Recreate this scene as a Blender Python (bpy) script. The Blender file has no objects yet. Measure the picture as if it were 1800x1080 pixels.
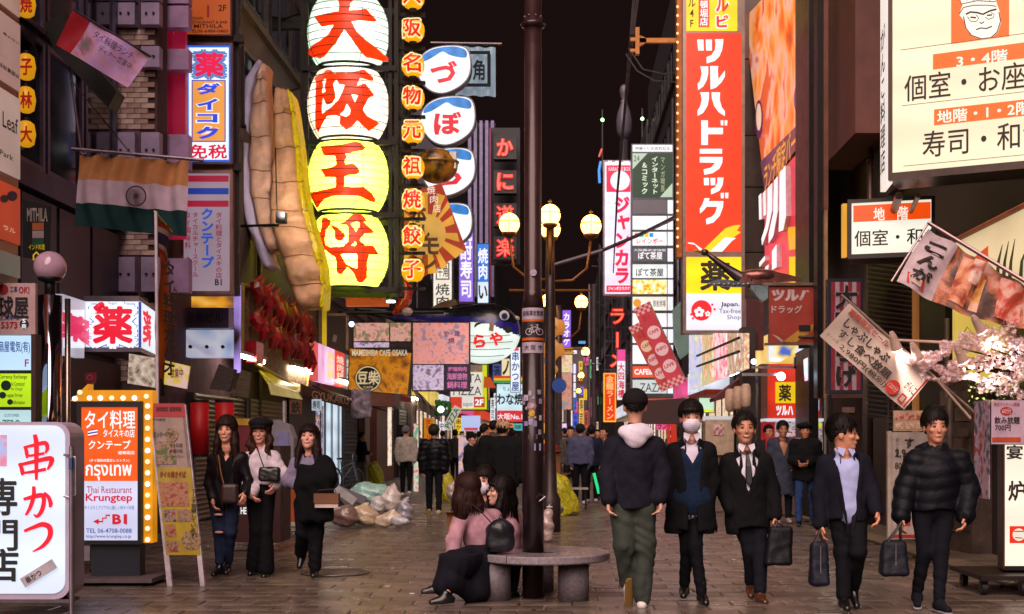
import bpy, math, random
import numpy as np
from mathutils import Vector, Matrix, noise
from mathutils.geometry import tessellate_polygon
random.seed(7); rng = np.random.default_rng(7)
SC = bpy.context.scene; COL = SC.collection
# ------------------------------------------------------------ camera, sky, sun, exposure
F, CX, HY, H = 2200.0, 985.0, 775.0, 1.38      # focal length, vanishing point (photo pixels), eye height (m)
cam = bpy.data.cameras.new('camera'); cam.sensor_width = 36; cam.lens = 36*F/1800
cam.shift_x = (900-CX)/1800; cam.shift_y = (HY-540)/1800
cam.clip_start = .1; cam.clip_end = 2000
cam.dof.use_dof = True; cam.dof.focus_distance = 12.5; cam.dof.aperture_fstop = 4.5
co = bpy.data.objects.new('camera', cam); COL.objects.link(co)
co.location = (0, 0, H); co.rotation_euler = (math.pi/2, 0, 0); SC.camera = co
w = bpy.data.worlds.new("World"); SC.world = w; w.use_nodes = True
nt = w.node_tree; nt.nodes.clear()
sky = nt.nodes.new('ShaderNodeTexSky'); sky.sky_type = 'NISHITA'; sky.sun_disc = False
sky.sun_elevation = math.radians(-9); sky.sun_rotation = math.radians(180)
b1 = nt.nodes.new('ShaderNodeBackground'); b1.inputs[1].default_value = .05; nt.links.new(sky.outputs[0], b1.inputs[0])
b2 = nt.nodes.new('ShaderNodeBackground'); b2.inputs[0].default_value = (.0095, .0046, .0042, 1); b2.inputs[1].default_value = 1
ad = nt.nodes.new('ShaderNodeAddShader'); nt.links.new(b1.outputs[0], ad.inputs[0]); nt.links.new(b2.outputs[0], ad.inputs[1])
wo = nt.nodes.new('ShaderNodeOutputWorld'); nt.links.new(ad.outputs[0], wo.inputs[0])
sd = bpy.data.lights.new('sun', 'SUN'); sd.energy = 4.9; sd.angle = math.radians(62); sd.color = (1, .76, .68)
so = bpy.data.objects.new('sun', sd); COL.objects.link(so); so.rotation_euler = (math.radians(48), 0, math.radians(-14)); so.location = (0, 0, 30)
vs = SC.view_settings; vs.view_transform = 'Standard'; vs.look = 'None'; vs.exposure = 0; vs.gamma = 1; vs.use_curve_mapping = False
SC.cycles.max_bounces = 5; SC.cycles.diffuse_bounces = 3; SC.cycles.glossy_bounces = 3; SC.cycles.transparent_max_bounces = 6
SC.cycles.sample_clamp_indirect = 4; SC.cycles.use_denoising = True
SC.cycles.caustics_reflective = False; SC.cycles.caustics_refractive = False
# ------------------------------------------------------------ helpers: colour, material
def lin(c):
 if isinstance(c, str): c = tuple(int(c[i:i+2], 16)/255 for i in (0, 2, 4))
 return tuple(x/12.92 if x <= .04045 else ((x+.055)/1.055)**2.4 for x in c)
MATS = {}
def _mat(key):
 m = bpy.data.materials.new(key); m.use_nodes = True; MATS[key] = m
 return m, m.node_tree, m.node_tree.nodes['Principled BSDF']
def _n(nt, t, **kw):
 n = nt.nodes.new(t)
 for k, v in kw.items():
  if k.startswith('i_'): n.inputs[k[2:].replace('_', ' ')].default_value = v
  else: setattr(n, k, v)
 return n
def M(col, rough=.6, metal=0., var=.18, sc=6., bump=0., bsc=None, coat=0., spec=.5, alpha=None, sheen=0, aniso=None):
 """A plain surface: colour with noise variation, relief, wear."""
 key = 'm_%s_%s' % (col, (rough, metal, var, sc, bump, bsc, coat, spec, alpha, sheen, aniso))
 if key in MATS: return MATS[key]
 m, nt, p = _mat(key); c = lin(col); L = nt.links.new
 tc = _n(nt, 'ShaderNodeTexCoord')
 src = tc.outputs['Object']
 if aniso:
  mp = _n(nt, 'ShaderNodeMapping'); mp.inputs['Scale'].default_value = aniso; L(src, mp.inputs[0]); src = mp.outputs[0]
 nz = _n(nt, 'ShaderNodeTexNoise', i_Scale=sc, i_Detail=4, i_Roughness=.6); L(src, nz.inputs['Vector'])
 rp = _n(nt, 'ShaderNodeValToRGB'); L(nz.outputs[0], rp.inputs[0])
 rp.color_ramp.elements[0].position = .3; rp.color_ramp.elements[1].position = .7
 rp.color_ramp.elements[0].color = tuple(x*(1-var*1.6) for x in c)+(1,); rp.color_ramp.elements[1].color = tuple(min(1, x*(1+var)) for x in c)+(1,)
 L(rp.outputs[0], p.inputs['Base Color'])
 mr = _n(nt, 'ShaderNodeMapRange'); L(nz.outputs[0], mr.inputs[0]); mr.inputs[3].default_value = max(0, rough-.12); mr.inputs[4].default_value = min(1, rough+.12)
 L(mr.outputs[0], p.inputs['Roughness'])
 p.inputs['Metallic'].default_value = metal; p.inputs['Specular IOR Level'].default_value = spec if rough < .8 else spec*.3
 if coat: p.inputs['Coat Weight'].default_value = coat; p.inputs['Coat Roughness'].default_value = .15
 if sheen: p.inputs['Sheen Weight'].default_value = sheen
 if bump:
  n2 = _n(nt, 'ShaderNodeTexNoise', i_Scale=bsc or sc*4, i_Detail=3); L(src, n2.inputs['Vector'])
  bp = _n(nt, 'ShaderNodeBump', i_Strength=1., i_Distance=bump); L(n2.outputs[0], bp.inputs['Height']); L(bp.outputs[0], p.inputs['Normal'])
 if alpha is not None: p.inputs['Alpha'].default_value = alpha
 return m
def E(col, st=1., var=.06, samp=False, base=.4, sc=1.5, rough=.35):
 """A lit (backlit) surface: lightbox acrylic, neon, lamp glass."""
 key = 'e_%s_%s' % (col, (st, var, samp, base, sc))
 if key in MATS: return MATS[key]
 m, nt, p = _mat(key); c = lin(col); L = nt.links.new
 p.inputs['Base Color'].default_value = tuple(x*base for x in c)+(1,); p.inputs['Roughness'].default_value = rough
 tc = _n(nt, 'ShaderNodeTexCoord'); nz = _n(nt, 'ShaderNodeTexNoise', i_Scale=sc, i_Detail=1); L(tc.outputs['Object'], nz.inputs['Vector'])
 mr = _n(nt, 'ShaderNodeMapRange'); L(nz.outputs[0], mr.inputs[0]); mr.inputs[1].default_value = .3; mr.inputs[2].default_value = .7
 mr.inputs[3].default_value = st*(1-var*2); mr.inputs[4].default_value = st*(1+var)
 out = mr.outputs[0]
 if samp:        # soft brighter bands put into the emission, as from tubes inside
  wv = _n(nt, 'ShaderNodeTexWave', i_Scale=.55, i_Distortion=1.2, bands_direction='Z'); L(tc.outputs['Object'], wv.inputs['Vector'])
  m2 = _n(nt, 'ShaderNodeMath', operation='MULTIPLY_ADD'); L(wv.outputs[1], m2.inputs[0]); m2.inputs[1].default_value = .16*st; m2.inputs[2].default_value = -.08*st
  m3 = _n(nt, 'ShaderNodeMath', operation='ADD'); L(out, m3.inputs[0]); L(m2.outputs[0], m3.inputs[1]); out = m3.outputs[0]
 p.inputs['Emission Color'].default_value = c+(1,); L(out, p.inputs['Emission Strength'])
 m.cycles.emission_sampling = 'AUTO' if samp else 'NONE'
 return m
def PH(key, cols, sc=3., emit=0., dist=1.1, samp=False, det=9, rough=.5, stretch=(1, 1, 1)):
 """Printed photograph (food, scenery): a blotchy picture in the given palette; flat print."""
 key = 'ph_'+key
 if key in MATS: return MATS[key]
 m, nt, p = _mat(key); L = nt.links.new
 tc = _n(nt, 'ShaderNodeTexCoord'); mp = _n(nt, 'ShaderNodeMapping'); mp.inputs['Scale'].default_value = stretch; L(tc.outputs['Object'], mp.inputs[0])
 nz = _n(nt, 'ShaderNodeTexNoise', i_Scale=sc, i_Detail=det, i_Roughness=.68, i_Distortion=dist); L(mp.outputs[0], nz.inputs['Vector'])
 vo = _n(nt, 'ShaderNodeTexVoronoi', i_Scale=sc*2.6, i_Randomness=1.); L(mp.outputs[0], vo.inputs['Vector'])
 ma = _n(nt, 'ShaderNodeMath', operation='MULTIPLY_ADD'); L(vo.outputs['Distance'], ma.inputs[0]); ma.inputs[1].default_value = .35; L(nz.outputs[0], ma.inputs[2])
 rp = _n(nt, 'ShaderNodeValToRGB'); L(ma.outputs[0], rp.inputs[0]); cr = rp.color_ramp
 n = len(cols)
 for i, c in enumerate(cols):
  pos = .40+.42*i/max(1, n-1)
  e = cr.elements[i] if i < 2 else cr.elements.new(pos)
  e.position = pos; e.color = lin(c)+(1,)
 L(rp.outputs[0], p.inputs['Base Color']); p.inputs['Roughness'].default_value = rough
 if emit:
  L(rp.outputs[0], p.inputs['Emission Color']); p.inputs['Emission Strength'].default_value = emit
  m.cycles.emission_sampling = 'AUTO' if samp else 'NONE'
 return m
def METAL(col='8f8f95', rough=.35): return M(col, rough, .9, .12, 5)
BLK = M('17161a', .5, .3, .2, 9); DARKM = M('2b2429', .55, .4, .3, 7)
# ------------------------------------------------------------ helpers: world <-> photo pixels, planes
def W(px, py, Y): return Vector(((px-CX)*Y/F, Y, H+(HY-py)*Y/F))
def YG(py): return F*H/(py-HY)                       # depth of a point on the ground
class Fr:
 """A vertical or tilted plane in the place; x, y are photo pixels met by that plane (or local units)."""
 def __init__(s, o, u, v, local=False):
  s.o, s.u, s.v, s.local = Vector(o), Vector(u), Vector(v), local
  s.n = s.u.cross(s.v).normalized()
  if s.n.dot(Vector((0, 0, H))-s.o) < 0: s.n = -s.n
 def ab(s, x, y):
  if s.local: return x, y
  r = W(x, y, 1.)-Vector((0, 0, H)); c = Vector((0, 0, H))
  t = (s.o-c).dot(s.n)/r.dot(s.n); p = c+r*t-s.o
  return p.dot(s.u), p.dot(s.v)
 def ab2(s, x0, x1, y):
  if abs(s.u.y) > .99 or s.local: return s.ab(x1, y)
  return s.ab(x1, y)[0], s.ab(x0, y)[1]
 def q(s, a, b, d=0.): return s.o+s.u*a+s.v*b+s.n*d
 def pt(s, x, y, d=0.): a, b = s.ab(x, y); return s.q(a, b, d)
def FF(Y): return Fr((0, Y, 0), (1, 0, 0), (0, 0, -1))
def FS(X): return Fr((X, 0, 0), (0, 1 if X < 0 else -1, 0), (0, 0, -1))
def FY(x0, Y0, x1, Y1):
 a, b = W(x0, HY, Y0), W(x1, HY, Y1); return Fr(a, (b-a).normalized(), (0, 0, -1))
def FR(cx, cy, Y, ang, yaw=0.):
 """local frame turned by ang degrees (clockwise in the photo); 1 unit = 1 photo pixel at depth Y"""
 k = Y/F; a = math.radians(ang); yw = math.radians(yaw)
 u = Vector((math.cos(a)*math.cos(yw), math.cos(a)*math.sin(yw), -math.sin(a)))*k
 v = Vector((-math.sin(a)*math.cos(yw), -math.sin(a)*math.sin(yw), -math.cos(a)))*k
 return Fr(W(cx, cy, Y), u, v, True)
# ------------------------------------------------------------ helpers: mesh
class MB:
 def __init__(s): s.v, s.f = [], []
 def add(s, vs, fs):
  b = len(s.v); s.v += [tuple(v) for v in vs]; s.f += [tuple(i+b for i in f) for f in fs]; return s
 def quad(s, a, b, c, d): return s.add([a, b, c, d], [(0, 1, 2, 3)])
 def hexa(s, p): return s.add(p, [(0, 1, 2, 3), (7, 6, 5, 4), (0, 4, 5, 1), (1, 5, 6, 2), (2, 6, 7, 3), (3, 7, 4, 0)])
 def box(s, x0, y0, z0, x1, y1, z1):
  return s.hexa([(x0, y0, z0), (x1, y0, z0), (x1, y1, z0), (x0, y1, z0), (x0, y0, z1), (x1, y0, z1), (x1, y1, z1), (x0, y1, z1)])
 def slab(s, fr, x0, y0, x1, y1, d0=0., d1=.02):
  a0, b0 = fr.ab(x0, y0); a1, b1 = fr.ab2(x0, x1, y1)
  c = [(a0, b0), (a1, b0), (a1, b1), (a0, b1)]
  return s.hexa([fr.q(a, b, d0) for a, b in c]+[fr.q(a, b, d1) for a, b in c])
 def face(s, fr, x0, y0, x1, y1, d=0.):
  a0, b0 = fr.ab(x0, y0); a1, b1 = fr.ab2(x0, x1, y1)
  return s.quad(fr.q(a0, b0, d), fr.q(a0, b1, d), fr.q(a1, b1, d), fr.q(a1, b0, d))
 def cyl(s, p0, p1, r0, r1=None, n=12, cap=True):
  r1 = r0 if r1 is None else r1; p0, p1 = Vector(p0), Vector(p1); d = (p1-p0)
  if d.length < 1e-6: return s
  d.normalize(); a = d.orthogonal().normalized(); b = d.cross(a)
  vs = []
  for p, r in ((p0, r0), (p1, r1)):
   for i in range(n):
    t = 2*math.pi*i/n; vs.append(p+(a*math.cos(t)+b*math.sin(t))*r)
  fs = [(i, (i+1) % n, n+(i+1) % n, n+i) for i in range(n)]
  if cap: fs += [tuple(range(n))[::-1], tuple(range(n, 2*n))]
  return s.add(vs, fs)
 def tube(s, pts, r, n=6):
  pts = [Vector(p) for p in pts]; vs, fs = [], []
  up = None
  for i, p in enumerate(pts):
   d = (pts[min(i+1, len(pts)-1)]-pts[max(i-1, 0)]).normalized()
   a = d.orthogonal().normalized() if up is None else (up-d*up.dot(d)).normalized()
   up = a; b = d.cross(a); rr = r[i] if isinstance(r, (list, tuple)) else r
   for k in range(n):
    t = 2*math.pi*k/n; vs.append(p+(a*math.cos(t)+b*math.sin(t))*rr)
  for i in range(len(pts)-1):
   for k in range(n): fs.append((i*n+k, i*n+(k+1) % n, (i+1)*n+(k+1) % n, (i+1)*n+k))
  fs += [tuple(range(n))[::-1], tuple(range((len(pts)-1)*n, len(pts)*n))]
  return s.add(vs, fs)
 def lathe(s, c, prof, n=24, axis='z', sq=1.):
  """prof: list of (radius, height); revolve about a vertical (or y) axis through c; sq flattens in y"""
  c = Vector(c); vs, fs = [], []
  for r, h in prof:
   for k in range(n):
    t = 2*math.pi*k/n; x, y = r*math.cos(t), r*math.sin(t)*sq
    vs.append(c+(Vector((x, y, h)) if axis == 'z' else Vector((x, h, y)) if axis == 'y' else Vector((h, x, y))))
  for i in range(len(prof)-1):
   for k in range(n): fs.append((i*n+k, i*n+(k+1) % n, (i+1)*n+(k+1) % n, (i+1)*n+k))
  fs += [tuple(range(n))[::-1], tuple(range((len(prof)-1)*n, len(prof)*n))]
  return s.add(vs, fs)
 def sph(s, c, r, n=16, m=10, sc=(1, 1, 1)):
  return s.ell(c, (r*sc[0], r*sc[1], r*sc[2]), n, m)
 def ell(s, c, rr, n=16, m=10):
  c = Vector(c); vs, fs = [], []
  for i in range(m+1):
   p = math.pi*i/m
   for k in range(n):
    t = 2*math.pi*k/n
    vs.append(c+Vector((rr[0]*math.sin(p)*math.cos(t), rr[1]*math.sin(p)*math.sin(t), rr[2]*math.cos(p))))
  for i in range(m):
   for k in range(n): fs.append((i*n+k, (i+1)*n+k, (i+1)*n+(k+1) % n, i*n+(k+1) % n))
  return s.add(vs, fs)
 def ring(s, c, R, r, n=24, m=6, axis='z', a0=0, a1=360, sx=1., sy=1.):
  pts = []
  full = abs(a1-a0-360) < 1e-6
  for i in range(n+1):
   t = math.radians(a0+(a1-a0)*i/n); x, y = R*math.cos(t)*sx, R*math.sin(t)*sy
   pts.append(Vector(c)+(Vector((x, y, 0)) if axis == 'z' else Vector((x, 0, y))))
  return s.tube(pts, r, m)
 def poly(s, pts3, holes=()):
  loops = [[Vector(p) for p in pts3]]+[[Vector(p) for p in h] for h in holes]
  tris = tessellate_polygon(loops); flat = [p for l in loops for p in l]
  return s.add(flat, [tuple(t) for t in tris])
 def fpoly(s, fr, pts, d=0., holes=()):
  return s.poly([fr.pt(x, y, d) for x, y in pts], [[fr.pt(x, y, d) for x, y in h] for h in holes])
 def fprism(s, fr, pts, d0, d1):
  n = len(pts); s.fpoly(fr, pts, d1); s.fpoly(fr, pts, d0)
  vs = [fr.pt(x, y, d0) for x, y in pts]+[fr.pt(x, y, d1) for x, y in pts]
  return s.add(vs, [(i, (i+1) % n, n+(i+1) % n, n+i) for i in range(n)])
 def disc(s, fr, x, y, r, d=0., n=28, r2=None, ry=None):
  ry = ry or r
  o = [(x+r*math.cos(2*math.pi*i/n), y+ry*math.sin(2*math.pi*i/n)) for i in range(n)]
  if r2:
   vs = [fr.pt(*p, d) for p in o]+[fr.pt(x+(px-x)*r2/r, y+(py-y)*r2/r, d) for px, py in o]
   return s.add(vs, [(i, (i+1) % n, n+(i+1) % n, n+i) for i in range(n)])
  return s.add([fr.pt(*p, d) for p in o], [tuple(range(n))])
 def stroke(s, fr, pts, wd, d=0.):
  """a flat painted line along pts (pixels), width wd"""
  n = len(pts); L, R = [], []
  for i in range(n):
   ax, ay = pts[max(i-1, 0)]; bx, by = pts[min(i+1, n-1)]; dx, dy = bx-ax, by-ay; l = math.hypot(dx, dy) or 1
   ww = wd[i] if isinstance(wd, (list, tuple)) else wd
   L.append((pts[i][0]-dy/l*ww/2, pts[i][1]+dx/l*ww/2)); R.append((pts[i][0]+dy/l*ww/2, pts[i][1]-dx/l*ww/2))
  vs = [fr.pt(*p, d) for p in L]+[fr.pt(*p, d) for p in R]
  return s.add(vs, [(i, i+1, n+i+1, n+i) for i in range(n-1)])
def mesh(name, v, f, mat=None, smooth=False):
 me = bpy.data.meshes.new(name); me.from_pydata(v, [], f)
 if mat: me.materials.append(mat)
 if smooth: me.polygons.foreach_set('use_smooth', [True]*len(me.polygons))
 me.update(); return me
def T(name, label, cat, base, group=None):
 o = bpy.data.objects.new(name, None); o.location = base; o.empty_display_size = .2; COL.objects.link(o)
 o['label'] = label; o['category'] = cat
 if group: o['group'] = group
 return o
def root(o):
 while o.parent: o = o.parent
 return o
def put(mb, t, name, mat, smooth=False, label=None, kind=None):
 """mesh (world coordinates) -> part of t"""
 b = root(t).location
 me = mesh(name, [(x-b[0], y-b[1], z-b[2]) for x, y, z in mb.v], mb.f, mat, smooth)
 o = bpy.data.objects.new(name, me); COL.objects.link(o); o.parent = t
 if label: o['label'] = label
 if kind: o['kind'] = kind
 return o
def one(mb, name, label, cat, mat, base=None, group=None, smooth=False, kind=None):
 if base is None:
  a = np.array(mb.v); base = ((a[:, 0].min()+a[:, 0].max())/2, (a[:, 1].min()+a[:, 1].max())/2, a[:, 2].min())
 me = mesh(name, [(x-base[0], y-base[1], z-base[2]) for x, y, z in mb.v], mb.f, mat, smooth)
 o = bpy.data.objects.new(name, me); o.location = base; COL.objects.link(o)
 if label: o['label'] = label; o['category'] = cat
 if group: o['group'] = group
 if kind: o['kind'] = kind
 return o
def struct(name, mb, mat, smooth=False, kind='structure'):
 return one(mb, name, None, None, mat, (0, 0, 0), None, smooth, kind)
def copy_tree(o, parent=None, loc=None, **props):
 c = o.copy(); COL.objects.link(c); c.parent = parent
 if loc is not None: c.location = loc
 for k, v in props.items(): c[k] = v
 for ch in list(o.children): copy_tree(ch, c)
 return c
# ------------------------------------------------------------ helpers: lettering
_FC = {}; _fc = bpy.data.curves.new('lettering_source', 'FONT'); _fc.resolution_u = 2; _fo = bpy.data.objects.new('lettering_source', _fc)
def glyph(s, bold=0.):
 bold *= .8; k = (s, bold)
 if k not in _FC:
  _fc.body = s; _fc.offset = bold; me = _fo.to_mesh()
  v = np.array([x.co[:2] for x in me.vertices]) if len(me.vertices) else np.zeros((0, 2))
  _FC[k] = (v, [tuple(p.vertices) for p in me.polygons]); _fo.to_mesh_clear()
 return _FC[k]
def letters(mb, fr, s, x0, y0, x1, y1, bold=.02, vert=False, d=.008):
 if bold and any('\u4e00' <= c <= '\u9fff' for c in s):     # dense characters: thicken by shifted copies
  n = len(s) if vert else 1; cw = (x1-x0)/(1 if vert else len(s)); ch = (y1-y0)/n; r = bold*.55*(1+.6*(bold > .08)); m_ = 8 if bold > .03 else 4
  for i in range(m_): a = 2*math.pi*i/m_+.4; dx, dy = math.cos(a)*r*cw, math.sin(a)*r*ch; letters(mb, fr, s, x0+dx, y0+dy, x1+dx, y1+dy, 0, vert, d+.0003*i)
  return mb
 a0, b0 = fr.ab(x0, y0); a1, b1 = fr.ab2(x0, x1, y1)
 if not vert:
  v, f = glyph(s, bold)
  if not len(v): return mb
  mn, mx = v.min(0), v.max(0); q = (v-mn)/np.maximum(mx-mn, 1e-6)
  if len(s) == 1 and s in 'ー一-・': q[:, 1] = .45+q[:, 1]*.1
  return mb.add([fr.q(a0+(a1-a0)*x, b1+(b0-b1)*y, d) for x, y in q], f)
 n = len(s); ch = (b1-b0)/n; cw = a1-a0
 for i, c in enumerate(s):
  if c in ' 　': continue
  v, f = glyph(c, bold)
  if not len(v): continue
  v = v.copy(); v[:, 1] += .12
  if c.isascii(): v[:, 0] += .5-(v[:, 0].min()+v[:, 0].max())/2
  if c in 'ー~～-': v = np.stack([1-v[:, 1], 1-v[:, 0]], 1); v[:, 0] = 1-v[:, 0]
  if c in 'ャュョッァィゥェォぁぃぅぇぉっゃゅょ': v = v+np.array([.1, .12])
  bb = b0+ch*i
  mb.add([fr.q(a0+cw*x, bb+ch*(1-y), d) for x, y in v], f)
 return mb
def TX(t, fr, s, x0, y0, x1, y1, mat, bold=.02, vert=False, d=.008, name='lettering', parent=None):
 mb = MB()
 for it in (s if isinstance(s, list) else [(s, x0, y0, x1, y1)]): letters(mb, fr, it[0], *it[1:5], bold=bold, vert=vert, d=d)
 return put(mb, parent or t, name, mat) if mb.v else None
def sign(name, label, fr, x0, y0, x1, y1, face, case=None, depth=.25, rim=3, cat='sign', group=None, proud=.012):
 """a box sign: dark case with a raised rim round a recessed face; returns thing, frame"""
 t = T(name, label, cat, fr.pt((x0+x1)/2, y1, -depth/2), group)
 case = case or METAL('6d6468', .45)
 c = MB().slab(fr, x0, y0, x1, y1, -depth, -.002)
 for q in ((x0, y0, x1, y0+rim), (x0, y1-rim, x1, y1), (x0, y0+rim, x0+rim, y1-rim), (x1-rim, y0+rim, x1, y1-rim)): c.slab(fr, *q, -.001, proud)
 put(c, t, 'case', case)
 p = put(MB().face(fr, x0+rim, y0+rim, x1-rim, y1-rim, 0), t, 'panel', face)
 return t
def blk(t, fr, x0, y0, x1, y1, mat, d=.004, name='color_block', parent=None):
 return put(MB().face(fr, x0, y0, x1, y1, d), parent or t, name, mat)
SL = lambda *a: MB().slab(*a); FP = lambda *a: MB().fprism(*a); CY = lambda *a, **k: MB().cyl(*a, **k); TU = lambda *a: MB().tube(*a); FC = lambda *a: MB().face(*a)
RG = lambda *a, **k: MB().ring(*a, **k); EL = lambda *a: MB().ell(*a); DC = lambda *a: MB().disc(*a); BX = lambda *a: MB().box(*a); SPH = lambda *a: MB().sph(*a); FPO = lambda *a: MB().fpoly(*a); Z4_ = (0, 0, 0, 0)
# ------------------------------------------------------------ people: implicit surfaces turned into meshes
def A3(p): return np.array(p, dtype=float)
def rc(P, a, b, r1, r2=None):
 r2 = r1 if r2 is None else r2; ba = b-a; t = np.clip(((P-a)@ba)/max(ba@ba, 1e-9), 0, 1)
 return np.linalg.norm(P-a-t[:, None]*ba, axis=1)-(r1+(r2-r1)*t)
def el(P, c, r, R=None):
 q = P-c
 if R is not None: q = q@R.T
 r = A3(r); k0 = np.linalg.norm(q/r, axis=1); k1 = np.linalg.norm(q/(r*r), axis=1)
 return k0*(k0-1)/np.maximum(k1, 1e-6)
def smin(a, b, k):
 h = np.clip(.5+.5*(b-a)/k, 0, 1); return b*(1-h)+a*h-k*h*(1-h)
def smax(a, b, k): return -smin(-a, -b, k)
def U(k, *ds):
 r = ds[0]
 for d in ds[1:]: r = smin(r, d, k)
 return r
def bx(P, c, r, R=None, rd=.005):
 q = P-c
 if R is not None: q = q@R.T
 q = np.abs(q)-(A3(r)-rd); return np.linalg.norm(np.maximum(q, 0), axis=1)+np.minimum(q.max(1), 0)-rd
def wrinkle(P, amp, f, seed=0.):
 a = np.sin(P[:, 0]*f+2.1*np.sin(P[:, 2]*f*.7+seed)+seed)*np.sin(P[:, 2]*f*1.3+1.7*np.sin(P[:, 1]*f*.9+seed))
 b = np.sin(P[:, 1]*f*1.7+P[:, 2]*f*.8+2*np.sin(P[:, 0]*f*1.1+seed*2))
 return amp*(.6*a+.4*b)
def nets(fn, lo, hi, h):
 lo = A3(lo); n = np.maximum(3, np.ceil((A3(hi)-lo)/h).astype(int)+1)
 g = np.stack(np.meshgrid(*[lo[i]+h*np.arange(n[i]) for i in range(3)], indexing='ij'), -1)
 d = fn(g.reshape(-1, 3)).reshape(n)
 d[0], d[-1], d[:, 0], d[:, -1], d[:, :, 0], d[:, :, -1] = [np.maximum(x, 1e-4) for x in (d[0], d[-1], d[:, 0], d[:, -1], d[:, :, 0], d[:, :, -1])]
 s = d < 0; m = n-1
 cn = [(i, j, k) for i in (0, 1) for j in (0, 1) for k in (0, 1)]
 cnt = sum(s[i:m[0]+i, j:m[1]+j, k:m[2]+k].astype(int) for i, j, k in cn)
 act = np.argwhere((cnt > 0) & (cnt < 8))
 if not len(act): return [], []
 acc = np.zeros((len(act), 3)); c = np.zeros(len(act))
 for a in cn:
  for ax in range(3):
   if a[ax]: continue
   b = list(a); b[ax] = 1
   ia = act+np.array(a); ib = act+np.array(b)
   da = d[ia[:, 0], ia[:, 1], ia[:, 2]]; db = d[ib[:, 0], ib[:, 1], ib[:, 2]]
   x = (da < 0) != (db < 0); t = np.where(x, da/np.where(x, da-db, 1), 0)
   p = np.array(a)+t[:, None]*(np.array(b)-np.array(a)); acc += p*x[:, None]; c += x
 V = lo+h*(act+acc/c[:, None])
 idx = -np.ones(m, int); idx[act[:, 0], act[:, 1], act[:, 2]] = np.arange(len(act))
 Fs = []
 for ax in range(3):
  o = [(0, 0, 0)]*4; u, v = (ax+1) % 3, (ax+2) % 3
  sl = [slice(1, -1)]*3; sl[ax] = slice(0, -1)
  s0 = s[tuple(sl)]; sl2 = list(sl); sl2[ax] = slice(1, None); s1 = s[tuple(sl2)]
  e = np.argwhere(s0 != s1)
  if not len(e): continue
  off = np.ones(3, int); off[ax] = 0; e = e+off
  ins = s[e[:, 0], e[:, 1], e[:, 2]]
  q = []
  for du, dv in ((0, 0), (-1, 0), (-1, -1), (0, -1)):
   w_ = e.copy(); w_[:, u] += du; w_[:, v] += dv; q.append(idx[w_[:, 0], w_[:, 1], w_[:, 2]])
  q = np.stack(q, 1); q[~ins] = q[~ins][:, ::-1]; Fs.append(q)
 return V, np.concatenate(Fs)
def sput(t, name, mat, fn, lo, hi, h, label=None, parent=None):
 V, Q = nets(fn, lo, hi, h)
 if not len(V): return None
 mb = MB(); mb.v = [tuple(x) for x in V]; mb.f = [tuple(int(i) for i in q) for q in Q]
 return put(mb, parent or t, name, mat, True, label)
def unit(v): v = A3(v); return v/max(np.linalg.norm(v), 1e-9)
SKIN = lambda c='c89078': M(''.join('%02x' % min(250, int(int(c[i:i+2], 16)*1.13)) for i in (0, 2, 4)), .48, 0, .10, 18)
def hand_fn(wr, d, th, s, curl=.6):
 """palm + four bent fingers + thumb; d along the hand, th towards the thumb"""
 d = unit(d); th = unit(th-d*(th@d)); pn = np.cross(d, th)
 out = []
 pc = wr+d*.045*s; R = np.stack([th, d, pn])
 for i, (o, L) in enumerate(((.030, .072), (.010, .080), (-.010, .075), (-.028, .060))):
  b = wr+d*.082*s+th*o*s; a1 = curl*.9; a2 = curl*2.0
  m = b+(d*math.cos(a1)+pn*math.sin(a1))*L*.5*s; e = m+(d*math.cos(a2)+pn*math.sin(a2))*L*.5*s
  out += [(b, m, .0095*s, .0088*s), (m, e, .0088*s, .0072*s)]
 tb = wr+d*.025*s+th*.028*s; tm = tb+(d*.6+th*.75+pn*.25)*.035*s; te = tm+(d*.8+th*.2+pn*.5*curl)*.034*s
 out += [(tb, tm, .013*s, .0105*s), (tm, te, .0105*s, .009*s)]
 def f(P):
  r = bx(P, pc, (.040*s, .048*s, .014*s), R, .012*s)
  r = smin(r, rc(P, wr-d*.03*s, wr+d*.03*s, .024*s, .026*s), .015)
  for a, b, r1, r2 in out: r = smin(r, rc(P, a, b, r1, r2), .006)
  return r
 allp = np.array([x for o in out for x in o[:2]]+[wr-d*.05*s, wr])
 return f, allp.min(0)-.03, allp.max(0)+.03
HAIRC = '15100f'
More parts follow.
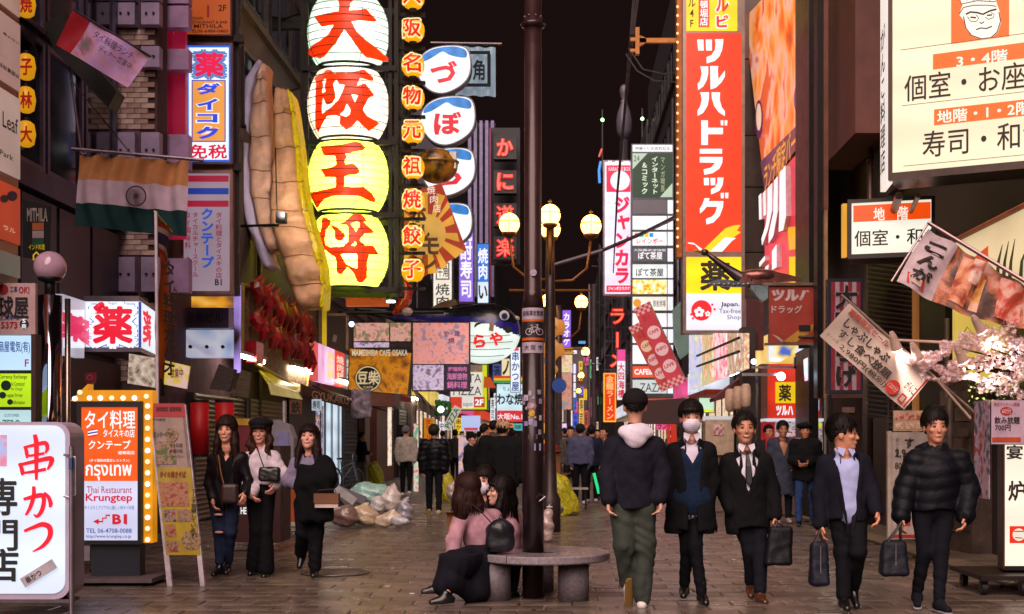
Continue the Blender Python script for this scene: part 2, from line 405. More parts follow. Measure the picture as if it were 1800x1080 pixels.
def person(label, Y, J, face=180, tilt=0, sex='m', top=None, bot=None, shoe=None, hair='short', hairc=HAIRC, skin='bf8a72',
   q=1., group=None, mask=False, smile=False, extra=None, hat=None, s=None, curl=.6, hr=.108, cut=None, side=0, name='person'):
 """J: photo pixels (x, y, depth offset m) of the joints, metres once mapped. face: degrees the face is turned
 (180 = towards the camera, 0 = away, 90 = to the right of the photo). top/bot: dicts that describe the clothes."""
 top, bot, shoe = top or {}, bot or {}, shoe or {}
 K = {k: A3(W(v[0], v[1], Y+(v[2] if len(v) > 2 else 0))) for k, v in J.items()}
 K2 = K
 gz = min(K['aL'][2], K['aR'][2])
 t = T(name, label, 'person', (K['pel'][0], K['pel'][1], 0), group)
 s = s or 1.; h0 = .012/q
 f = unit((math.sin(math.radians(face)), math.cos(math.radians(face)), 0)); up = A3((0, 0, 1))
 # body facing comes from the shoulder line unless given
 sl = K['sR']-K['sL']; sl[2] = 0; bf = unit(np.cross(up, sl))
 if bf@f < -.2 or (abs(bf@f) <= .2 and side < 0): bf = -bf
 if 'bf' in top: bf = unit((math.sin(math.radians(top['bf'])), math.cos(math.radians(top['bf'])), 0))
 br = unit(np.cross(bf, up)); Rb = np.stack([br, bf, up])
 ht = math.radians(tilt); hu = unit(up*math.cos(ht)+f*math.sin(ht)); ff = unit(f*math.cos(ht)-up*math.sin(ht)); r_ = unit(np.cross(ff, hu))
 Rh = np.stack([r_, ff, hu]); hc = K['head']
 sh = s*1.17
 def hp(x, y, z): return hc+(r_*x+ff*y+hu*z)*sh
 neck = K['neck']; pel = K['pel']; ch = (K['sL']+K['sR'])/2*.62+pel*.38; mid = (K['sL']+K['sR'])/2
 # ---- skin: one continuous body
 def head(P):
  d = el(P, hp(0, -.012, .028), (.074*sh, .092*sh, .088*sh), Rh)
  d = smin(d, el(P, hp(0, .020, -.035), (.056*sh, .062*sh, .074*sh), Rh), .03)
  d = smin(d, el(P, hp(0, .058, -.088), (.026*sh, .022*sh, .020*sh), Rh), .025)
  for sx in (-1, 1):
   d = smin(d, el(P, hp(.036*sx, .060, -.018), (.022*sh, .020*sh, .018*sh), Rh), .015)
   d = smax(d, -el(P, hp(.031*sx, .094, .010), (.019*sh, .014*sh, .012*sh), Rh), .012)
   d = smin(d, el(P, hp(.076*sx, -.005, -.004), (.009*sh, .019*sh, .030*sh), Rh), .006)
  d = smin(d, rc(P, hp(0, .078, .010), hp(0, .095, -.026), .007*sh, .0115*sh), .012)
  d = smin(d, el(P, hp(0, .080, -.058), (.022*sh, .010*sh, .010*sh), Rh), .008)
  return d
 nk = hp(0, -.015, -.07)
 def body(P):
  d = smin(head(P), rc(P, nk, neck-bf*.005, .050*s, .058*s), .03)
  d = U(.05, d, el(P, mid-up*.05*s, (.12*s, .06*s, .06*s), Rb), el(P, ch, (.13*s, .075*s, .17*s), Rb), el(P, pel, (.13*s, .08*s, .10*s), Rb))
  for e in 'LR':
   d = U(.03, d, rc(P, K['s'+e], K['e'+e], .040*s, .034*s), rc(P, K['e'+e], K['w'+e], .033*s, .022*s))
   d = U(.04, d, rc(P, K['h'+e], K['k'+e], .060*s, .045*s), rc(P, K['k'+e], K['a'+e], .044*s, .032*s))
  return d
 allk = np.array(list(K.values())); lo, hi = allk.min(0)-.12, allk.max(0)+.16
 V, Q = nets(body, lo, hi, .026/q if q < 1.2 else .024); Vs, Qs = [V], [Q]
 Vh, Qh = nets(lambda P: smin(head(P), rc(P, nk, neck-bf*.005, .050*s, .058*s), .03)-.0005, hc-.15*s-A3((0, 0, .04)), hc+.15*s, .0065/q); off = len(V)
 Vs.append(Vh); Qs.append(Qh+off); off += len(Vh)
 if not (top.get('hands') == 0):
  for e in 'LR':
   if e in top.get('pocket', ''): continue
   dd = unit(K['w'+e]-K['e'+e]); dd = unit(dd+A3((0, 0, -.5)))
   sgn = 1 if (K['w'+e]-pel)@br > 0 else -1
   fn, l2, h2 = hand_fn(K['w'+e], dd, bf*.9-br*sgn*.25, s, curl*(1 if sgn > 0 else 1)*(-1 if np.cross(dd, bf)@(-br*sgn) < 0 else 1))
   Vx, Qx = nets(fn, l2, h2, .0055/q)
   if len(Vx): Vs.append(Vx); Qs.append(Qx+off); off += len(Vx)
 mb = MB(); mb.v = [tuple(x) for v in Vs for x in v]; mb.f = [tuple(int(i) for i in x) for qq in Qs for x in qq]
 put(mb, t, 'body', SKIN(skin), True)
 # ---- face
 if abs(face-180) < 115 and q > .55:
  for sx in (-1, 1):
   put(EL(hp(.031*sx, .0845, .009), (.0125*sh, .007*sh, .0045*sh), 10, 6), t, 'eye', M('120c0b', .25, 0, .02))
   c = [hp(.031*sx+(i-2)*.0085, .094-abs(i-2)*.004, .031-abs(i-2.4+.4*sx)*.002) for i in range(5)]
   put(TU(c, [.0016*sh, .003*sh, .0033*sh, .003*sh, .0016*sh], 5), t, 'eyebrow', M('1c1210', .8, 0, .02))
  if mask:
   def mk(P):
    d = U(.02, el(P, hp(0, .040, -.045), (.066*sh, .064*sh, .062*sh), Rh), el(P, hp(0, .075, -.035), (.030*sh, .036*sh, .034*sh), Rh))
    lc = (P-hc)@Rh.T/sh
    return smax(smax(d, -(lc[:, 1]-.025)*sh, .006), (lc[:, 2]+.004)*sh, .006)+.0015*np.sin(lc[:, 2]*420)
   sput(t, 'face_mask', M('dcd4e6', .8, 0, .05, 9), mk, hc-.14*sh, hc+.14*sh, .007)
   for sx in (-1, 1): put(TU([hp(.062*sx, .03, -.02), hp(.078*sx, 0, .0)], .0015, 5), t, 'ear_loop', M('dcd4e6', .8, 0, .05, 9))
  else:
   w_ = .027 if smile else .021
   pts = [hp(w_*x, .088-abs(x)*.010, -.060+(abs(x)**2)*(.010 if smile else .001)) for x in (-1, -.5, 0, .5, 1)]
   put(TU(pts, [.002*sh]+[(.0065 if smile else .0045)*sh]*3+[.002*sh], 6), t, 'lip', M('8f3f3c' if sex == 'f' else '85493f', .45, 0, .05))
   if smile:
    pts = [hp(w_*.8*x, .0935-abs(x)*.008, -.0585+(abs(x)**2)*.007) for x in (-1, -.5, 0, .5, 1)]
    put(TU(pts, [.001*sh, .0032*sh, .0038*sh, .0032*sh, .001*sh], 5), t, 'tooth_row', M('e6dcd6', .35, 0, .03))
 # ---- hair
 hm = M(hairc, .55, 0, .35, 55, .003, 90, spec=.15, aniso=(1, 1, .15))
 def hairf(P):
  lc = (P-hc)@Rh.T/sh
  rf = 1.+.05*np.sin(np.arctan2(lc[:, 0], lc[:, 1]+.02)*17+lc[:, 2]*30)*(1 if q > .9 else .5)
  d = el(P, hp(0, -.020, .036), (.087*sh, .103*sh, hr*.98*sh), Rh)+.006*s*np.sin(lc[:, 0]*150+9*np.sin(lc[:, 2]*40))
  hl = .062 if hair not in ('bangs', 'messy', 'forward') else .046                     # hairline
  front = np.minimum(lc[:, 1]-.030, hl-lc[:, 2])      # in front of ears and below hairline
  d = smax(d, front*sh, .012)
  low = -.005 if hair in ('short', 'messy', 'forward', 'crop') else -.06
  dlow = np.minimum(low-lc[:, 2]-np.clip(-(lc[:, 1]+.03), 0, .05)*1.0, 1)
  d = smax(d, dlow*sh, .012)
  if hair == 'crop': d = d+.008*sh
  if hair == 'forward': d = smin(d, el(P, hp(.01, .062, .062), (.066*sh, .038*sh, .03*sh), Rh), .02)
  if hair in ('long', 'bangs', 'wavy'):
   L = extra.get('hair_len', .30) if extra else .30
   wv = .018*np.sin(lc[:, 2]*(38 if hair == 'wavy' else 12)+lc[:, 0]*20)*(1. if hair == 'wavy' else .3)
   P2 = P+r_*wv[:, None]*sh
   for sx in (-1, 1):
    a = hp(.070*sx, -.005, .02); b = hp(.082*sx, .025, -.12); c = hp(.088*sx, .055, -.12-L*.6)
    d = smin(d, rc(P2, a, b, .030*sh, .036*sh), .02); d = smin(d, rc(P2, b, c, .036*sh, .018*sh), .02)
   b = hp(0, -.07, -.08); c = hp(0, -.085, -.10-L*.7)
   d = smin(d, rc(P2, hp(0, -.04, .02), b, .085*sh, .085*sh), .03); d = smin(d, rc(P2, b, c, .085*sh, .055*sh), .03)
   if hair == 'bangs':
    d = smin(d, el(P, hp(0, .070, .060), (.062*sh, .026*sh, .026*sh), Rh), .012)
   d = smax(d, -el(P, hp(0, .085, -.03), (.052*sh, .075*sh, .072*sh), Rh), .012)
  return d+.004*s*np.sin(P[:, 0]*260+4*np.sin(P[:, 2]*30))*np.sin(P[:, 1]*200)
 if hair != 'none':
  L = .55 if hair in ('long', 'bangs', 'wavy') else .14
  sput(t, 'hair', hm, hairf, hc-A3((.19, .19, L))*sh, hc+.17*sh, .008/q)
  if q > .7 and not (hat and hat['k'] != 'baker'):
   rh = random.Random(hash_(label)); mb = MB(); lng = hair in ('long', 'bangs', 'wavy'); HL = ((extra or {}).get('hair_len', .3)+.06)
   for i in range(420):
    a = rh.uniform(-math.pi, math.pi); fr0 = math.exp(-(a/.75)**2); sd0 = math.exp(-((abs(a)-1.5)/.5)**2)
    e1 = 1.75 if not lng else 1.9
    e1 = e1*(1-fr0)+(1.24 if hair in ('bangs', 'forward') else 1.08 if hair == 'messy' else .92)*fr0-sd0*(.38 if not lng else -.1)+rh.gauss(0, .17 if not lng else .08)
    p0 = rh.uniform(.15, 1.)*min(1., e1-.25); n_ = 6; tw = rh.gauss(0, .22); w0 = rh.uniform(.005, .010)*sh; up_ = rh.uniform(1.0, 1.055); pts = []
    for k in range(n_):
     u = k/(n_-1); p_ = p0+(e1-p0)*u; aa = a+tw*u; pts.append(hp(.092*up_*math.sin(p_)*math.sin(aa), -.018+.109*up_*math.sin(p_)*math.cos(aa), .036+hr*up_*math.cos(p_)*1.02))
    if lng and abs(a) > 1.3:
     b0 = pts[-1]; ph = rh.uniform(0, 6); l_ = HL*rh.uniform(.7, 1.05); o_ = (b0-hc)*A3((1, 1, 0))
     for k in range(1, 7): u = k/6; pts.append(b0+o_*(.10*math.sin(u*2.)+.02)+ff*.05*u*(1 if abs(a) < 2 else -.3)*sh+r_*(.012*math.sin(u*(9 if hair == 'wavy' else 3)+ph))-up*l_*u)
    m_ = len(pts); vs = []
    for k, p_ in enumerate(pts):
     dr = pts[min(k+1, m_-1)]-pts[max(k-1, 0)]; sd2 = unit(np.cross(dr, p_-hc)); ww = w0*(1-.75*(k/(m_-1))**2); vs += [tuple(p_+sd2*ww), tuple(p_-sd2*ww)]
    mb.add(vs, [(2*k, 2*k+1, 2*k+3, 2*k+2) for k in range(m_-1)])
   put(mb, t, 'hair_strands', hm, True, kind='stuff')
 if hat:
  hmt = M(hat['c'], .85, 0, .2, 30, .002, 60)
  def hf(P):
   lc = (P-hc)@Rh.T/sh
   if hat['k'] == 'beanie':
    d = el(P, hp(0, -.014, .045), (.093*sh, .108*sh, .098*sh), Rh); d = smax(d, (.012+.25*lc[:, 1]-lc[:, 2])*sh, .008)
    return d+.0025*np.sin(np.arctan2(lc[:, 0], lc[:, 1])*26)
   if hat['k'] == 'beret':
    d = el(P, hp(.01, -.02, .080), (.125*sh, .125*sh, .050*sh), Rh); return smin(d, el(P, hp(0, -.01, .055), (.090*sh, .104*sh, .04*sh), Rh), .02)
   if hat['k'] == 'baker':
    d = el(P, hp(0, -.015, .085), (.115*sh, .12*sh, .055*sh), Rh); d = smin(d, el(P, hp(0, -.01, .058), (.092*sh, .104*sh, .03*sh), Rh), .02)
    return smin(d, el(P, hp(0, .09, .045), (.07*sh, .05*sh, .010*sh), Rh), .012)
   d = el(P, hp(0, -.014, .045), (.093*sh, .107*sh, .092*sh), Rh); d = smax(d, (.02-lc[:, 2])*sh, .004)
   return smin(d, el(P, hp(0, .105, .028), (.068*sh, .070*sh, .010*sh), Rh), .01)
  sput(t, 'cap' if hat['k'] == 'cap' else 'beanie' if hat['k'] == 'beanie' else 'beret', hmt, hf, hc-.16*sh, hc+.20*sh, .009/q)
 # ---- trousers or skirt
 bk = bot.get('k', 'trousers'); bc = bot.get('c', '14131a'); r0, r1, r2 = bot.get('r', (.092, .068, .055)); bw = bot.get('w', .010)
 hemz = bot.get('hem', .04)
 def legf(P, e):
  a, b, c = K['h'+e], K['k'+e], K['a'+e]; ce = c+unit(b-c)*hemz*.6
  return U(.03, rc(P, a, b, r0*s, r1*s), rc(P, b, ce, r1*s, r2*s))
 def botf(P):
  if bk == 'skirt':
   kn = (K['kL']+K['kR'])/2; an = (K['aL']+K['aR'])/2; d = U(.06, el(P, pel, (.17*s, .13*s, .12*s), Rb), rc(P, pel, kn, .14*s, .16*s), rc(P, kn, an+(kn-an)*.15, .16*s, bot.get('hr', .19)*s))
   ang = np.arctan2(P[:, 0]-kn[0], P[:, 1]-kn[1]); d = d+.010*np.sin(ang*11+P[:, 2]*3)*np.clip((pel[2]+.1-P[:, 2])*3, 0, 1)
  else:
   d = U(.035, el(P, pel, (.158*s, .112*s, .11*s), Rb), legf(P, 'L'), legf(P, 'R'))
   zc = P[:, 2]; amp = bw*(.5+.5*np.exp(-((zc-gz-.08)/.12)**2)+.5*np.exp(-((zc-K['kL'][2])/.12)**2))
   d = d+np.sin(P[:, 2]*46+5*np.sin(P[:, 0]*13+P[:, 1]*9+P[:, 2]*9))*amp*.28+wrinkle(P, bw*.35, 24, 1)
  return smax(d, P[:, 2]-(pel[2]+bot.get('waist', .10)*s), .004)
 lo2 = allk[:, :].min(0); pts = np.array([K[k] for k in ('pel', 'hL', 'hR', 'kL', 'kR', 'aL', 'aR')])
 sput(t, 'skirt' if bk == 'skirt' else 'trousers', M(bc, .85, 0, .22, 9, .003, 70), botf, pts.min(0)-.23*s+A3((0, 0, .17)), pts.max(0)+.22*s, h0, parent=t)
 # ---- shoes
 sc_ = shoe.get('c', '0e0d10'); L = shoe.get('L', .25)*s
 for e in 'LR':
  a = K['a'+e]; dr = shoe.get('d'+e)
  if dr is None: fd = unit(bf+A3((0, 0, -.05)))
  else: fd = unit(dr)
  ln = np.cross(fd, np.cross(up, fd)); ln = unit(ln) if np.linalg.norm(ln) > .1 else up
  if ln[2] < 0: ln = -ln
  heel = a-fd*.045*s-ln*.045*s; toe = a+fd*(L-.09*s)-ln*.055*s
  rt = np.cross(fd, ln)
  def sf(P):
   d = U(.03, rc(P, heel, heel+fd*.08*s, .036*s, .040*s), rc(P, heel+fd*.08*s, toe, .042*s, .030*s), rc(P, a+ln*shoe.get('boot', .01), heel+fd*.03, .040*s, .038*s))
   return smax(d, -((P-heel)@ln+.030*s), .006)
  o = sput(t, 'boot' if shoe.get('boot', 0) > .05 else 'shoe', M(sc_, .3 if shoe.get('shine', 1) else .8, 0, .15, 14, coat=.3 if shoe.get('shine', 1) else 0), sf, np.minimum(heel, toe)-.09*s, np.maximum(np.maximum(heel, toe), a+up*shoe.get('boot', 0))+.08*s, .009/q)
  if shoe.get('sole') and o:
   def ss(P):
    d = rc(P, heel-ln*.03*s, toe-ln*.022*s, .042*s, .036*s); return smax(smax(d, (P-heel)@ln+.026*s, .003), -((P-heel)@ln+.048*s), .003)
   sput(t, 'sole', M(shoe['sole'], .7, 0, .1, 20), ss, np.minimum(heel, toe)-.1*s, np.maximum(heel, toe)+.1*s, .009/q, parent=o)
 # ---- upper clothes
 def torso(P, g, hem, hw=.155, cr=None):
  d = el(P, mid-up*.055*s, (.175*s+g, .098*s+g, .085*s+g), Rb)
  d = smin(d, el(P, ch+up*.02, (.150*s+g, .112*s+g, .20*s), Rb), .06)
  lw = pel-up*max(0, (hem-.02)); d = smin(d, rc2(P, ch, lw, hw*s+g, top.get('hemr', hw+.012)*s+g), .06)
  return d
 def rc2(P, a, b, r1, r2):      # capsule flattened front to back
  q_ = (P-a)@Rb.T; q_[:, 1] *= 1.32; ab = Rb@(b-a); ab = ab*A3((1, 1.32, 1)); t_ = np.clip((q_@ab)/max(ab@ab, 1e-9), 0, 1)
  return (np.linalg.norm(q_-t_[:, None]*ab, axis=1)-(r1+(r2-r1)*t_))/1.2
 def sleeve(P, e, g, a1=.062, a2=.050, a3=.042):
  a, b, c = K['s'+e], K['e'+e], K['w'+e]; c = c-unit(c-b)*.01
  return U(.03, rc(P, a, b, a1*s+g, a2*s+g), rc(P, b, c, a2*s+g, a3*s+g))
 lc_ = lambda P: (P-mid)@Rb.T
 k = top.get('k', 'jacket'); g = top.get('g', .006); hem = top.get('hem', .12); hw = top.get('hw', .15)
 sleeves = top.get('sl', (.062, .052, .044)); wr_ = top.get('wr', .007); hemz2 = pel[2]-hem
 vdepth = top.get('v', 0)      # depth of the open neck below the shoulders
 if top.get('shirt'):
  def shf(P):
   d = torso(P, -.012, .02); d = smin(d, rc(P, nk-hu*.03, neck, .062*s, .068*s), .02)
   lc = lc_(P); d = smax(d, -(lc[:, 1]+.03), .01); d = smax(d, -rc(P, nk+hu*.02, neck+bf*.03, .050*s, .055*s), .006)
   return smax(d, (P-(neck+up*.035*s))@unit(up*.8-bf*-.5), .005)+wrinkle(P, .004, 30, 4)
  sput(t, 'shirt', M(top['shirt'], .85, 0, .08, 9, .002, 60), shf, mid-A3((.24, .24, .62)), mid+A3((.24, .24, .2)), .010/q)
  for sx in (-1, 1):
   a = neck+up*.03*s+br*.022*sx+bf*.062; mbc = MB()
   p = [a-br*.012*sx+up*.005, a+br*.045*sx-bf*.02+up*.022, a+br*.050*sx-up*.02-bf*.004, a+br*.016*sx-up*.055+bf*.018]
   mbc.hexa([tuple(x) for x in p]+[tuple(x+bf*.005) for x in p]); put(mbc, t, 'collar', M(top['shirt'], .85, 0, .08, 9, .002, 60))
 if top.get('inner'):
  def inf(P):
   lc = lc_(P); d = torso(P, -.002, .02); d = smax(d, -(lc[:, 1]+.03), .01)
   vd = top.get('iv', .1)
   vv = np.abs(lc[:, 0])-(lc[:, 2]+vd)*.55; d = smax(d, -np.maximum(vv, -(lc[:, 1])), .004)
   return smax(smax(d, lc[:, 2]-.03, .006), pel[2]-.14-P[:, 2], .006)+wrinkle(P, .003, 26, 2)
  sput(t, 'sweater', M(top['inner'], .9, 0, .2, 30, .002, 90), inf, mid-A3((.24, .24, .62)), mid+A3((.24, .24, .12)), .010/q)
 if top.get('tie'):
  a = neck+bf*.088-up*.01; b = ch+bf*.135-up*.02; mt = MB(); r0_ = br
  ps = [(a, .018), (a-up*.035, .013), (a*.5+b*.5+bf*.012, .026), (b, .032), (b-up*.04, .002)]
  vs_ = [p+r0_*w_+bf*.002 for p, w_ in ps]+[p-r0_*w_+bf*.002 for p, w_ in ps]+[p+r0_*w_*.7+bf*.016 for p, w_ in ps]+[p-r0_*w_*.7+bf*.016 for p, w_ in ps]; n = len(ps)
  fs_ = []
  for i in range(n-1): fs_ += [(i, i+1, 2*n+i+1, 2*n+i), (2*n+i, 2*n+i+1, 3*n+i+1, 3*n+i), (3*n+i, 3*n+i+1, n+i+1, n+i)]
  mt.add([tuple(x) for x in vs_], fs_); put(mt, t, 'necktie', M(top['tie'], .5, 0, .1, 30))
 if k != 'none':
  seed = (hash_(label) % 50)/7.
  def tf(P):
   lc = lc_(P)
   d = torso(P, g, hem, hw)
   for e in 'LR': d = smin(d, sleeve(P, e, g, *sleeves), .022)
   if top.get('collar', 1): d = smin(d, rc(P, neck-up*.02, neck+up*.02*s-bf*.01, .072*s, .070*s), .03)
   d = d+wrinkle(P, wr_*.7, 17, seed)+.18*wr_*np.sin(P[:, 2]*50+5*np.sin(P[:, 0]*20+seed)); d = smin(d, smin(rc(P, neck-up*.045, K['sL']+up*.005, .05*s+g, .05*s+g), rc(P, neck-up*.045, K['sR']+up*.005, .05*s+g, .05*s+g), .03), .04)
   if top.get('puff'):
    al = 0.; zz = P[:, 2]
    d = d-.008*np.abs(np.sin(zz*math.pi/.10+.8*np.sin(P[:, 0]*9)))+.004
   d = smax(d, -(rc(P, nk+hu*.05, neck+bf*.015-up*.02, .056*s, .058*s)), .006)
   if vdepth:
    vw = top.get('vw', .42); yy = lc[:, 1]
    cutv = np.maximum(np.abs(lc[:, 0]-top.get('vx', 0))-np.maximum((lc[:, 2]+vdepth)*vw, top.get('open', .0)), .0-yy)
    d = smax(d, -cutv, .005)
   tors = lc[:, 2]
   wl = np.minimum(np.linalg.norm((P-K['wL'])[:, :2], axis=1), np.linalg.norm((P-K['wR'])[:, :2], axis=1))
   hc_ = hemz2-P[:, 2]+.01*np.sin(P[:, 0]*19+seed)
   low = np.where(wl < .085, np.minimum(hc_, .0-99), hc_)
   inb = np.abs((P-pel)@br) < .21*s
   return smax(d, np.where(inb & (wl > .075), hc_, -1), .006)
  pts = np.array([K[x] for x in ('sL', 'sR', 'eL', 'eR', 'wL', 'wR', 'neck', 'pel')])
  l3, h3 = pts.min(0)-.16*s, pts.max(0)+.14*s; l3[2] = min(l3[2], hemz2-.03)
  sput(t, {'jacket': 'jacket', 'coat': 'coat', 'sweater': 'sweater', 'blouse': 'blouse'}[k], M(top.get('c', '141319'), top.get('ro', .85), 0, .2, 12, .003, 60, spec=.14 if top.get('ro') else .5), tf, l3, h3, h0)
  if top.get('hood'):
   def hd(P):
    lc = (P-neck)@Rb.T
    d = smin(el(P, neck-bf*.10-up*.015, (.15*s, .055*s, .075*s), Rb), el(P, neck-bf*.12-up*.08, (.075*s, .04*s, .07*s), Rb), .06); d = smin(d, rc(P, neck-br*.07-bf*.02, neck+br*.07-bf*.02, .05*s, .05*s), .05)
    d = smax(d, -el(P, neck-bf*.01+up*.08, (.075*s, .07*s, .08*s), Rb), .02)
    return d+wrinkle(P, .006, 30, 2)
   sput(t, 'hood', M(top['hood'], .9, 0, .12, 12, .003, 50), hd, neck-.22, neck+.2, .011/q)
  if top.get('lapel') and q > .6:
   for sx in (-1, 1):
    a = neck+br*.055*sx+up*.0+bf*.065; b = mid-up*vdepth*.98+bf*(.118+g)+br*.008*sx; c = mid-up*vdepth*.42+bf*(.108+g)+br*.088*sx; e_ = mid-up*vdepth*.22+bf*.098+br*.072*sx
    m_ = MB(); pp = [a, b, c, e_]; nn = bf*.008+br*.004*sx
    m_.hexa([tuple(x) for x in pp]+[tuple(x+nn) for x in pp]); put(m_, t, 'lapel', M(top['lapel'], .8, 0, .15, 20))
 return t, K
def hash_(s_): return sum((i+1)*ord(c) for i, c in enumerate(s_))
def strap(t, pts, w_, mat, name='strap'):
 n = len(pts); mb = MB()
 P = [Vector(p) for p in pts]
 for i in range(n-1): mb.cyl(P[i], P[i+1], w_, w_, 6)
 return put(mb, t, name, mat)
def handbag(label, Y, x0, y0, x1, y1, col, hx, hy, group=None, th=.12, slant=0, acc=None, base=None):
 """soft carry bag with two loop handles that reach up to the hand at photo pixel (hx, hy)"""
 a, b = W(x0, y0, Y), W(x1, y1, Y); c = A3((a+b)/2); hw, hh = abs(b.x-a.x)/2, abs(a.z-b.z)/2
 t = T('handbag', label, 'handbag', (c[0], c[1], c[2]-hh), group)
 def f(P):
  q_ = P-c; z = q_[:, 2]/hh; wd = hw*(1-.10*np.clip(z, -1, 1)); x_ = q_[:, 0]-slant*q_[:, 2]
  d = bx(np.stack([x_/wd*hw, q_[:, 1]*(1+.35*np.clip(z, -1, 1)), q_[:, 2]], 1), A3((0, 0, 0)), (hw, th/2, hh), None, .035)
  return d+wrinkle(P, .005, 26, hx)
 sput(t, 'bag_body', M(col, .5, 0, .2, 16, .003, 50, spec=.2), f, c-A3((hw+.06, th, hh+.04)), c+A3((hw+.06, th, hh+.04)), .010)
 top_ = c[2]+hh; hp_ = A3(W(hx, hy, Y))
 for dy in (-.03, .03):
  pts = []
  for i in range(9):
   u = i/8; x_ = c[0]+slant*hh+(-.55+1.1*u)*hw; k_ = math.sin(math.pi*u)**.8
   pts.append((x_*(1-k_)+hp_[0]*k_, c[1]+dy*(1-k_*.7), (top_-.02)*(1-k_)+(hp_[2]-.0)*k_))
  put(TU(pts, .007, 6), t, 'handle', M('18161a', .5, 0, .1))
 if acc:
  put(BX(c[0]-.004, c[1]-th/2-.008, c[2]-hh*.7, c[0]+.004, c[1]-th/2+.004, c[2]+hh*.8), t, 'zip', METAL('9c9ca6', .3))
 return t
# ------------------------------------------------------------ the ground
GM = M('5d5048', .50, 0, .30, 1.3, .004, 30)
m, nt, p = _mat('street_far'); L = nt.links.new
tc = _n(nt, 'ShaderNodeTexCoord'); br_ = _n(nt, 'ShaderNodeTexBrick'); L(tc.outputs['Object'], br_.inputs['Vector'])
br_.inputs['Scale'].default_value = 1; br_.inputs['Brick Width'].default_value = .45; br_.inputs['Row Height'].default_value = .3; br_.inputs['Mortar Size'].default_value = .012
for i, c in enumerate(('786a5e', '6a5c52', '4a3f38')): br_.inputs[i+1].default_value = lin(c)+(1,)
nz = _n(nt, 'ShaderNodeTexNoise', i_Scale=.9, i_Detail=5); L(tc.outputs['Object'], nz.inputs['Vector'])
mx = _n(nt, 'ShaderNodeMix', data_type='RGBA', blend_type='MULTIPLY'); mx.inputs[0].default_value = .7; L(br_.outputs[0], mx.inputs[6]); L(nz.outputs[0], mx.inputs[7]); L(mx.outputs[2], p.inputs['Base Color'])
mr = _n(nt, 'ShaderNodeMapRange'); L(nz.outputs[0], mr.inputs[0]); mr.inputs[3].default_value = .30; mr.inputs[4].default_value = .62; L(mr.outputs[0], p.inputs['Roughness'])
bp = _n(nt, 'ShaderNodeBump', i_Strength=.5, i_Distance=.006); L(br_.outputs[1], bp.inputs['Height']); bp.invert = True; L(bp.outputs[0], p.inputs['Normal'])
street = struct('street', MB().quad((-300, -60, -.03), (300, -60, -.03), (300, 27.3, -.03), (-300, 27.3, -.03)).quad((-300, 27.3, 0), (300, 27.3, 0), (300, 900, 0), (-300, 900, 0)), m)
mats_p = [M(c, r_, 0, .30, 3.0, .004, 26) for c, r_ in (('6c5e55', .27), ('64574e', .33), ('5e5149', .36), ('726358', .30), ('66574e', .25))]
PW, PD = .45, .30
def paver_mesh(k):
 g = .004; hx, hy = PW/2-g, PD/2-g; b = .012
 v = [(-hx, -hy, -.03), (hx, -hy, -.03), (hx, hy, -.03), (-hx, hy, -.03), (-hx, -hy, -.005), (hx, -hy, -.005), (hx, hy, -.005), (-hx, hy, -.005), (-hx+b, -hy+b, 0), (hx-b, -hy+b, 0), (hx-b, hy-b, 0), (-hx+b, hy-b, 0)]
 f = [(0, 1, 5, 4), (1, 2, 6, 5), (2, 3, 7, 6), (3, 0, 4, 7), (4, 5, 9, 8), (5, 6, 10, 9), (6, 7, 11, 10), (7, 4, 8, 11), (8, 9, 10, 11)]
 return v, f
pv, pf = paver_mesh(0); pmesh = [mesh('paver', pv, pf, mm) for mm in mats_p]
rest = [MB() for _ in mats_p]; cnt = 0
for j in range(int((27.3-3)/PD)):
 y = 3+PD*(j+.5)
 for i in range(-32, 22):
  x = (i+.5*(j % 2))*PW+.1; k = rng.integers(5); dz = float(rng.normal(0, .0012)); tx, ty = rng.normal(0, .004, 2)
  if x > 4.25: continue
  vis = abs(x+.1) < .42*y+.3 and y > 9.7
  if vis and cnt < 300:
   o = bpy.data.objects.new('paver', pmesh[k]); o.location = (x, y, dz); o.rotation_euler = (tx, ty, 0); COL.objects.link(o); o.parent = street; cnt += 1
  elif abs(x) < .46*y+1.5: rest[k].add([(x+a, y+b, c+dz+tx*b+ty*a) for a, b, c in pv], pf)
for k, mb in enumerate(rest): struct('paving', mb, mats_p[k], kind='stuff')
# pavement on the right with its joint and slabs
pav = struct('pavement', MB().quad((4.3, -30, .004), (60, -30, .004), (60, 400, .004), (4.3, 400, .004)), M('6d5f50', .6, 0, .25, 2, .003, 20))
for k in range(22):
 y = 10+k*.62; o = put(BX(4.30, y, -.02, 4.62, y+.605, .012), pav, 'kerb_stone', M('7c6c58', .6, 0, .2, 3, .002, 30))
 o = put(BX(4.63, y, -.02, 5.02, y+.605, .008), pav, 'slab', M('6a5b4c', .6, 0, .2, 3, .002, 30))
struct('gutter_channel', BX(4.22, 3, -.02, 4.295, 40, .002), M('241d1a', .7))
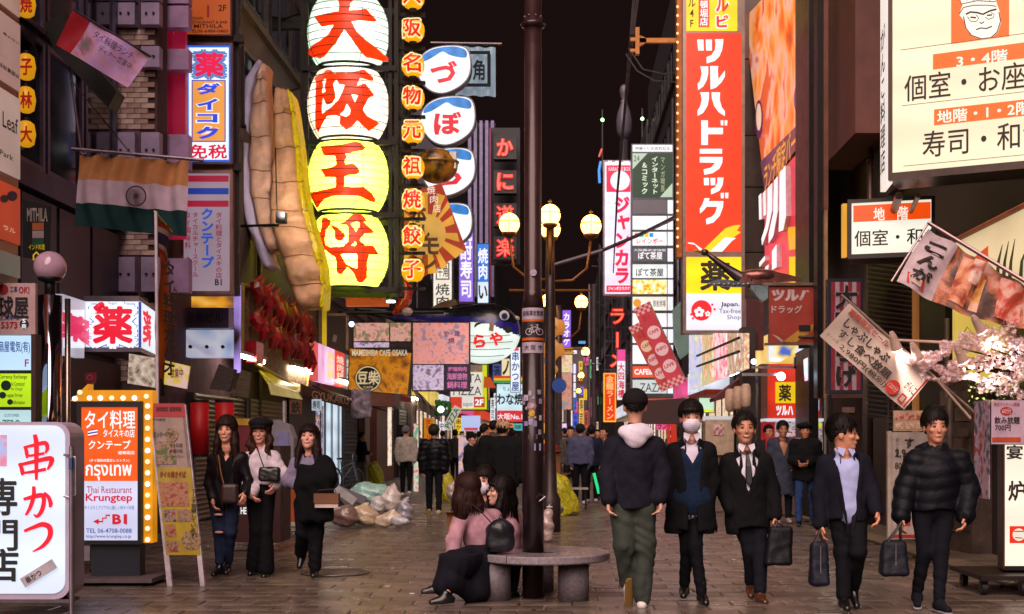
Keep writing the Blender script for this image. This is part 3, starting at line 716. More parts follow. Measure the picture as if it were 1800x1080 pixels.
# manhole cover on the left
mc = T('manhole_cover', 'round iron manhole cover with a studded rim set in the paving', 'manhole cover', W(590, 1008, YG(1008)))
c0 = W(590, 1008, YG(1008)); c0.z = .004
put(MB().lathe(c0, [(.36, 0), (.36, .006), (0.01, .006)], 40), mc, 'cover', M('4e4542', .5, .5, .3, 9))
put(RG(c0+Vector((0, 0, .008)), .33, .006, 40), mc, 'rim', M('8d817c', .5, .4)); st_ = MB()
for i in range(-6, 7):
 for j in range(-6, 7):
  if i*i+j*j < 36: st_.box(c0.x+i*.045-.010, c0.y+j*.045-.010, .009, c0.x+i*.045+.010, c0.y+j*.045+.010, .014)
put(st_, mc, 'studs', M('8d817c', .5, .4), kind='stuff')
for i, (x, y) in enumerate(((682, 1032), (725, 1045), (600, 985), (690, 1000), (1290, 985), (1385, 1040))):
 q_ = W(x, y, YG(y)); one(BX(q_.x-.025, q_.y-.02, .004, q_.x+.02, q_.y+.02, .012), 'paper_scrap', 'scrap of white paper on the paving '+['left of the bench foot', 'nearest the bench foot', 'left of the manhole', 'right of the manhole', 'between the two black coats', 'by the brown shoes'][i], 'litter', M('b9b2b6', .8), group='scraps of paper on the paving')
# ------------------------------------------------------------ buildings
def facade(label, X0, Y0, Y1, Z, wall, win=None, name='building', floors=(), bay=2.2, side=-1, depth=9, zb=0):
 """building along the street: body set back from plane X0; window bays on the upper floors as parts"""
 xb = X0+side*depth
 t = T(name, label, 'building', (X0, (Y0+Y1)/2, 0))
 put(BX(min(X0, xb), Y0, zb, max(X0, xb), Y1, Z), t, 'wall', wall)
 e = -side*.02
 n = max(1, int((Y1-Y0)/bay))
 for z in floors:
  put(BX(min(X0, X0-side*.12), Y0+.01, z-.28, max(X0, X0-side*.12), Y1-.01, z-.12), t, 'ledge', wall)
  for i in range(n):
   a = Y0+(Y1-Y0)*(i+.12)/n; b = Y0+(Y1-Y0)*(i+.88)/n
   wf = MB()
   for q_ in ((a, z, b, z+.06), (a, z+1.5, b, z+1.56), (a, z+.06, a+.06, z+1.5), (b-.06, z+.06, b, z+1.5), ((a+b)/2-.025, z+.06, (a+b)/2+.025, z+1.5)):
    wf.box(min(X0, X0-side*.05), q_[0], q_[1], max(X0, X0-side*.05), q_[2], q_[3])
   fo_ = put(wf, t, 'window', M('2d2a30', .4, .5))
   put(BX(min(X0-side*.012, X0-side*.02), a+.05, z+.05, max(X0-side*.012, X0-side*.02), b-.05, z+1.51), fo_, 'pane', win or M('0f0c12', .08, 0, .3, 2, spec=.8))
 return t
brickM = M('9a7c76', .8, 0, .22, 7, .002, 60); purp = M('a894b8', .55, .1, .15, 4)
# near left: glazed building
b1 = facade('dark glazed building with steel window frames on the left edge', -6.6, 7, 18.55, 16, M('3c2e42', .6, 0, .2, 3), floors=())
gp = M('0d0a12', .06, 0, .3, 1, spec=.9); frm = M('5a5168', .35, .8, .15, 6)
for z0, z1 in ((4.75, 6.4), (6.5, 8.0), (8.1, 9.6), (9.7, 11.2)):
 for k in range(8):
  y0 = 8.2+k*1.28; y1 = y0+1.2
  wf = MB()
  for q_ in ((y0, z0, y1, z0+.07), (y0, z1-.07, y1, z1), (y0, z0+.07, y0+.07, z1-.07), (y1-.07, z0+.07, y1, z1-.07)): wf.box(-6.6, q_[0], q_[1], -6.50, q_[2], q_[3])
  o = put(wf, b1, 'window', frm); put(BX(-6.56, y0+.06, z0+.06, -6.545, y1-.06, z1-.06), o, 'pane', gp)
put(BX(-6.6, 7.2, 4.45, -6.42, 18.5, 4.72), b1, 'ledge', M('4b4058', .4, .6))
for k in range(9): put(BX(-6.6, 8.2+k*1.15, 2.6, -6.5, 9.25+k*1.15, 4.4), b1, 'cladding_panel', M(['463a4c', '50394a', '3f3648'][k % 3], .45, .3, .2, 3))
put(BX(-6.6, 9, .0, -6.5, 18.5, 2.5), b1, 'shopfront', M('4a3436', .6, .1, .3, 2))
# brick tower with steel bands and a pier
b2 = T('brick_building', 'brick building with grey steel bands and red lit panels on the left', 'building', (-6.3, 21, 0))
put(BX(-16, 18.6, 0, -6.25, 24, 18), b2, 'wall', M('6a5058', .8, 0, .2, 3))
put(BX(-6.26, 18.62, 0, -6.0, 19.1, 18), b2, 'pier', M('5a4448', .8))
bm_ = [mesh('brick', *(lambda mb: (mb.v, mb.f))(BX(-.098, -.02, -.034, .098, .02, .034)), M(c, .8, 0, .2, 9, .002, 60)) for c in ('c0a49c', 'ac8e88', 'ccb0a6')]
fB = FF(18.6); bandz = [(-30, 8), (12, 50), (88, 124), (238, 300), (455, 515)]
def inband(py): return any(a-6 < py < b+6 for a, b in bandz)
n_ = 0; extra_b = MB()
for j in range(76):
 z = 2.3+j*.078; py = HY-(z-H)*F/18.6
 if inband(py): continue
 for i in range(3):
  x = -6.255-.205*i-(.1 if j % 2 else 0)+.13
  if x > -6.08 and j % 2 == 0: pass
  if n_ < 210: o = bpy.data.objects.new('brick', bm_[rng.integers(3)]); o.location = (x-(-6.3), 18.6-21+float(rng.normal(0, .003)), z); COL.objects.link(o); o.parent = b2; n_ += 1
for a, b in bandz:
 zt, zb_ = W(0, a, 18.6).z, W(0, b, 18.6).z
 for x0, x1 in ((205, 240), (251, 283)):
  q0, q1 = W(x0, a, 18.5), W(x1, b, 18.5); o = put(BX(q0.x, 18.42, zb_, q1.x, 18.58, zt), b2, 'steel_band', purp)
  for u in (.3, .7): put(CY((q0.x+(q1.x-q0.x)*u, 18.415, (zt+zb_)/2), (q0.x+(q1.x-q0.x)*u, 18.40, (zt+zb_)/2), .02, n=8), o, 'bolt', DARKM)
 q0, q1 = W(285, a, 19.4), W(325, b, 19.4); put(BX(q0.x, 19.25, W(0, b, 19.3).z, q1.x+.1, 19.45, W(0, a, 19.3).z), b2, 'steel_band', M('b08cb8', .5, .2, .15, 4))
for a, b in ((50, 88), (125, 238), (300, 420)):
 for x0, x1 in ((284, 302), (304, 326)):
  q0, q1 = W(x0, a, 19.6), W(x1, b, 19.6); put(BX(q0.x, 19.6, q1.z, q1.x, 19.7, q0.z), b2, 'red_panel', E('8c0f2e' if x0 < 300 else 'a01838', .55, .25))
facade('shutter fronted building behind the brick tower', -6.2, 24.05, 31, 15, M('54423f', .7, 0, .2, 3), floors=(7.5, 10), bay=2)
facade('narrow building with lit shopfront signs past the crab sign', -6.2, 31.05, 39.5, 14, M('5a4640', .7, 0, .2, 3), floors=(5.4, 8, 10.6))
facade('building with brown pillars and shutters on the left', -6.2, 39.55, 52, 17, M('3c2d2b', .7, 0, .2, 3), floors=(5.6, 8.4, 11.2, 14))
facade('dark building behind the pufferfish lantern', -6.4, 52.05, 68, 13, M('2c2329', .7, 0, .2, 3), floors=(6, 9))
facade('tower with pale vertical fins', -6.4, 68.05, 86, 19.5, M('3a3442', .7, 0, .2, 3), floors=(6, 9, 12))
facade('low building far down on the left side', -6.4, 86.1, 130, 17, M('2f2a30', .7, 0, .2, 3), floors=(6, 9, 12), bay=4)
facade('farthest building on the left side of the street', -6.8, 130.1, 230, 21, M('2a252c', .7, 0, .2, 3), floors=(7, 11, 15), bay=8)
# right side
b5 = facade('dark building with steel cladding and a red brown column on the right edge', 5.25, 5, 23.9, 15, M('3c2e2c', .6, 0, .25, 3), side=1)
q0, q1 = W(1440, 0, 23.8), W(1460, 0, 23.8)
put(BX(4.45, 22.4, 0, 4.62, 23.7, 15), b5, 'steel_column', M('1b1518', .4, .5))
put(BX(4.62, 19.6, 6.2, 5.2, 22.3, 15), b5, 'red_brown_column', M('6a4038', .55, .1, .2, 2))
for k in range(6):
 z = 5.2+k*1.55; put(BX(5.08, 13.2, z, 5.24, 16.2, z+1.5), b5, 'cladding_panel', M(['433030', '3a2a2b', '4a3535'][k % 3], .5, .2, .2, 2)); put(BX(5.08, 16.25, z, 5.24, 19.5, z+1.5), b5, 'cladding_panel', M(['3a2a2b', '4a3535', '433030'][k % 3], .5, .2, .2, 2))
facade('drugstore building with grey wall panels on the right', 5.3, 24, 36, 17, M('4f4240', .7, 0, .2, 3), side=1)
facade('building with a tenant sign tower on the right', 5.2, 36.05, 50, 16, M('39303a', .7, 0, .2, 3), side=1, floors=(9, 12))
facade('dark building with outdoor pipes behind the ramen sign', 4.9, 50.05, 70, 21, M('2f2a30', .7, 0, .2, 3), side=1, floors=(5, 8, 11, 14, 17), bay=3)
facade('narrow dark building far down on the right', 4.8, 70.05, 110, 19, M('37313a', .7, 0, .2, 3), side=1, floors=(6, 9, 12, 15), bay=5)
facade('farthest building on the right side of the street', 5.0, 110.1, 230, 24, M('2a262c', .7, 0, .2, 3), side=1, floors=(7, 11, 15), bay=8)
facade('lit building closing the far end of the street', -30, 262, 275, 21, M('4f4248', .6, 0, .4, .2), side=1, depth=60)
facade('tall dark slab beyond the tenant tower', 12, 110, 125, 48, M('3a3846', .7, 0, .15, 1), side=1, depth=26, name='tower_block')
# grey ribbed box building seen above the tenant signs
t = T('tower_block', 'grey ribbed roof block rising behind the tenant sign tower', 'building', W(1165, 400, 72)); f7 = FF(72)
put(SL(f7, 1137, 210, 1205, 520, -6, 0), t, 'wall', M('4c5260', .6));
for i in range(8): put(SL(f7, 1138+i*8.3, 212, 1141+i*8.3, 520, .0, .12), t, 'rib', M('646b7a', .5))
# fins on the left tower
t = T('fin_screen', 'screen of pale violet vertical fins above the red neon signs', 'facade screen', W(845, 520, 66)); f6 = FF(66)
put(SL(f6, 822, 213, 870, 530, -1.5, -.5), t, 'backing', M('2b2634', .6))
for i in range(5): put(SL(f6, 823+i*10, 213, 828.5+i*10, 522, -.4, .1), t, 'fin', M('8178a0', .5, .2))
# shutters and shopfronts on the left side
def shutter(label, fr, x0, y0, x1, y1, col, slats=22, group='roller shutters'):
 a0, b0 = fr.ab(x0, y0); a1, b1 = fr.ab(x1, y1); b0 = fr.v.z*0+b0
 t = T('roller_shutter', label, 'shutter', fr.q((a0+a1)/2, b1, 0), group); mb = MB(); n = slats*2
 vs = []
 for i in range(n+1): vs += [fr.q(a0, b0+(b1-b0)*i/n, .05+(.03 if i % 2 else 0)), fr.q(a1, b0+(b1-b0)*i/n, .05+(.03 if i % 2 else 0))]
 mb.add(vs, [(2*i, 2*i+1, 2*i+3, 2*i+2) for i in range(n)]); put(mb, t, 'slats', M(col, .5, .3, .15, 3, aniso=(1, 1, 6)), kind='stuff')
 pm = MB()
 for a in (a0, a1): pm.hexa([fr.q(a+u, b, d) for b in (b0, b1) for u, d in ((-.05, 0), (.05, 0), (.05, .12), (-.05, .12))][:4]+[fr.q(a+u, b1, d) for u, d in ((-.05, 0), (.05, 0), (.05, .12), (-.05, .12))])
 put(pm, t, 'guide_rail', M('3a3436', .5, .5)).name; return t
L1, L2 = FS(-6.2), FS(-6.2)
def gy(x, X=-6.2): return HY+H*F/(F*X/(x-CX))
shutter('long beige shutter behind the three women', L1, 330, 690, 425, gy(425)-2, '7b6f63', 26)
shutter('pale shutter left of the bicycle', L1, 430, 700, 500, gy(500)-2, '93887c', 24)
shutter('grey shutter behind the man with the phone', L1, 598, 700, 625, gy(625)-1, '77747c', 22)
shutter('beige shutter left of the white jacket', L1, 668, 715, 690, gy(690)-1, 'a0907c', 22)
shutter('grey green shutter right of the white jacket', L1, 696, 720, 712, gy(712)-1, '7c8078', 20)
def boxX(x0, x1, y0, y1, X, mat, name, label, cat, d=.15, group=None):
 fr = FS(X); a0, b0 = fr.ab(x0, y0); a1, b1 = fr.ab(x1, y1); mb = MB()
 return one(mb.hexa([fr.q(a, b, 0) for a, b in ((a0, b0), (a1, b0), (a1, b1), (a0, b1))]+[fr.q(a, b, d) for a, b in ((a0, b0), (a1, b0), (a1, b1), (a0, b1))]), name, label, cat, mat, group=group)
boxX(646, 666, 690, gy(666), -6.2, M('6b3a30', .5, 0, .15, 4), 'pillar', 'red brown tiled pillar left of the beige shutter', 'pillar', .3)
boxX(627, 636, 700, gy(636), -6.2, M('7d5a4a', .5, 0, .15, 4), 'pillar', 'slim brown pillar beside the grey shutter', 'pillar', .25)
boxX(712, 722, 700, gy(722), -6.2, M('54453f', .5, 0, .15, 4), 'pillar', 'dark pillar right of the grey green shutter', 'pillar', .25)
boxX(502, 548, 690, gy(548), -6.2, M('4a3e3c', .6, 0, .3, 2), 'shop_wall', 'dark shop wall behind the woman in lilac', 'wall', .1)
t = T('shop_window', 'white lit doorway of a shop left of the grey shutter', 'shop window', L1.pt(585, gy(585), 0)); put(SL(L1, 566, 705, 597, gy(597), .0, .05), t, 'glass', E('cfe4f2', .95, .12, True))
for x in (566, 578, 590): put(SL(L1, x, 705, x+1.2, gy(x), .05, .09), t, 'mullion', METAL('a8a8b0'))
t = T('poster_stand', 'orange and blue lit poster panel beside the white doorway', 'poster', L1.pt(558, gy(558), 0)); put(SL(L1, 549, 712, 562, 850, .02, .1), t, 'panel', PH('orangeposter', ('e0522a', 'f2b07a', '2a4b8a', 'e8e4ee'), 2.2, .7))
# signs above the shops on the left (parallel to the street)
t = T('shop_sign', 'pink and red lit menu boards above the brown awning', 'sign', L1.pt(580, 690, 0)); LA = FS(-6.0)
for i, (x0, x1, c) in enumerate(((536, 548, 'd84a48'), (549, 560, 'f0b4dc'), (561, 578, 'f6c6ea'), (579, 596, 'e8402c'), (597, 606, '5b5560'), (607, 614, 'c8c23a'))):
 yt = lambda x: HY+(600-HY)*(985-x)/(985-540)-6; yb = lambda x: HY+(668-HY)*(985-x)/(985-540)
 yt2 = lambda x: 775-(175)*(985-x)/445; o = put(FP(LA, [(x0, yt2(x0)), (x1, yt2(x1)), (x1, yb(x1)), (x0, yb(x0))], 0, .15), t, 'panel', E(c, .95, .15, i in (1, 3)))
 if i in (2, 3, 4): TX(t, LA, '焼肉鍋', x0+2, yt2(x0)+8, x1-2, yb(x0)-6, E('e0d43a' if i == 2 else 'f4ead2', .9), .02, True, .16, parent=o)
t = T('awning', 'brown shop awning with pale lettering under the pink boards', 'awning', L1.pt(590, 700, 0)); mb = MB()
aw = [LA.pt(548, 676, 0), LA.pt(640, 708, 0), LA.pt(640, 722, .7), LA.pt(546, 700, .7)]; mb.hexa([tuple(p_) for p_ in aw]+[tuple(p_-Vector((0, 0, .04))) for p_ in aw]); put(mb, t, 'canopy', M('4a2e28', .8))
put(FP(FS(-5.3), [(528, 675), (623, 712), (623, 722), (528, 694)], 0, .03), t, 'valance', M('5a3a30', .8)); TX(t, FS(-5.3), 'GYUKAKU', 545, 686, 610, 712, M('c8b4a0', .7), .01, d=.035)
# yellow awning
t = T('awning', 'yellow fabric awning below the red crab sign', 'awning', L1.pt(500, 680, 0))
a_, b_, c_, d_ = W(455, 650, 24.5), W(535, 678, 29), W(524, 690, 27), W(470, 672, 23)
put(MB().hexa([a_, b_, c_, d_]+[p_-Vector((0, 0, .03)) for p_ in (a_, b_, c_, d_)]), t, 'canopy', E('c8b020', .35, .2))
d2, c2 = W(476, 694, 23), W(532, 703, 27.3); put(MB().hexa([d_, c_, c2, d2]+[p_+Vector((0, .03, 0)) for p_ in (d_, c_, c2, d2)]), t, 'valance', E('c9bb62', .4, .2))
# awnings farther along
for i, (x0, y0, x1, y1, c, lb) in enumerate(((722, 700, 768, 728, 'a89c98', 'striped black and white awning by the pink menu board'), (655, 690, 720, 716, '5a342c', 'dark red shop canopy above the pillars'))):
 t = T('awning', lb, 'awning', W(x0, y1, 45)); n = 7
 for k in range(n):
  u0, u1 = k/n, (k+1)/n; A = Vector(W(x0, y0-22, 46)).lerp(W(x1, y1-10, 62), u0); B = Vector(W(x0, y0-22, 46)).lerp(W(x1, y1-10, 62), u1); C_ = Vector(W(x0+14, y0, 44)).lerp(W(x1+6, y1, 60), u1); D_ = Vector(W(x0+14, y0, 44)).lerp(W(x1+6, y1, 60), u0)
  put(MB().hexa([A, B, C_, D_]+[p_-Vector((0, 0, .06)) for p_ in (A, B, C_, D_)]), t, 'canopy_strip', M('2a2224' if (k % 2 and i == 0) else c, .8))
  dn = Vector((0, 0, -.35)); put(MB().hexa([D_, C_, C_+dn, D_+dn]+[p_+Vector((-.03, 0, 0)) for p_ in (D_, C_, C_+dn, D_+dn)]), t, 'valance', M(c if not (k % 2 and i == 0) else '8a7f7c', .8))
# ------------------------------------------------------------ glowing shop fronts added to light the paving, air conditioners, lit upper windows
ri = random.Random(17)
fr_c = (('fff0d8', 1.), ('ffd8a0', .9), ('e8f0ff', .95), ('ffb070', .8), ('ffe8f0', .9)); nm_l = ['noodle', 'octopus ball', 'souvenir', 'fruit', 'crab', 'sweets', 'toy', 'grill', 'shoe', 'game']
for i, (side, X, Ya, Yb_) in enumerate(((-1, -6.1, 41, 44.5), (-1, -6.3, 53, 58), (-1, -6.3, 60, 67), (-1, -6.3, 70, 82), (-1, -6.3, 88, 105), (1, 5.15, 25, 29.5), (1, 5.1, 37, 42), (1, 5.1, 44, 49), (1, 4.8, 52, 60), (1, 4.7, 62, 69), (1, 4.7, 72, 90))):
 c, st = fr_c[i % 5]; t = T('shopfront', 'lit open %s shop front on the %s, %s' % (nm_l[i % 10], 'left side' if side < 0 else 'right side', ('beyond the closed shutters', 'behind the crowd', 'by the far signs', 'far down', 'at the end of the row', 'next to the drugstore', 'under the tenant tower', 'past the tenant tower', 'by the neon rack', 'beyond the neon rack', 'at the end of the right row')[i]), 'shopfront', (X, (Ya+Yb_)/2, 0), 'lit shop fronts along the street')
 x0, x1 = (X, X+.1) if side < 0 else (X-.1, X)
 put(BX(x0, Ya, .5, x1, Yb_, 2.7), t, 'fill_panel', PH('shop%d' % (i % 5), ('a8805a', c, 'fff4e0', 'd89a78'), 2.2, st*.9, .8, True, det=3, stretch=(1, 1, 1.6)))  # glowing panel added as fill for the middle of the street
 put(BX(x0-side*.02, Ya, 0, x1-side*.05, Yb_, .5), t, 'counter', M('8a5a40', .6)); put(BX(min(x0, x0-side*.7), Ya, 2.75, max(x1, x1-side*.7), Yb_, 2.9), t, 'canopy', M(('a03020', 'c8b8a0', '3a4a70')[i % 3], .7)); put(BX(min(x0, x0-side*.72), Ya, 2.92, max(x0, x0-side*.66), Yb_, 3.6), t, 'name_board', E(('e8482a', 'f0d060', 'e8f0ff', 'e85090')[i % 4], .8, .2, True))
 for k in range(int((Yb_-Ya)/1.6)): put(BX(x0-side*.03, Ya+k*1.6, .5, x1-side*.06, Ya+k*1.6+.1, 2.72), t, 'door_post', DARKM)
for i in range(16):
 s2 = -1 if i % 2 else 1; Y = 26+i*2.6; X = -6.2 if s2 < 0 else 5.2; z = 5.1+(i*37 % 7)*.8; t = T('air_conditioner', 'grey outdoor air conditioner box on the %s upper wall, %s from the camera' % ('left' if s2 < 0 else 'right', ('nearest', 'second', 'third', 'fourth', 'fifth', 'sixth', 'seventh', 'farthest')[i//2]), 'air conditioner', (X, Y, z), 'air conditioner boxes on the upper walls of the '+('left' if s2 < 0 else 'right'))
 put(BX(min(X, X-s2*.35), Y, z, max(X, X-s2*.35), Y+.8, z+.6), t, 'casing', M('8a8480', .6)); put(RG((X-s2*.18, Y-.005, z+.3), .15, .01, 16, 4, 'y'), t, 'fan_guard', DARKM); put(CY((X-s2*.1, Y+.4, z), (X-s2*.1, Y+.4, z-2.2), .03, n=6), t, 'pipe', M('6a6460', .6))
gs = MB()
for k in range(170): y = ri.uniform(9.9, 20); x = ri.uniform(-.4*y, 4.1); r = ri.uniform(.008, .022); gs.add([(x+r*math.cos(a)*ri.uniform(.8, 1.2), y+r*math.sin(a), .0045) for a in np.linspace(0, 6.28, 8)[:-1]], [tuple(range(7))])
struct('gum_spots', gs, M('2f2826', .6), kind='stuff')
for i, (X, Y, z, ln, place) in enumerate(((-5.8, 22.5, 2.95, 2., 'over the long beige shutter'), (-5.8, 27., 3.0, 2.2, 'over the pale shutter'), (-5.8, 33., 3.0, 2.2, 'over the white doorway'), (-5.8, 41.5, 3.1, 2.4, 'over the red brown pillar'), (-5.8, 49., 3.1, 2.4, 'under the striped awning'), (4.9, 21.5, 3.1, 1.5, 'over the brown metal door'), (4.6, 31.5, 3.2, 2.4, 'under the red eave'), (4.6, 40., 3.2, 2.4, 'under the tenant tower'))):
 t = T('fluorescent_lamp', 'white fluorescent tube lamp '+place, 'lamp', (X, Y, z), 'tube lamps under the shop canopies'); put(BX(X-.06, Y, z, X+.06, Y+ln, z+.06), t, 'batten', M('b8b4b0', .5)); put(CY((X, Y+.05, z-.03), (X, Y+ln-.05, z-.04), .035, n=8), t, 'tube', E('fff0dc', 34, .02, True), True)
for i, (X, Y, z, h_, c) in enumerate(((-6.13, 25.5, 0, 6.5, '6a5c5c'), (-6.13, 31.8, 0, 9, '7a6c60'), (-6.13, 39.2, 0, 10, '54484c'), (-6.3, 55, 0, 11, '6a6068'), (5.13, 24.6, 0, 12, '7a6a60'), (5.13, 36.8, 0, 13, '5a5258'), (4.8, 51, 0, 15, '8a8088'), (4.8, 53.5, 0, 16, '5a545a'), (4.8, 58, 0, 14, '7a7078'), (5.1, 20.6, 0, 9, '6a5048'))):
 t = T('drain_pipe', 'vertical drain pipe on the %s wall, %s from the camera' % (('left', 'right')[X > 0], ('nearest', 'second', 'third', 'fourth', 'fifth', 'sixth', 'seventh', 'eighth', 'ninth', 'tenth')[i]), 'pipe', (X, Y, 0), 'drain pipes on the walls'); put(CY((X, Y, 0), (X, Y, h_), .05, n=8), t, 'tube', M(c, .4, .4), True)
 for k in range(1, int(h_/2)): put(RG((X, Y, k*2), .058, .015, 10, 4), t, 'clamp', METAL('8a8080'))
# ------------------------------------------------------------ giant lanterns in their steel frame
YL = 27.0; fL = FF(YL); kL = YL/F
t = T('lantern_tower', 'tall dark steel frame that holds four giant paper lanterns', 'sign frame', W(612, 515, YL))
fm = M('2a2723', .5, .6, .2, 5)
for x in (532, 539, 686, 697):
 for dy in (0, .95):
  a, b = W(x, -60, YL), W(x, 516, YL); put(BX(a.x-.04, YL+dy-.04, b.z, a.x+.04, YL+dy+.04, a.z), t, 'post', fm)
for y in (-6, 122, 252, 379, 510):
 for dy in (-.05, .95):
  a, b = W(532, y, YL), W(698, y, YL); put(BX(a.x, YL+dy-.05, a.z-.055, b.x, YL+dy+.05, a.z+.055), t, 'crossbar', fm)
 for x in (534, 696): a = W(x, y, YL); put(BX(a.x-.04, YL, a.z-.05, a.x+.04, YL+.95, a.z+.05), t, 'side_bar', fm)
for y0, y1 in ((20, 100), (150, 232), (280, 360)): put(CY(W(539, y0, YL+.5), W(480, y1-60, YL+.9), .02, n=6), t, 'tie_rod', fm)
put(BX(*W(440, 55, YL+1), *W(535, 30, YL+.8)), t, 'wall_bracket', fm)
def S(z, o, pts): return [(o[0]+x/z, o[1]+y/z) for x, y in pts]
Z1 = 1412/170; Z4 = 1311/170
KA = [S(Z1, (530, 0), p_) for p_ in (
 [(522, 55), (575, 18), (690, 25), (805, 115), (765, 155), (750, 270), (850, 262), (985, 225), (1130, 370), (1100, 405), (900, 415), (790, 430), (860, 570), (1000, 690), (1330, 880), (1290, 905), (1150, 905), (980, 910), (920, 860), (690, 555), (560, 740), (380, 895), (300, 912), (180, 850), (20, 745), (120, 722), (300, 690), (450, 610), (535, 480), (350, 492), (270, 380), (205, 292), (270, 318), (480, 295), (600, 280), (605, 180), (585, 105)],)]
KB = [S(Z1, (530, 120), [(195, 180), (240, 160), (330, 150), (395, 85), (460, 90), (540, 168), (580, 135), (700, 160), (820, 130), (950, 80), (1075, 190), (1080, 240), (1040, 250), (900, 225), (880, 300), (865, 350), (975, 300), (1100, 460), (1020, 530), (945, 690), (1000, 770), (1160, 840), (1080, 920), (1010, 970), (865, 845), (770, 940), (700, 972), (610, 890), (625, 800), (560, 775), (430, 778), (330, 900), (275, 975), (225, 900), (235, 820), (250, 600), (248, 300), (235, 215)])]
KBh = [S(Z1, (530, 120), p_) for p_ in ([(345, 260), (400, 222), (415, 250), (390, 340), (410, 430), (365, 450), (355, 430), (372, 330)], [(372, 512), (425, 625), (500, 615), (560, 540), (560, 470), (520, 330), (570, 262), (605, 330), (690, 345), (650, 460), (600, 560), (500, 655), (360, 742), (350, 700)], [(790, 487), (880, 487), (838, 588)], [(725, 622), (775, 700), (760, 765), (710, 798), (620, 770), (680, 720)])]
KC = [S(Z1, (530, 250), p_) for p_ in ([(310, 70), (370, 100), (500, 110), (660, 98), (830, 45), (900, 65), (972, 140), (940, 185), (700, 250), (725, 290), (695, 350), (705, 402), (760, 395), (810, 382), (880, 440), (910, 520), (850, 550), (690, 572), (690, 720), (850, 725), (960, 712), (1060, 790), (1110, 870), (1085, 912), (1020, 900), (900, 850), (700, 842), (500, 850), (380, 880), (270, 965), (220, 970), (160, 830), (155, 745), (250, 768), (540, 735), (565, 700), (560, 590), (410, 580), (330, 465), (520, 435), (570, 400), (560, 320), (545, 275), (380, 262), (330, 160)],)]
KD = [S(Z4, (530, 375), [(300, 95), (345, 75), (440, 150), (435, 195), (520, 230), (640, 330), (645, 370), (615, 420), (560, 432), (510, 395), (505, 300), (435, 205), (385, 260), (370, 400), (375, 470), (440, 508), (620, 505), (690, 430), (690, 250), (660, 205), (540, 202), (640, 160), (760, 15), (860, 60), (910, 130), (880, 160), (1015, 290), (1000, 308), (900, 320), (835, 410), (900, 478), (1010, 480), (1062, 560), (1060, 590), (960, 600), (930, 700), (920, 900), (850, 972), (790, 955), (760, 860), (680, 772), (600, 865), (555, 865), (530, 830), (530, 700), (510, 640), (440, 600), (378, 540), (355, 600), (370, 880), (320, 965), (285, 960), (275, 800), (275, 675), (180, 730), (135, 650), (160, 625), (270, 500), (220, 420), (155, 240), (200, 250), (300, 295), (315, 200)])]
KDh = [S(Z4, (530, 375), p_) for p_ in ([(715, 195), (780, 158), (830, 165), (825, 240), (785, 305), (760, 260)], [(730, 488), (780, 440), (803, 465), (780, 495)], [(590, 608), (700, 595), (805, 600), (808, 785), (750, 778), (660, 735)])]
import bmesh
def on_lantern(mb, cx, cy, rx, rz, Rd, off):
 """subdivide a flat mesh and lay it onto the bulging front of the lantern"""
 bm = bmesh.new(); vs = [bm.verts.new(v) for v in mb.v]
 for f in mb.f:
  try: bm.faces.new([vs[i] for i in f])
  except ValueError: pass
 for _ in range(5):
  e = [x for x in bm.edges if x.calc_length() > .12]
  if not e: break
  bmesh.ops.subdivide_edges(bm, edges=e, cuts=1); bmesh.ops.triangulate(bm, faces=bm.faces)
 c = W(cx, cy, YL); out = MB()
 for v in bm.verts:
  q_ = 1-((v.co.x-c.x)/rx)**2-((v.co.z-c.z)/rz)**2*.82
  v.co.y = c.y-Rd*math.sqrt(max(q_, .02))-off
 bm.verts.index_update(); out.v = [tuple(v.co) for v in bm.verts]; out.f = [tuple(v.index for v in f.verts) for f in bm.faces]; bm.free(); return out
lan = (('giant pale green lantern with the red character for big, topmost in the frame', 61, 'cfeedd', KA, (), 62, 58),
  ('giant cream lantern with the second red character, second from the top', 187, 'f4ecd2', KB, KBh, 72, 60),
  ('giant lime yellow lantern with the red character for king, third from the top', 314, 'cfea48', KC, (), 230, 60),
  ('giant lime yellow lantern with the last red character, lowest in the frame', 444, 'cfea48', KD, KDh, 230, 63))
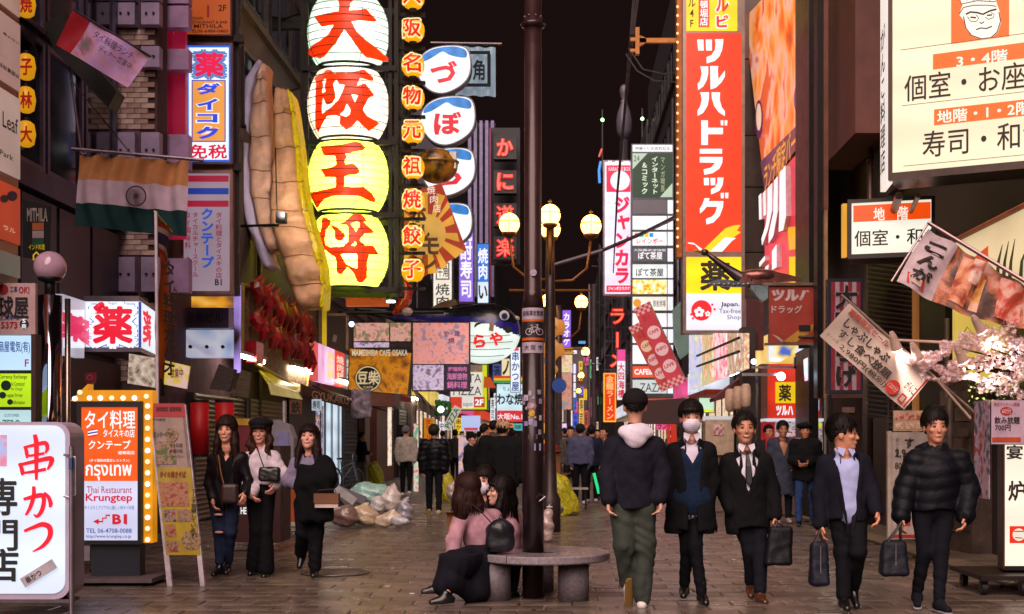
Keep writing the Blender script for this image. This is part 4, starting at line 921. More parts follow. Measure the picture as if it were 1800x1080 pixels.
for lb, cy, col, polys, holes, pw, hh in lan:
 c = W(612, cy, YL+.1); rx, rz, Rd = 72*kL, 66*kL*1.0, .62
 t = T('paper_lantern', lb, 'lantern', (c.x, c.y, c.z-hh*kL), 'giant lanterns of the steel frame')
 prof = []
 for i in range(17):
  z = -hh+2*hh*i/16; prof.append((72*kL*math.sqrt(max(.05, 1-(z/78)**2*.82)), z*kL))
 sk, ntk, pk = _mat('lantern_skin_%d' % cy); ntk.nodes.remove(pk)
 tr = ntk.nodes.new('ShaderNodeBsdfTranslucent'); df = ntk.nodes.new('ShaderNodeBsdfDiffuse'); ms = ntk.nodes.new('ShaderNodeMixShader'); ms.inputs[0].default_value = .25
 tr.inputs[0].default_value = lin(col)+(1,); df.inputs[0].default_value = lin(col)+(1,)
 ntk.links.new(tr.outputs[0], ms.inputs[1]); ntk.links.new(df.outputs[0], ms.inputs[2]); ntk.links.new(ms.outputs[0], ntk.nodes['Material Output'].inputs[0])
 put(MB().lathe(c, prof, 48, sq=Rd/rx), t, 'shell', sk, True)
 for k in range(1, 9):
  z = -hh+2*hh*k/9; r_ = 72*kL*math.sqrt(1-(z/78)**2*.82)+.035
  put(RG(c+Vector((0, 0, z*kL)), r_, .009, 40, 4, sy=Rd/rx), t, 'rib', M('2a3320', .6))
 for a in (-62, -118+180+90):
  th = math.radians(a if a < 0 else 205); pts = [c+Vector((r_*math.cos(th)*1.01, r_*math.sin(th)*Rd/rx-.03, z)) for r_, z in prof]
  put(TU([p_ for p_ in pts], .008, 4), t, 'rib', M('2a3320', .6))
 mb = MB()
 for p_ in polys: mb.fpoly(fL, p_, 0, holes)
 o = on_lantern(mb, 612, cy, 72*kL, 66*kL*1.18, Rd, -.08)
 put(o, t, 'lettering', E('ff3a0a', 1.0, .08, base=.6), True)
 for r_, z in ((prof[0][0]*.98, -hh*kL), (prof[-1][0]*.98, hh*kL)): put(RG(c+Vector((0, 0, z)), r_, .03, 40, 6, sy=Rd/rx), t, 'end_ring', fm)
 ld = bpy.data.lights.new('bulb', 'POINT'); ld.energy = pw; ld.shadow_soft_size = .18; ld.color = (1, .97, .88); lo_ = bpy.data.objects.new('bulb', ld); COL.objects.link(lo_); lo_.parent = t; lo_.location = (0.08, -.2, hh*kL)
# ------------------------------------------------------------ column of small lanterns
t = T('lantern_bracket', 'steel post with short arms that carry the nine small yellow lanterns', 'bracket', W(703, 520, YL+.4)); a, b = W(700, -40, YL+.4), W(705, 518, YL+.4)
put(BX(a.x, YL+.3, b.z, b.x, YL+.5, a.z), t, 'post', fm)
for y in (28, 87, 147, 207, 266, 327, 386, 446, 508): a = W(700, y, YL+.3); b = W(748, y, YL+.3); put(BX(a.x, YL+.2, a.z-.03, b.x, YL+.32, a.z+.03), t, 'arm', fm)
base = None; fS = FF(YL)
for ch, y, nm in (('大', -4, 'topmost'), ('阪', 54, 'second'), ('名', 115, 'third'), ('物', 173, 'fourth'), ('元', 232, 'fifth'), ('祖', 295, 'sixth'), ('焼', 353, 'seventh'), ('餃', 417, 'eighth'), ('子', 476, 'lowest')):
 t = T('small_lantern', 'small round yellow lantern with a red character, %s in its column' % nm, 'lantern', W(726, y+22, YL), 'small yellow lanterns in a column')
 c = W(726, y, YL); put(MB().lathe(c, [(.10, -.245), (.18, -.20), (.238, -.10), (.25, 0), (.238, .10), (.18, .20), (.10, .245)], 24), t, 'shell', E('f7a90e', 1.05, .12, True, sc=4), True)
 for z in (-.26, .26): put(CY(c+Vector((0, 0, z-.03)), c+Vector((0, 0, z+.03)), .085, n=12), t, 'cap', BLK)
 put(CY(c+Vector((0, 0, .28)), c+Vector((0, 0, .40)), .012, n=6), t, 'hook', BLK)
 mb = MB(); mb2 = MB(); letters(mb, fS, ch, 711, y-15, 741, y+15, .055, d=0); letters(mb2, fS, ch, 710, y-16, 742, y+16, .095, d=0)
 for m_, mt, off in ((mb2, E('ffe9a0', 1., .05), .010), (mb, E('e8200c', .95, .05), .018)):
  for i, v in enumerate(m_.v):
   q_ = 1-((v[0]-c.x)/.30)**2-((v[2]-c.z)/.36)**2; m_.v[i] = (v[0], c.y-.235*math.sqrt(max(.05, q_))-off-.012, v[2])
  put(m_, t, 'lettering', mt)
# ------------------------------------------------------------ giant dumpling-like relief left of the lanterns
t = T('dumpling_sculpture', 'giant pleated dumpling sculpture mounted edge-on beside the lanterns', 'sculpture', W(500, 540, 24.5))
def arcp(cols, Y):  # (left x, right x, y) rows
 return cols
rows1 = [(455, 470, 112), (432, 468, 140), (424, 470, 180), (420, 474, 240), (420, 480, 300), (424, 486, 350), (436, 494, 400), (452, 502, 440), (462, 492, 470)]
rows2 = [(482, 505, 155), (480, 512, 200), (482, 518, 260), (476, 522, 320), (474, 530, 370), (478, 542, 400), (494, 556, 450), (510, 568, 500), (524, 562, 540)]
def slabrows(rows, Y, th, mat, nm, bulge=.18, pleat=0., sub=5):
 mb = MB(); R_ = []
 for i in range(len(rows)-1):
  for k in range(sub):
   u = k/sub; R_.append([rows[i][j]*(1-u)+rows[i+1][j]*u for j in range(3)])
 R_.append(rows[-1]); n = 9; vs = []
 for i, (xl, xr, y) in enumerate(R_):
  for k in range(n):
   u = k/(n-1); d = max(0, math.sin(math.pi*u))**.3*bulge; d += pleat*(((i+(k > 4)) % sub)/sub-.5)*(.6+.6*u); p_ = W(xl+(xr-xl)*u, y, Y); vs.append((p_.x, Y-d+.05*noise.noise(Vector((xl*.05, y*.03, u*3))), p_.z+.02*math.sin(u*5+i)))
 m_ = len(R_); fs = [(i*n+k, (i+1)*n+k, (i+1)*n+k+1, i*n+k+1) for i in range(m_-1) for k in range(n-1)]
 if pleat > .05:
  for i in range(0, m_, sub): put(TU([(vs[i*n+k][0], vs[i*n+k][1]-.012, vs[i*n+k][2]) for k in range(n)], [.004]+[.009]*(n-2)+[.004], 5), t, 'crease_shade', M('8a6248', .8))  # thin dark tubes draw the shade between pleats
 bk = [(v[0], Y+th, v[2]) for v in vs]; N = len(vs); mb.add(vs+bk, fs+[tuple(x+N for x in f[::-1]) for f in fs])
 ed = [i*n for i in range(m_)]; ed2 = [i*n+n-1 for i in range(m_)]
 mb.f += [(ed[i], ed[i]+N, ed[i+1]+N, ed[i+1]) for i in range(m_-1)]+[(ed2[i], ed2[i+1], ed2[i+1]+N, ed2[i]+N) for i in range(m_-1)]+[(k, k+1, k+1+N, k+N) for k in range(n-1)]+[((m_-1)*n+k, (m_-1)*n+k+N, (m_-1)*n+k+1+N, (m_-1)*n+k+1) for k in range(n-1)]
 return put(mb, t, nm, mat, pleat < .3)
slabrows([(r[0], r[0]+(22 if i else 12), r[2]) for i, r in enumerate(rows1)], 24.7, .5, M('c4bce0', .6, 0, .12, 3, .02, 5), 'dough_side', .2)
slabrows([(r[0]+(18 if i else 4), r[1], r[2]) for i, r in enumerate(rows1[:-1])], 24.5, .5, M('d8b098', .6, 0, .2, 2.5, .03, 4), 'pleat_band', .10, .22)
slabrows(rows2, 24.2, .5, M('d0a27a', .6, 0, .25, 2.5, .03, 4), 'pleat_band', .10, .24)
slabrows([(505, 512, 160), (512, 520, 200), (518, 528, 260), (522, 534, 320), (530, 542, 370), (542, 554, 410), (556, 568, 460), (566, 572, 500), (562, 570, 540)], 24.25, .6, E('d9b80a', .55, .25, sc=12), 'yellow_crust', .1, .1)
t = T('spotlight', 'black floodlight on a long arm in front of the dumpling sculpture', 'floodlight', W(494, 395, 22.6)); put(BX(*W(484, 391, 22.7), *W(505, 376, 22.9)), t, 'housing', BLK); put(CY(W(412, 398, 23), W(490, 396, 22.8), .025, n=6).cyl(W(484, 260, 23), W(487, 378, 22.8), .012, n=6), t, 'arm', BLK)
put(SL(FF(22.95), 486, 376, 503, 390, -.03, -.01), t, 'lamp_glass', E('fff0d8', 4, .02)); ld = bpy.data.lights.new('bulb', 'SPOT'); ld.energy = 230; ld.spot_size = 2.3; ld.spot_blend = .8; ld.shadow_soft_size = .15; ld.color = (1, .82, .66); lo_ = bpy.data.objects.new('bulb', ld); COL.objects.link(lo_); lo_.parent = t; lo_.location = (0, .1, .2); lo_.rotation_euler = Vector((-.05, 1.6, .5)).to_track_quat('-Z', 'Y').to_euler()
# ------------------------------------------------------------ shop signs with pufferfish shape
def blob(pts, n=4):
 out = []; m_ = len(pts)
 for i in range(m_):
  p0, p1, p2, p3 = pts[i-1], pts[i], pts[(i+1) % m_], pts[(i+2) % m_]
  for k in range(n):
   t_ = k/n; out.append(tuple(.5*((2*p1[j])+(-p0[j]+p2[j])*t_+(2*p0[j]-5*p1[j]+4*p2[j]-p3[j])*t_*t_+(-p0[j]+3*p1[j]-3*p2[j]+p3[j])*t_**3) for j in (0, 1)))
 return out
YZ = 34.; fZ = FF(YZ); rimz = METAL('6b6a72', .4); W0 = E('eef2f6', 1.0, .06, True)
puff = [(-48, 5), (-42, -22), (-20, -38), (15, -42), (38, -36), (44, -12), (40, 12), (22, 30), (-5, 40), (-30, 32)]
for i, (cx, cy, ch, k, lb) in enumerate(((782, 123, 'づ', 1, 'topmost'), (789, 213, 'ぼ', 1.02, 'second'), (790, 303, 'ら', 1.0, 'third'), (787, 398, 'や', .95, 'lowest'))):
 t = T('fish_shaped_sign', 'white lit pufferfish shaped sign with a blue back, %s of its column' % lb, 'sign', W(cx, cy+40*k, YZ), 'pufferfish shaped signs in a column')
 P_ = blob([(cx+x*k, cy+y*k) for x, y in puff]); put(FP(fZ, [(cx+(x-cx)*1.05, cy+(y-cy)*1.05) for x, y in P_], -.4, -.03), t, 'case', rimz)
 put(FP(fZ, P_, -.03, 0), t, 'panel', W0)
 bl = blob([(cx+x*k, cy+y*k) for x, y in ((-44, -14), (-38, -26), (-18, -37), (15, -41), (36, -35), (38, -22), (24, -22), (8, -26), (-4, -32), (-18, -24), (-32, -16))]); put(FPO(fZ, bl, .006), t, 'blue_back', E('1f7fd0', .9, .3, sc=3))
 if i < 3: TX(t, fZ, ch, cx-26*k, cy-16*k, cx+22*k, cy+24*k, E('d8142a', .9), .05, d=.012)
# brown dome with gold patches
t = T('dome_sign', 'dark brown dome sign with gold patches behind the sixth small lantern', 'sign', W(765, 320, 31)); c = W(768, 292, 31)
put(EL(c, (.52, .4, .44), 28, 14), t, 'dome', PH('cow', ('1d130c', '2a1a0c', '8a5a18', 'a8701c'), 1.6, .12, 1., rough=.3), True); put(RG(c+Vector((0, -.02, .08)), .53, .03, 30, 6, sy=.8), t, 'band', M('b08a4a', .3, .6))
put(BX(*W(790, 296, 30.8), *W(803, 270, 31)), t, 'lamp_plate', METAL('c8c0b8'))
# sunburst banner
t = T('hanging_banner', 'red and gold sunburst banner hung aslant under the small dome', 'banner', W(765, 490, 31)); fb = Fr(W(0, 0, 30.6)*0+Vector((0, 30.6, 0)), (1, 0, 0), (0, 0, -1))
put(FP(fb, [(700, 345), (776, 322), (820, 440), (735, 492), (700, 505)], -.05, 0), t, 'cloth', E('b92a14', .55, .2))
c2 = (752, 410)
for k in range(14):
 a0, a1 = k*math.pi/7, k*math.pi/7+.22; ins = []
 def cl(a, r):
  x, y = c2[0]+math.cos(a)*r, c2[1]+math.sin(a)*r; return (min(max(x, 702), 812-(440-y)*.28 if y < 440 else 818-(y-440)*1.2), max(y, 345-(x-700)*.3))
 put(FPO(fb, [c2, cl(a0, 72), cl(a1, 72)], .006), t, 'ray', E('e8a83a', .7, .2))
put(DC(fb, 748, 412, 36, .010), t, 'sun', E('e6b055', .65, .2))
TX(t, fb, [('ホ', 722, 360, 750, 392), ('ル', 728, 395, 756, 425), ('モ', 742, 418, 772, 448), ('ン', 728, 452, 768, 478)], *Z4_, E('5a1020', .4), .05, d=.016)
TX(t, fb, [('焼', 751, 328, 765, 342), ('肉', 756, 344, 770, 358), ('店', 761, 360, 775, 374)], *Z4_, E('f2d8d0', .8), .03, d=.016)
# flag with cow horn character behind the puffer signs
t = T('hanging_flag', 'pale square banner with a black framed character hung from a rod high up', 'banner', W(845, 170, 35.5)); fg = FF(35.5)
put(CY(W(757, 76, 35.5), W(882, 78, 35.5), .04, n=8), t, 'rod', METAL('6a6468'))
n = 24; mb = MB(); vs = []
for i in range(n+1):
 for j in range(9):
  u, v_ = i/n, j/8; p_ = fg.pt(800+71*u, 82+86*v_+2*u, 0); vs.append((p_.x, p_.y+.06*math.sin(u*19+v_*2), p_.z))
mb.add(vs, [(i*9+j, i*9+j+1, (i+1)*9+j+1, (i+1)*9+j) for i in range(n) for j in range(8)]); put(mb, t, 'cloth', E('a7bfd0', .42, .15), True)
mb = MB()
for q_ in ((812, 92, 862, 98), (857, 98, 863, 155), (808, 149, 857, 155)): mb.face(fg, *q_, .12)
letters(mb, fg, '角', 832, 108, 852, 143, .05, d=.12); letters(mb, fg, '牛', 812, 104, 830, 130, .05, d=.12); put(mb, t, 'lettering', M('20262c', .8))
# ------------------------------------------------------------ red neon characters
for i, (ch, y) in enumerate((('か', 260), ('に', 320), ('道', 378), ('楽', 436))):
 fk = FF(60); t = sign('neon_box_sign', 'black box sign with a red neon character, %s of the column of four' % ('topmost', 'second', 'third', 'lowest')[i], fk, 868, y-20, 908, y+20, M('0c080b', .4), M('1c171c', .4), .6, 2, group='black boxes with red neon characters')
 mb = MB(); letters(mb, fk, ch, 873, y-16, 903, y+16, .075, d=.06); put(mb, t, 'neon_glow_tube', E('f0141c', 1.1, .1, True)); TX(t, fk, ch, 874, y-15, 902, y+15, E('ff6a5a', 1.1, .05), .015, d=.10, name='neon_tube')
t = T('backing_column', 'dark backing column behind the red neon characters', 'sign frame', W(860, 460, 61)); put(SL(FF(61.4), 862, 225, 914, 465, -.4, 0), t, 'backing', M('1b1220', .5)); put(SL(FF(60.9), 860, 225, 863, 520, -.3, 0), t, 'edge_tube', M('8a2a50', .5))
# ------------------------------------------------------------ pufferfish lantern
t = T('pufferfish_lantern', 'huge pufferfish lantern with black back, blue flank and white belly', 'lantern', W(840, 640, 36)); YF = 36.; sF = YF/F
def fish(P):
 b_ = el(P, A3(W(850, 590, YF)), (62*sF, .75, 50*sF)); b_ = smin(b_, el(P, A3(W(868, 575, YF)), (42*sF, .62, 38*sF)), .3)
 b_ = smin(b_, rc(P, A3(W(830, 572, YF)), A3(W(700, 553, YF)), 30*sF, 12*sF), .35); b_ = smin(b_, rc(P, A3(W(700, 553, YF)), A3(W(628, 545, YF)), 11*sF, 6*sF), .2)
 return b_
V, Q = nets(fish, A3(W(600, 660, YF))-A3((0, 1.2, 0)), A3(W(930, 515, YF))+A3((0, 1.2, 0)), .045)
Vp = [(CX+v[0]*F/v[1], HY-(v[2]-H)*F/v[1]) for v in V]
def zone(x, y):
 top = (552+7*math.sin((x-800)/42)+max(0, (x-868))*.35) if x > 822 else 557; bot = top+11+max(0, (x-850))*.16 if x > 822 else 590
 return 0 if y < top else 1 if y < bot else 2
fm3 = [M('15161c', .3, 0, .4, 8, coat=.5), M('2a2590', .35, 0, .2, 6, coat=.4), E('e2f0e8', 1., .08, True, sc=1)]
zz = [zone(*p_) for p_ in Vp]
for z in range(3):
 fs = [tuple(int(i) for i in q_) for q_ in Q if sorted(zz[i] for i in q_)[2] == z]; used = sorted({i for f_ in fs for i in f_}); mp_ = {a: b for b, a in enumerate(used)}
 mb = MB(); mb.v = [tuple(V[i]) for i in used]; mb.f = [tuple(mp_[i] for i in f_) for f_ in fs]; put(mb, t, ('back', 'flank', 'belly')[z], fm3[z], True)
fE = FF(YF-.60)
def fdisc(x, y, r, mat, nm, d, th=.08): c_ = W(x, y, YF-d); put(CY((c_.x, c_.y, c_.z), (c_.x, c_.y-th, c_.z), r*sF, n=24), t, nm, mat)
for x, y, r in ((842, 575, 8), (873, 576, 5.5), (893, 580, 6)): fdisc(x, y, r, BLK, 'spot', .66 if x > 860 else .70, .03)
fdisc(887, 556, 8.5, M('e2e6ea', .3), 'eye', .45, .22); fdisc(887, 556, 5.5, M('1d3a7a', .3), 'iris', .67, .02); fdisc(887, 556, 3.2, BLK, 'pupil', .69, .02)
put(FP(FF(YF-.1), [(757, 543), (775, 532), (800, 526), (806, 536), (790, 541)], -.1, .1), t, 'dorsal_fin', M('8a7250', .6)); put(FP(FF(YF-.82), [(862, 564), (868, 572), (867, 583), (859, 581)], -.08, .02), t, 'side_fin', M('a8946a', .6))
put(CY(W(907, 560, YF-.1), W(912, 560, YF-.15), .08, .05, n=10), t, 'mouth', M('cdbba6', .5))
for i, y in enumerate((588, 600, 612, 624)):
 w__ = [60, 58, 52, 40][i]; pts = []
 for k in range(17):
  a = -1+2*k/16; pts.append(W(850+a*w__, y+3*(1-a*a), YF-.78*math.sqrt(max(0, 1-a*a))*[1, .98, .92, .78][i]-.03))
 put(TU(pts, .012, 4), t, 'rib', M('4a5a50', .6))
mb = MB(); letters(mb, FF(YF-.80), 'ら', 832, 588, 854, 612, .06, d=0); letters(mb, FF(YF-.78), 'や', 860, 584, 884, 608, .06, d=0)
put(mb, t, 'lettering', E('e81818', .9))
t = T('support_beam', 'dark steel beam and cables holding the pufferfish lantern', 'beam', W(600, 552, 35)); put(CY(W(545, 551, 35), W(780, 549, 35), .05, n=8), t, 'beam', BLK); put(CY(W(700, 540, 35), W(760, 450, 35), .025, n=6), t, 'stay', METAL('8a8480'))
# red octopus-like arm piece between lanterns and beam
t = T('octopus_sculpture', 'glossy red octopus arm sculpture below the small lanterns', 'sculpture', W(712, 560, 30))
put(TU([W(706, 490, 30), W(714, 510, 30), (W(712, 528, 29.9)), W(700, 545, 29.8), W(690, 552, 29.8)], [.14, .17, .16, .12, .05], 12), t, 'arm', M('c22a14', .25, 0, .2, 4, coat=.6), True); put(EL(W(716, 548, 29.7), (.13, .1, .1)), t, 'spotted_claw', M('d8d0d0', .3), True)
# ------------------------------------------------------------ signs at the left edge
RED, WHT, BK, BLU = E('d8142c', .9), E('f2f0f4', 1.0), M('17141a', .6), E('1c4fc0', .85)
inkB = M('1b1614', .6); inkR = M('b01c26', .6)
# tower of tenant panels
fT = FS(-5.42); t = T('tenant_sign_tower', 'tower of pinkish tenant panels cut off by the left edge, with handwritten leaf sign', 'sign', fT.pt(15, 600, 0))
put(FP(fT, [(-40, -40), (36, -40), (33, 500), (-40, 500)], -.35, -.01), t, 'frame', METAL('8f7466', .4))
def par(y, x): return HY+(y-HY)*(985-x)/(985-0)
for i, (y0, y1, c, tx_) in enumerate(((-60, 5, 'c49a8c', None), (20, 140, 'b89088', '美容サロン'), (155, 300, 'c0a298', 'Leaf'), (318, 420, 'c03c1c', 'ホテル'), (440, 480, '6f6a5e', None))):
 o = put(FP(fT, [(-30, par(y0, -30)), (33, par(y0, 33)), (33, par(y1, 33)), (-30, par(y1, -30))], -.005, .015), t, 'panel', E(c, .62, .12))
 if i == 1:
  TX(t, fT, [('容サロン', 2, 60, 30, 76), ('式会社', -8, 92, 12, 106), ('技術事務所', -6, 116, 30, 132)], *Z4_, inkB, .02, d=.02, parent=o)
 if i == 2: TX(t, fT, [('Leaf', 1, 195, 28, 238), ('Park', -4, 262, 20, 284)], *Z4_, inkB, .01, d=.02, parent=o)
 if i == 3:
  TX(t, fT, [('ラル', 2, 395, 24, 412)], *Z4_, E('e8b09a', .7), .01, d=.02, parent=o); mb = MB(); mb.disc(fT, 18, 345, 9, .02); mb.disc(fT, 4, 350, 7, .02); put(mb, o, 'lettering', M('1c2450', .5))
fq = FF(12.2)
t = T('shop_board', 'white board with bold black characters and a red phone number at the left edge', 'sign', fq.pt(25, 590, 0)); o = put(SL(fq, -20, 498, 62, 588, -.05, 0), t, 'board', M('c9a8aa', .5, 0, .08))
TX(t, fq, [('球屋', -2, 522, 50, 560)], *Z4_, BK, .05, d=.006); TX(t, fq, [('5373', 2, 566, 31, 578), ('OK!', 33, 504, 52, 516)], *Z4_, inkR, .03, d=.006)
TX(t, fq, [('工事', 18, 504, 31, 514), ('注文承る', -2, 553, 34, 563)], *Z4_, M('2a3a8a', .5), .02, d=.006); mb = DC(fq, 43, 570, 8, .006); put(mb, t, 'badge', BK); TX(t, fq, [('S', 40, 561, 46, 568), ('商', 39, 570, 47, 578)], *Z4_, WHT, .02, d=.012); put(DC(fq, 6, 509, 9, .006), t, 'badge', inkR)
t = T('tenant_directory', 'blue, lime and pale green lit directory boards on a dark post', 'sign', (fq.pt(25, 775, .0).x, 12.2, 0))
pst = MB(); pst.slab(fq, 56, 588, 64, 800, -.12, .02).slab(fq, -20, 588, -14, 800, -.12, .02); put(pst, t, 'post', M('4a3538', .5, .4))
for y0, y1, c in ((590, 650, 'b9dcf6'), (657, 715, 'b4e01a'), (721, 800, 'b4d8e0')): put(SL(fq, -14, y0, 56, y1, -.1, 0), t, 'panel', E(c, .95, .08, True))
TX(t, fq, [('扇屋電気(有)', -2, 600, 53, 622)], *Z4_, E('1c3c90', .7), .02, d=.006); TX(t, fq, [('F', 44, 632, 51, 645)], *Z4_, E('a02a5a', .7), .02, d=.006)
TX(t, fq, [('Currency Exchange', -2, 659, 48, 668), ('Luggage Storage', 11, 692, 40, 699), ('Information', 23, 704, 44, 711)], *Z4_, BK, .01, d=.006); TX(t, fq, [('No Commission!', 20, 671, 44, 679), ('No Charge!', 20, 681, 40, 688)], *Z4_, M('2a7a2a', .5), .01, d=.006)
mb = DC(fq, 11, 678, 9, .006); mb.disc(fq, 5, 695, 6, .006); mb.disc(fq, 18, 707, 5, .006); put(mb, t, 'badge', M('12302a', .4)); TX(t, fq, [('ZERO', 4, 738, 36, 752)], *Z4_, E('188a5a', .7), .03, d=.006); TX(t, fq, [('CUSTOMER', 8, 728, 34, 733)], *Z4_, M('3a5a62', .5), .0, d=.006)
# chrome column with globe lamp
p0 = W(88, 775, 12.6); t = T('globe_lamp_column', 'mirror steel column topped by an unlit pale globe lamp', 'lamp post', (p0.x, 12.6, 0)); zt = W(88, 520, 12.6).z; k_ = 12.6/F
put(CY((p0.x, 12.6, 0), (p0.x, 12.6, zt), 20*k_, n=40, cap=True), t, 'column', M('b0a6b4', .10, 1., .04, 3, bump=.004, bsc=3, aniso=(1, 1, .2)), True)
put(CY((p0.x+24*k_, 12.7, 0), (p0.x+24*k_, 12.7, zt-.02), 5*k_, n=16), t, 'edge_post', METAL('9a8a80', .2), True)
put(CY((p0.x, 12.6, zt), (p0.x, 12.6, zt+.16), 9*k_, n=20), t, 'neck', BLK, True); put(MB().lathe((p0.x, 12.6, zt+.13), [(.05, 0), (.11, .02), (.12, .05)], 24), t, 'cup', BLK, True)
put(SPH(W(88, 470, 12.6), 28*k_, 32, 20), t, 'globe', M('c9a3bd', .15, 0, .12, 6, coat=.6), True)
# white side sign and hexagonal pharmacy box
fp = FY(109, 13.0, 151, 13.9); t = T('pharmacy_side_sign', 'narrow slanted white sign with a cropped magenta pharmacy character', 'sign', fp.pt(130, 628, 0)); put(FP(fp, [(110, 517), (150, 530), (148, 630), (110, 622)], -.1, 0), t, 'panel', E('c8c4d8', .75, .15)); put(FP(fp, [(112, 545), (148, 545), (148, 612), (112, 612)], 0, .005), t, 'lit_face', E('dfeaf6', 1., .05)); TX(t, fp, '薬', 103, 546, 156, 606, E('d8145a', .9), .08, d=.010)
YX = 14.0; fx = FF(YX); t = T('pharmacy_box_sign', 'white lit box sign with a red pharmacy character and a capsule, above the arrow sign', 'sign', W(210, 614, YX))
a, b, c, d = W(150, 528, YX), W(247, 528, YX), W(273, 528, YX*1.09), W(273, 614, YX*1.09); z0, z1 = W(0, 614, YX).z, W(0, 527, YX).z
hexp = [(a.x, YX), (b.x, YX), (c.x+.02, c.y), (c.x-.1, c.y+.6), (a.x-.05, c.y+.6)]; n = len(hexp)
def prism_xy(pts, z0, z1): mb = MB(); n = len(pts); return mb.add([(x, y, z0) for x, y in pts]+[(x, y, z1) for x, y in pts], [tuple(range(n))[::-1], tuple(range(n, 2*n))]+[(i, (i+1) % n, n+(i+1) % n, n+i) for i in range(n)])
put(prism_xy(hexp, z0+.025, z1-.02), t, 'case', E('e6f0fa', 1.0, .05, True)); put(prism_xy([(x*1.003, y-.01) for x, y in hexp], z1-.02, z1+.04), t, 'lid', METAL('77707a')); put(prism_xy([(x, y-.01) for x, y in hexp], z0-.03, z0+.02), t, 'tray', METAL('77707a'))
put(SL(fx, 244, 531, 248.5, 611, 0, .01), t, 'corner_bar', E('2a4aa0', .8))
mb = MB(); letters(mb, fx, '薬', 163, 538, 235, 606, .16, d=.006); put(mb, t, 'outline', E('2a5ac0', .8)); mb = MB(); letters(mb, fx, '薬', 163, 538, 235, 606, .135, d=.010); put(mb, t, 'outline', E('eef4fc', 1.)); TX(t, fx, '薬', 166, 541, 232, 603, E('e01a34', .95), .07, d=.014)
fxs = FY(248, YX, 273, YX*1.09); mb = MB(); letters(mb, fxs, '薬', 250, 543, 272, 601, .06, d=.008); put(mb, t, 'lettering', E('e01a34', .95))
def capsule(t, fr, x0, y0, x1, y1, r, d):
 for (ax, ay, bx_, by_, m_) in ((x0, y0, (x0+x1)/2, (y0+y1)/2, E('f2f4fa', 1.)), ((x0+x1)/2, (y0+y1)/2, x1, y1, E('e01a34', .95))):
  A, B = fr.pt(ax, ay, d), fr.pt(bx_, by_, d); k_ = (fr.pt(1, 0, 0)-fr.pt(0, 0, 0)).length*r; put(CY(A, B, k_, n=12).sph(A if m_ != E('e01a34', .95) else B, k_, 12, 8), t, 'capsule', m_, True)
capsule(t, fx, 158, 552, 180, 537, 5.5, .03)
# vertical signs on the left tower
YV = 20.; fv = FF(YV)
t = sign('vertical_sign', 'orange restaurant sign with dark lettering cut off by the top edge', fv, 325, -70, 408, 64, E('c8581a', .55, .1), METAL('4a3a3a'), .3, 3)
TX(t, fv, [('INDIAN', 332, 30, 357, 35), ('RESTAURANT & BAR', 332, 37, 400, 42), ('MITHILA', 341, 43, 392, 50), ('TEL06-6484-0460', 332, 52, 401, 58), ('2F', 384, 9, 398, 20)], *Z4_, M('2a0f08', .6), .02); TX(t, fv, [('リ', 354, -20, 376, 0)], *Z4_, inkR, .05); put(FC(fv, 364, 10, 368, 31, .008), t, 'lettering', inkR)
t = sign('vertical_sign', 'white and blue lit pharmacy sign with katakana on an orange field', fv, 324, 76, 409, 289, E('2a62d8', 1.0, .06, True), METAL('6a5a6a'), .35, 4)
blk(t, fv, 332, 84, 402, 281, E('e8f2fa', 1.05, .05), .003); blk(t, fv, 337, 141, 397, 250, E('2a4ab8', .9), .006); blk(t, fv, 339, 143, 395, 248, E('eca04a', .95), .009)
mb = MB(); letters(mb, fv, '薬', 341, 92, 395, 136, .13, d=.006); put(mb, t, 'outline', E('5a8ad0', .8)); TX(t, fv, '薬', 344, 94, 392, 134, E('e0164a', .95), .07, d=.010)
mb = MB(); [letters(mb, fv, *q_, bold=.12, d=.012) for q_ in (('ダ', 342, 145, 391, 169), ('イ', 344, 172, 387, 196), ('コ', 344, 199, 386, 218), ('ク', 342, 221, 388, 247))]; put(mb, t, 'outline', WHT)
TX(t, fv, [('ダ', 345, 147, 388, 167), ('イ', 347, 174, 384, 194), ('コ', 347, 201, 383, 216), ('ク', 345, 223, 385, 245)], *Z4_, E('2a4ae0', .95), .06, d=.016); TX(t, fv, '免税', 333, 255, 399, 279, E('d8143c', .9), .045, d=.010)
t = sign('vertical_sign', 'grey sign with Thai flag stripes and blue katakana beside the Indian flag', fv, 318, 300, 409, 517, E('a893a4', .62, .1), METAL('9a7a74', .4), .35, 5)
for y0, y1, c in ((309, 320, 'a01c38'), (331, 342, '1c3c9a'), (353, 364, 'a01c38')): blk(t, fv, 326, y0, 402, y1, E(c, .75), .004, 'stripe')
TX(t, fv, 'クンテープ', 353, 366, 376, 472, E('1c54c0', .8), .05, True); TX(t, fv, 'タイ料理とタイスキの店', 379, 373, 391, 490, E('8a1c3a', .7), .02, True); TX(t, fv, 'タイカルチャースクール', 338, 373, 349, 488, E('8a1c3a', .7), .02, True); TX(t, fv, 'タイ調味料　食材店', 325, 373, 336, 490, E('8a1c3a', .7), .02, True); TX(t, fv, 'B1', 378, 491, 390, 502, BK, .03)
t = T('sign_bracket', 'dark steel post that carries the vertical signs on the left', 'bracket', W(414, 520, 20.2)); put(SL(FF(20.2), 410, -30, 420, 520, -.1, 0), t, 'post', DARKM); put(SL(FF(20.1), 409, 62, 428, 74, -.1, .02).slab(FF(20.1), 409, 288, 424, 300, -.1, .02), t, 'arm', DARKM)
t = T('light_pillar', 'tall glowing strip beside the signs, lilac and gold', 'light strip', W(414, 660, 21)); put(SL(FF(20.8), 411, 500, 421, 655, -.1, 0), t, 'lit_strip', E('b89af0', .8, .5, True, sc=2)); put(SL(FF(20.8), 404, 80, 409, 500, -.1, 0), t, 'lit_strip', E('d88a50', .35, .5, sc=2))
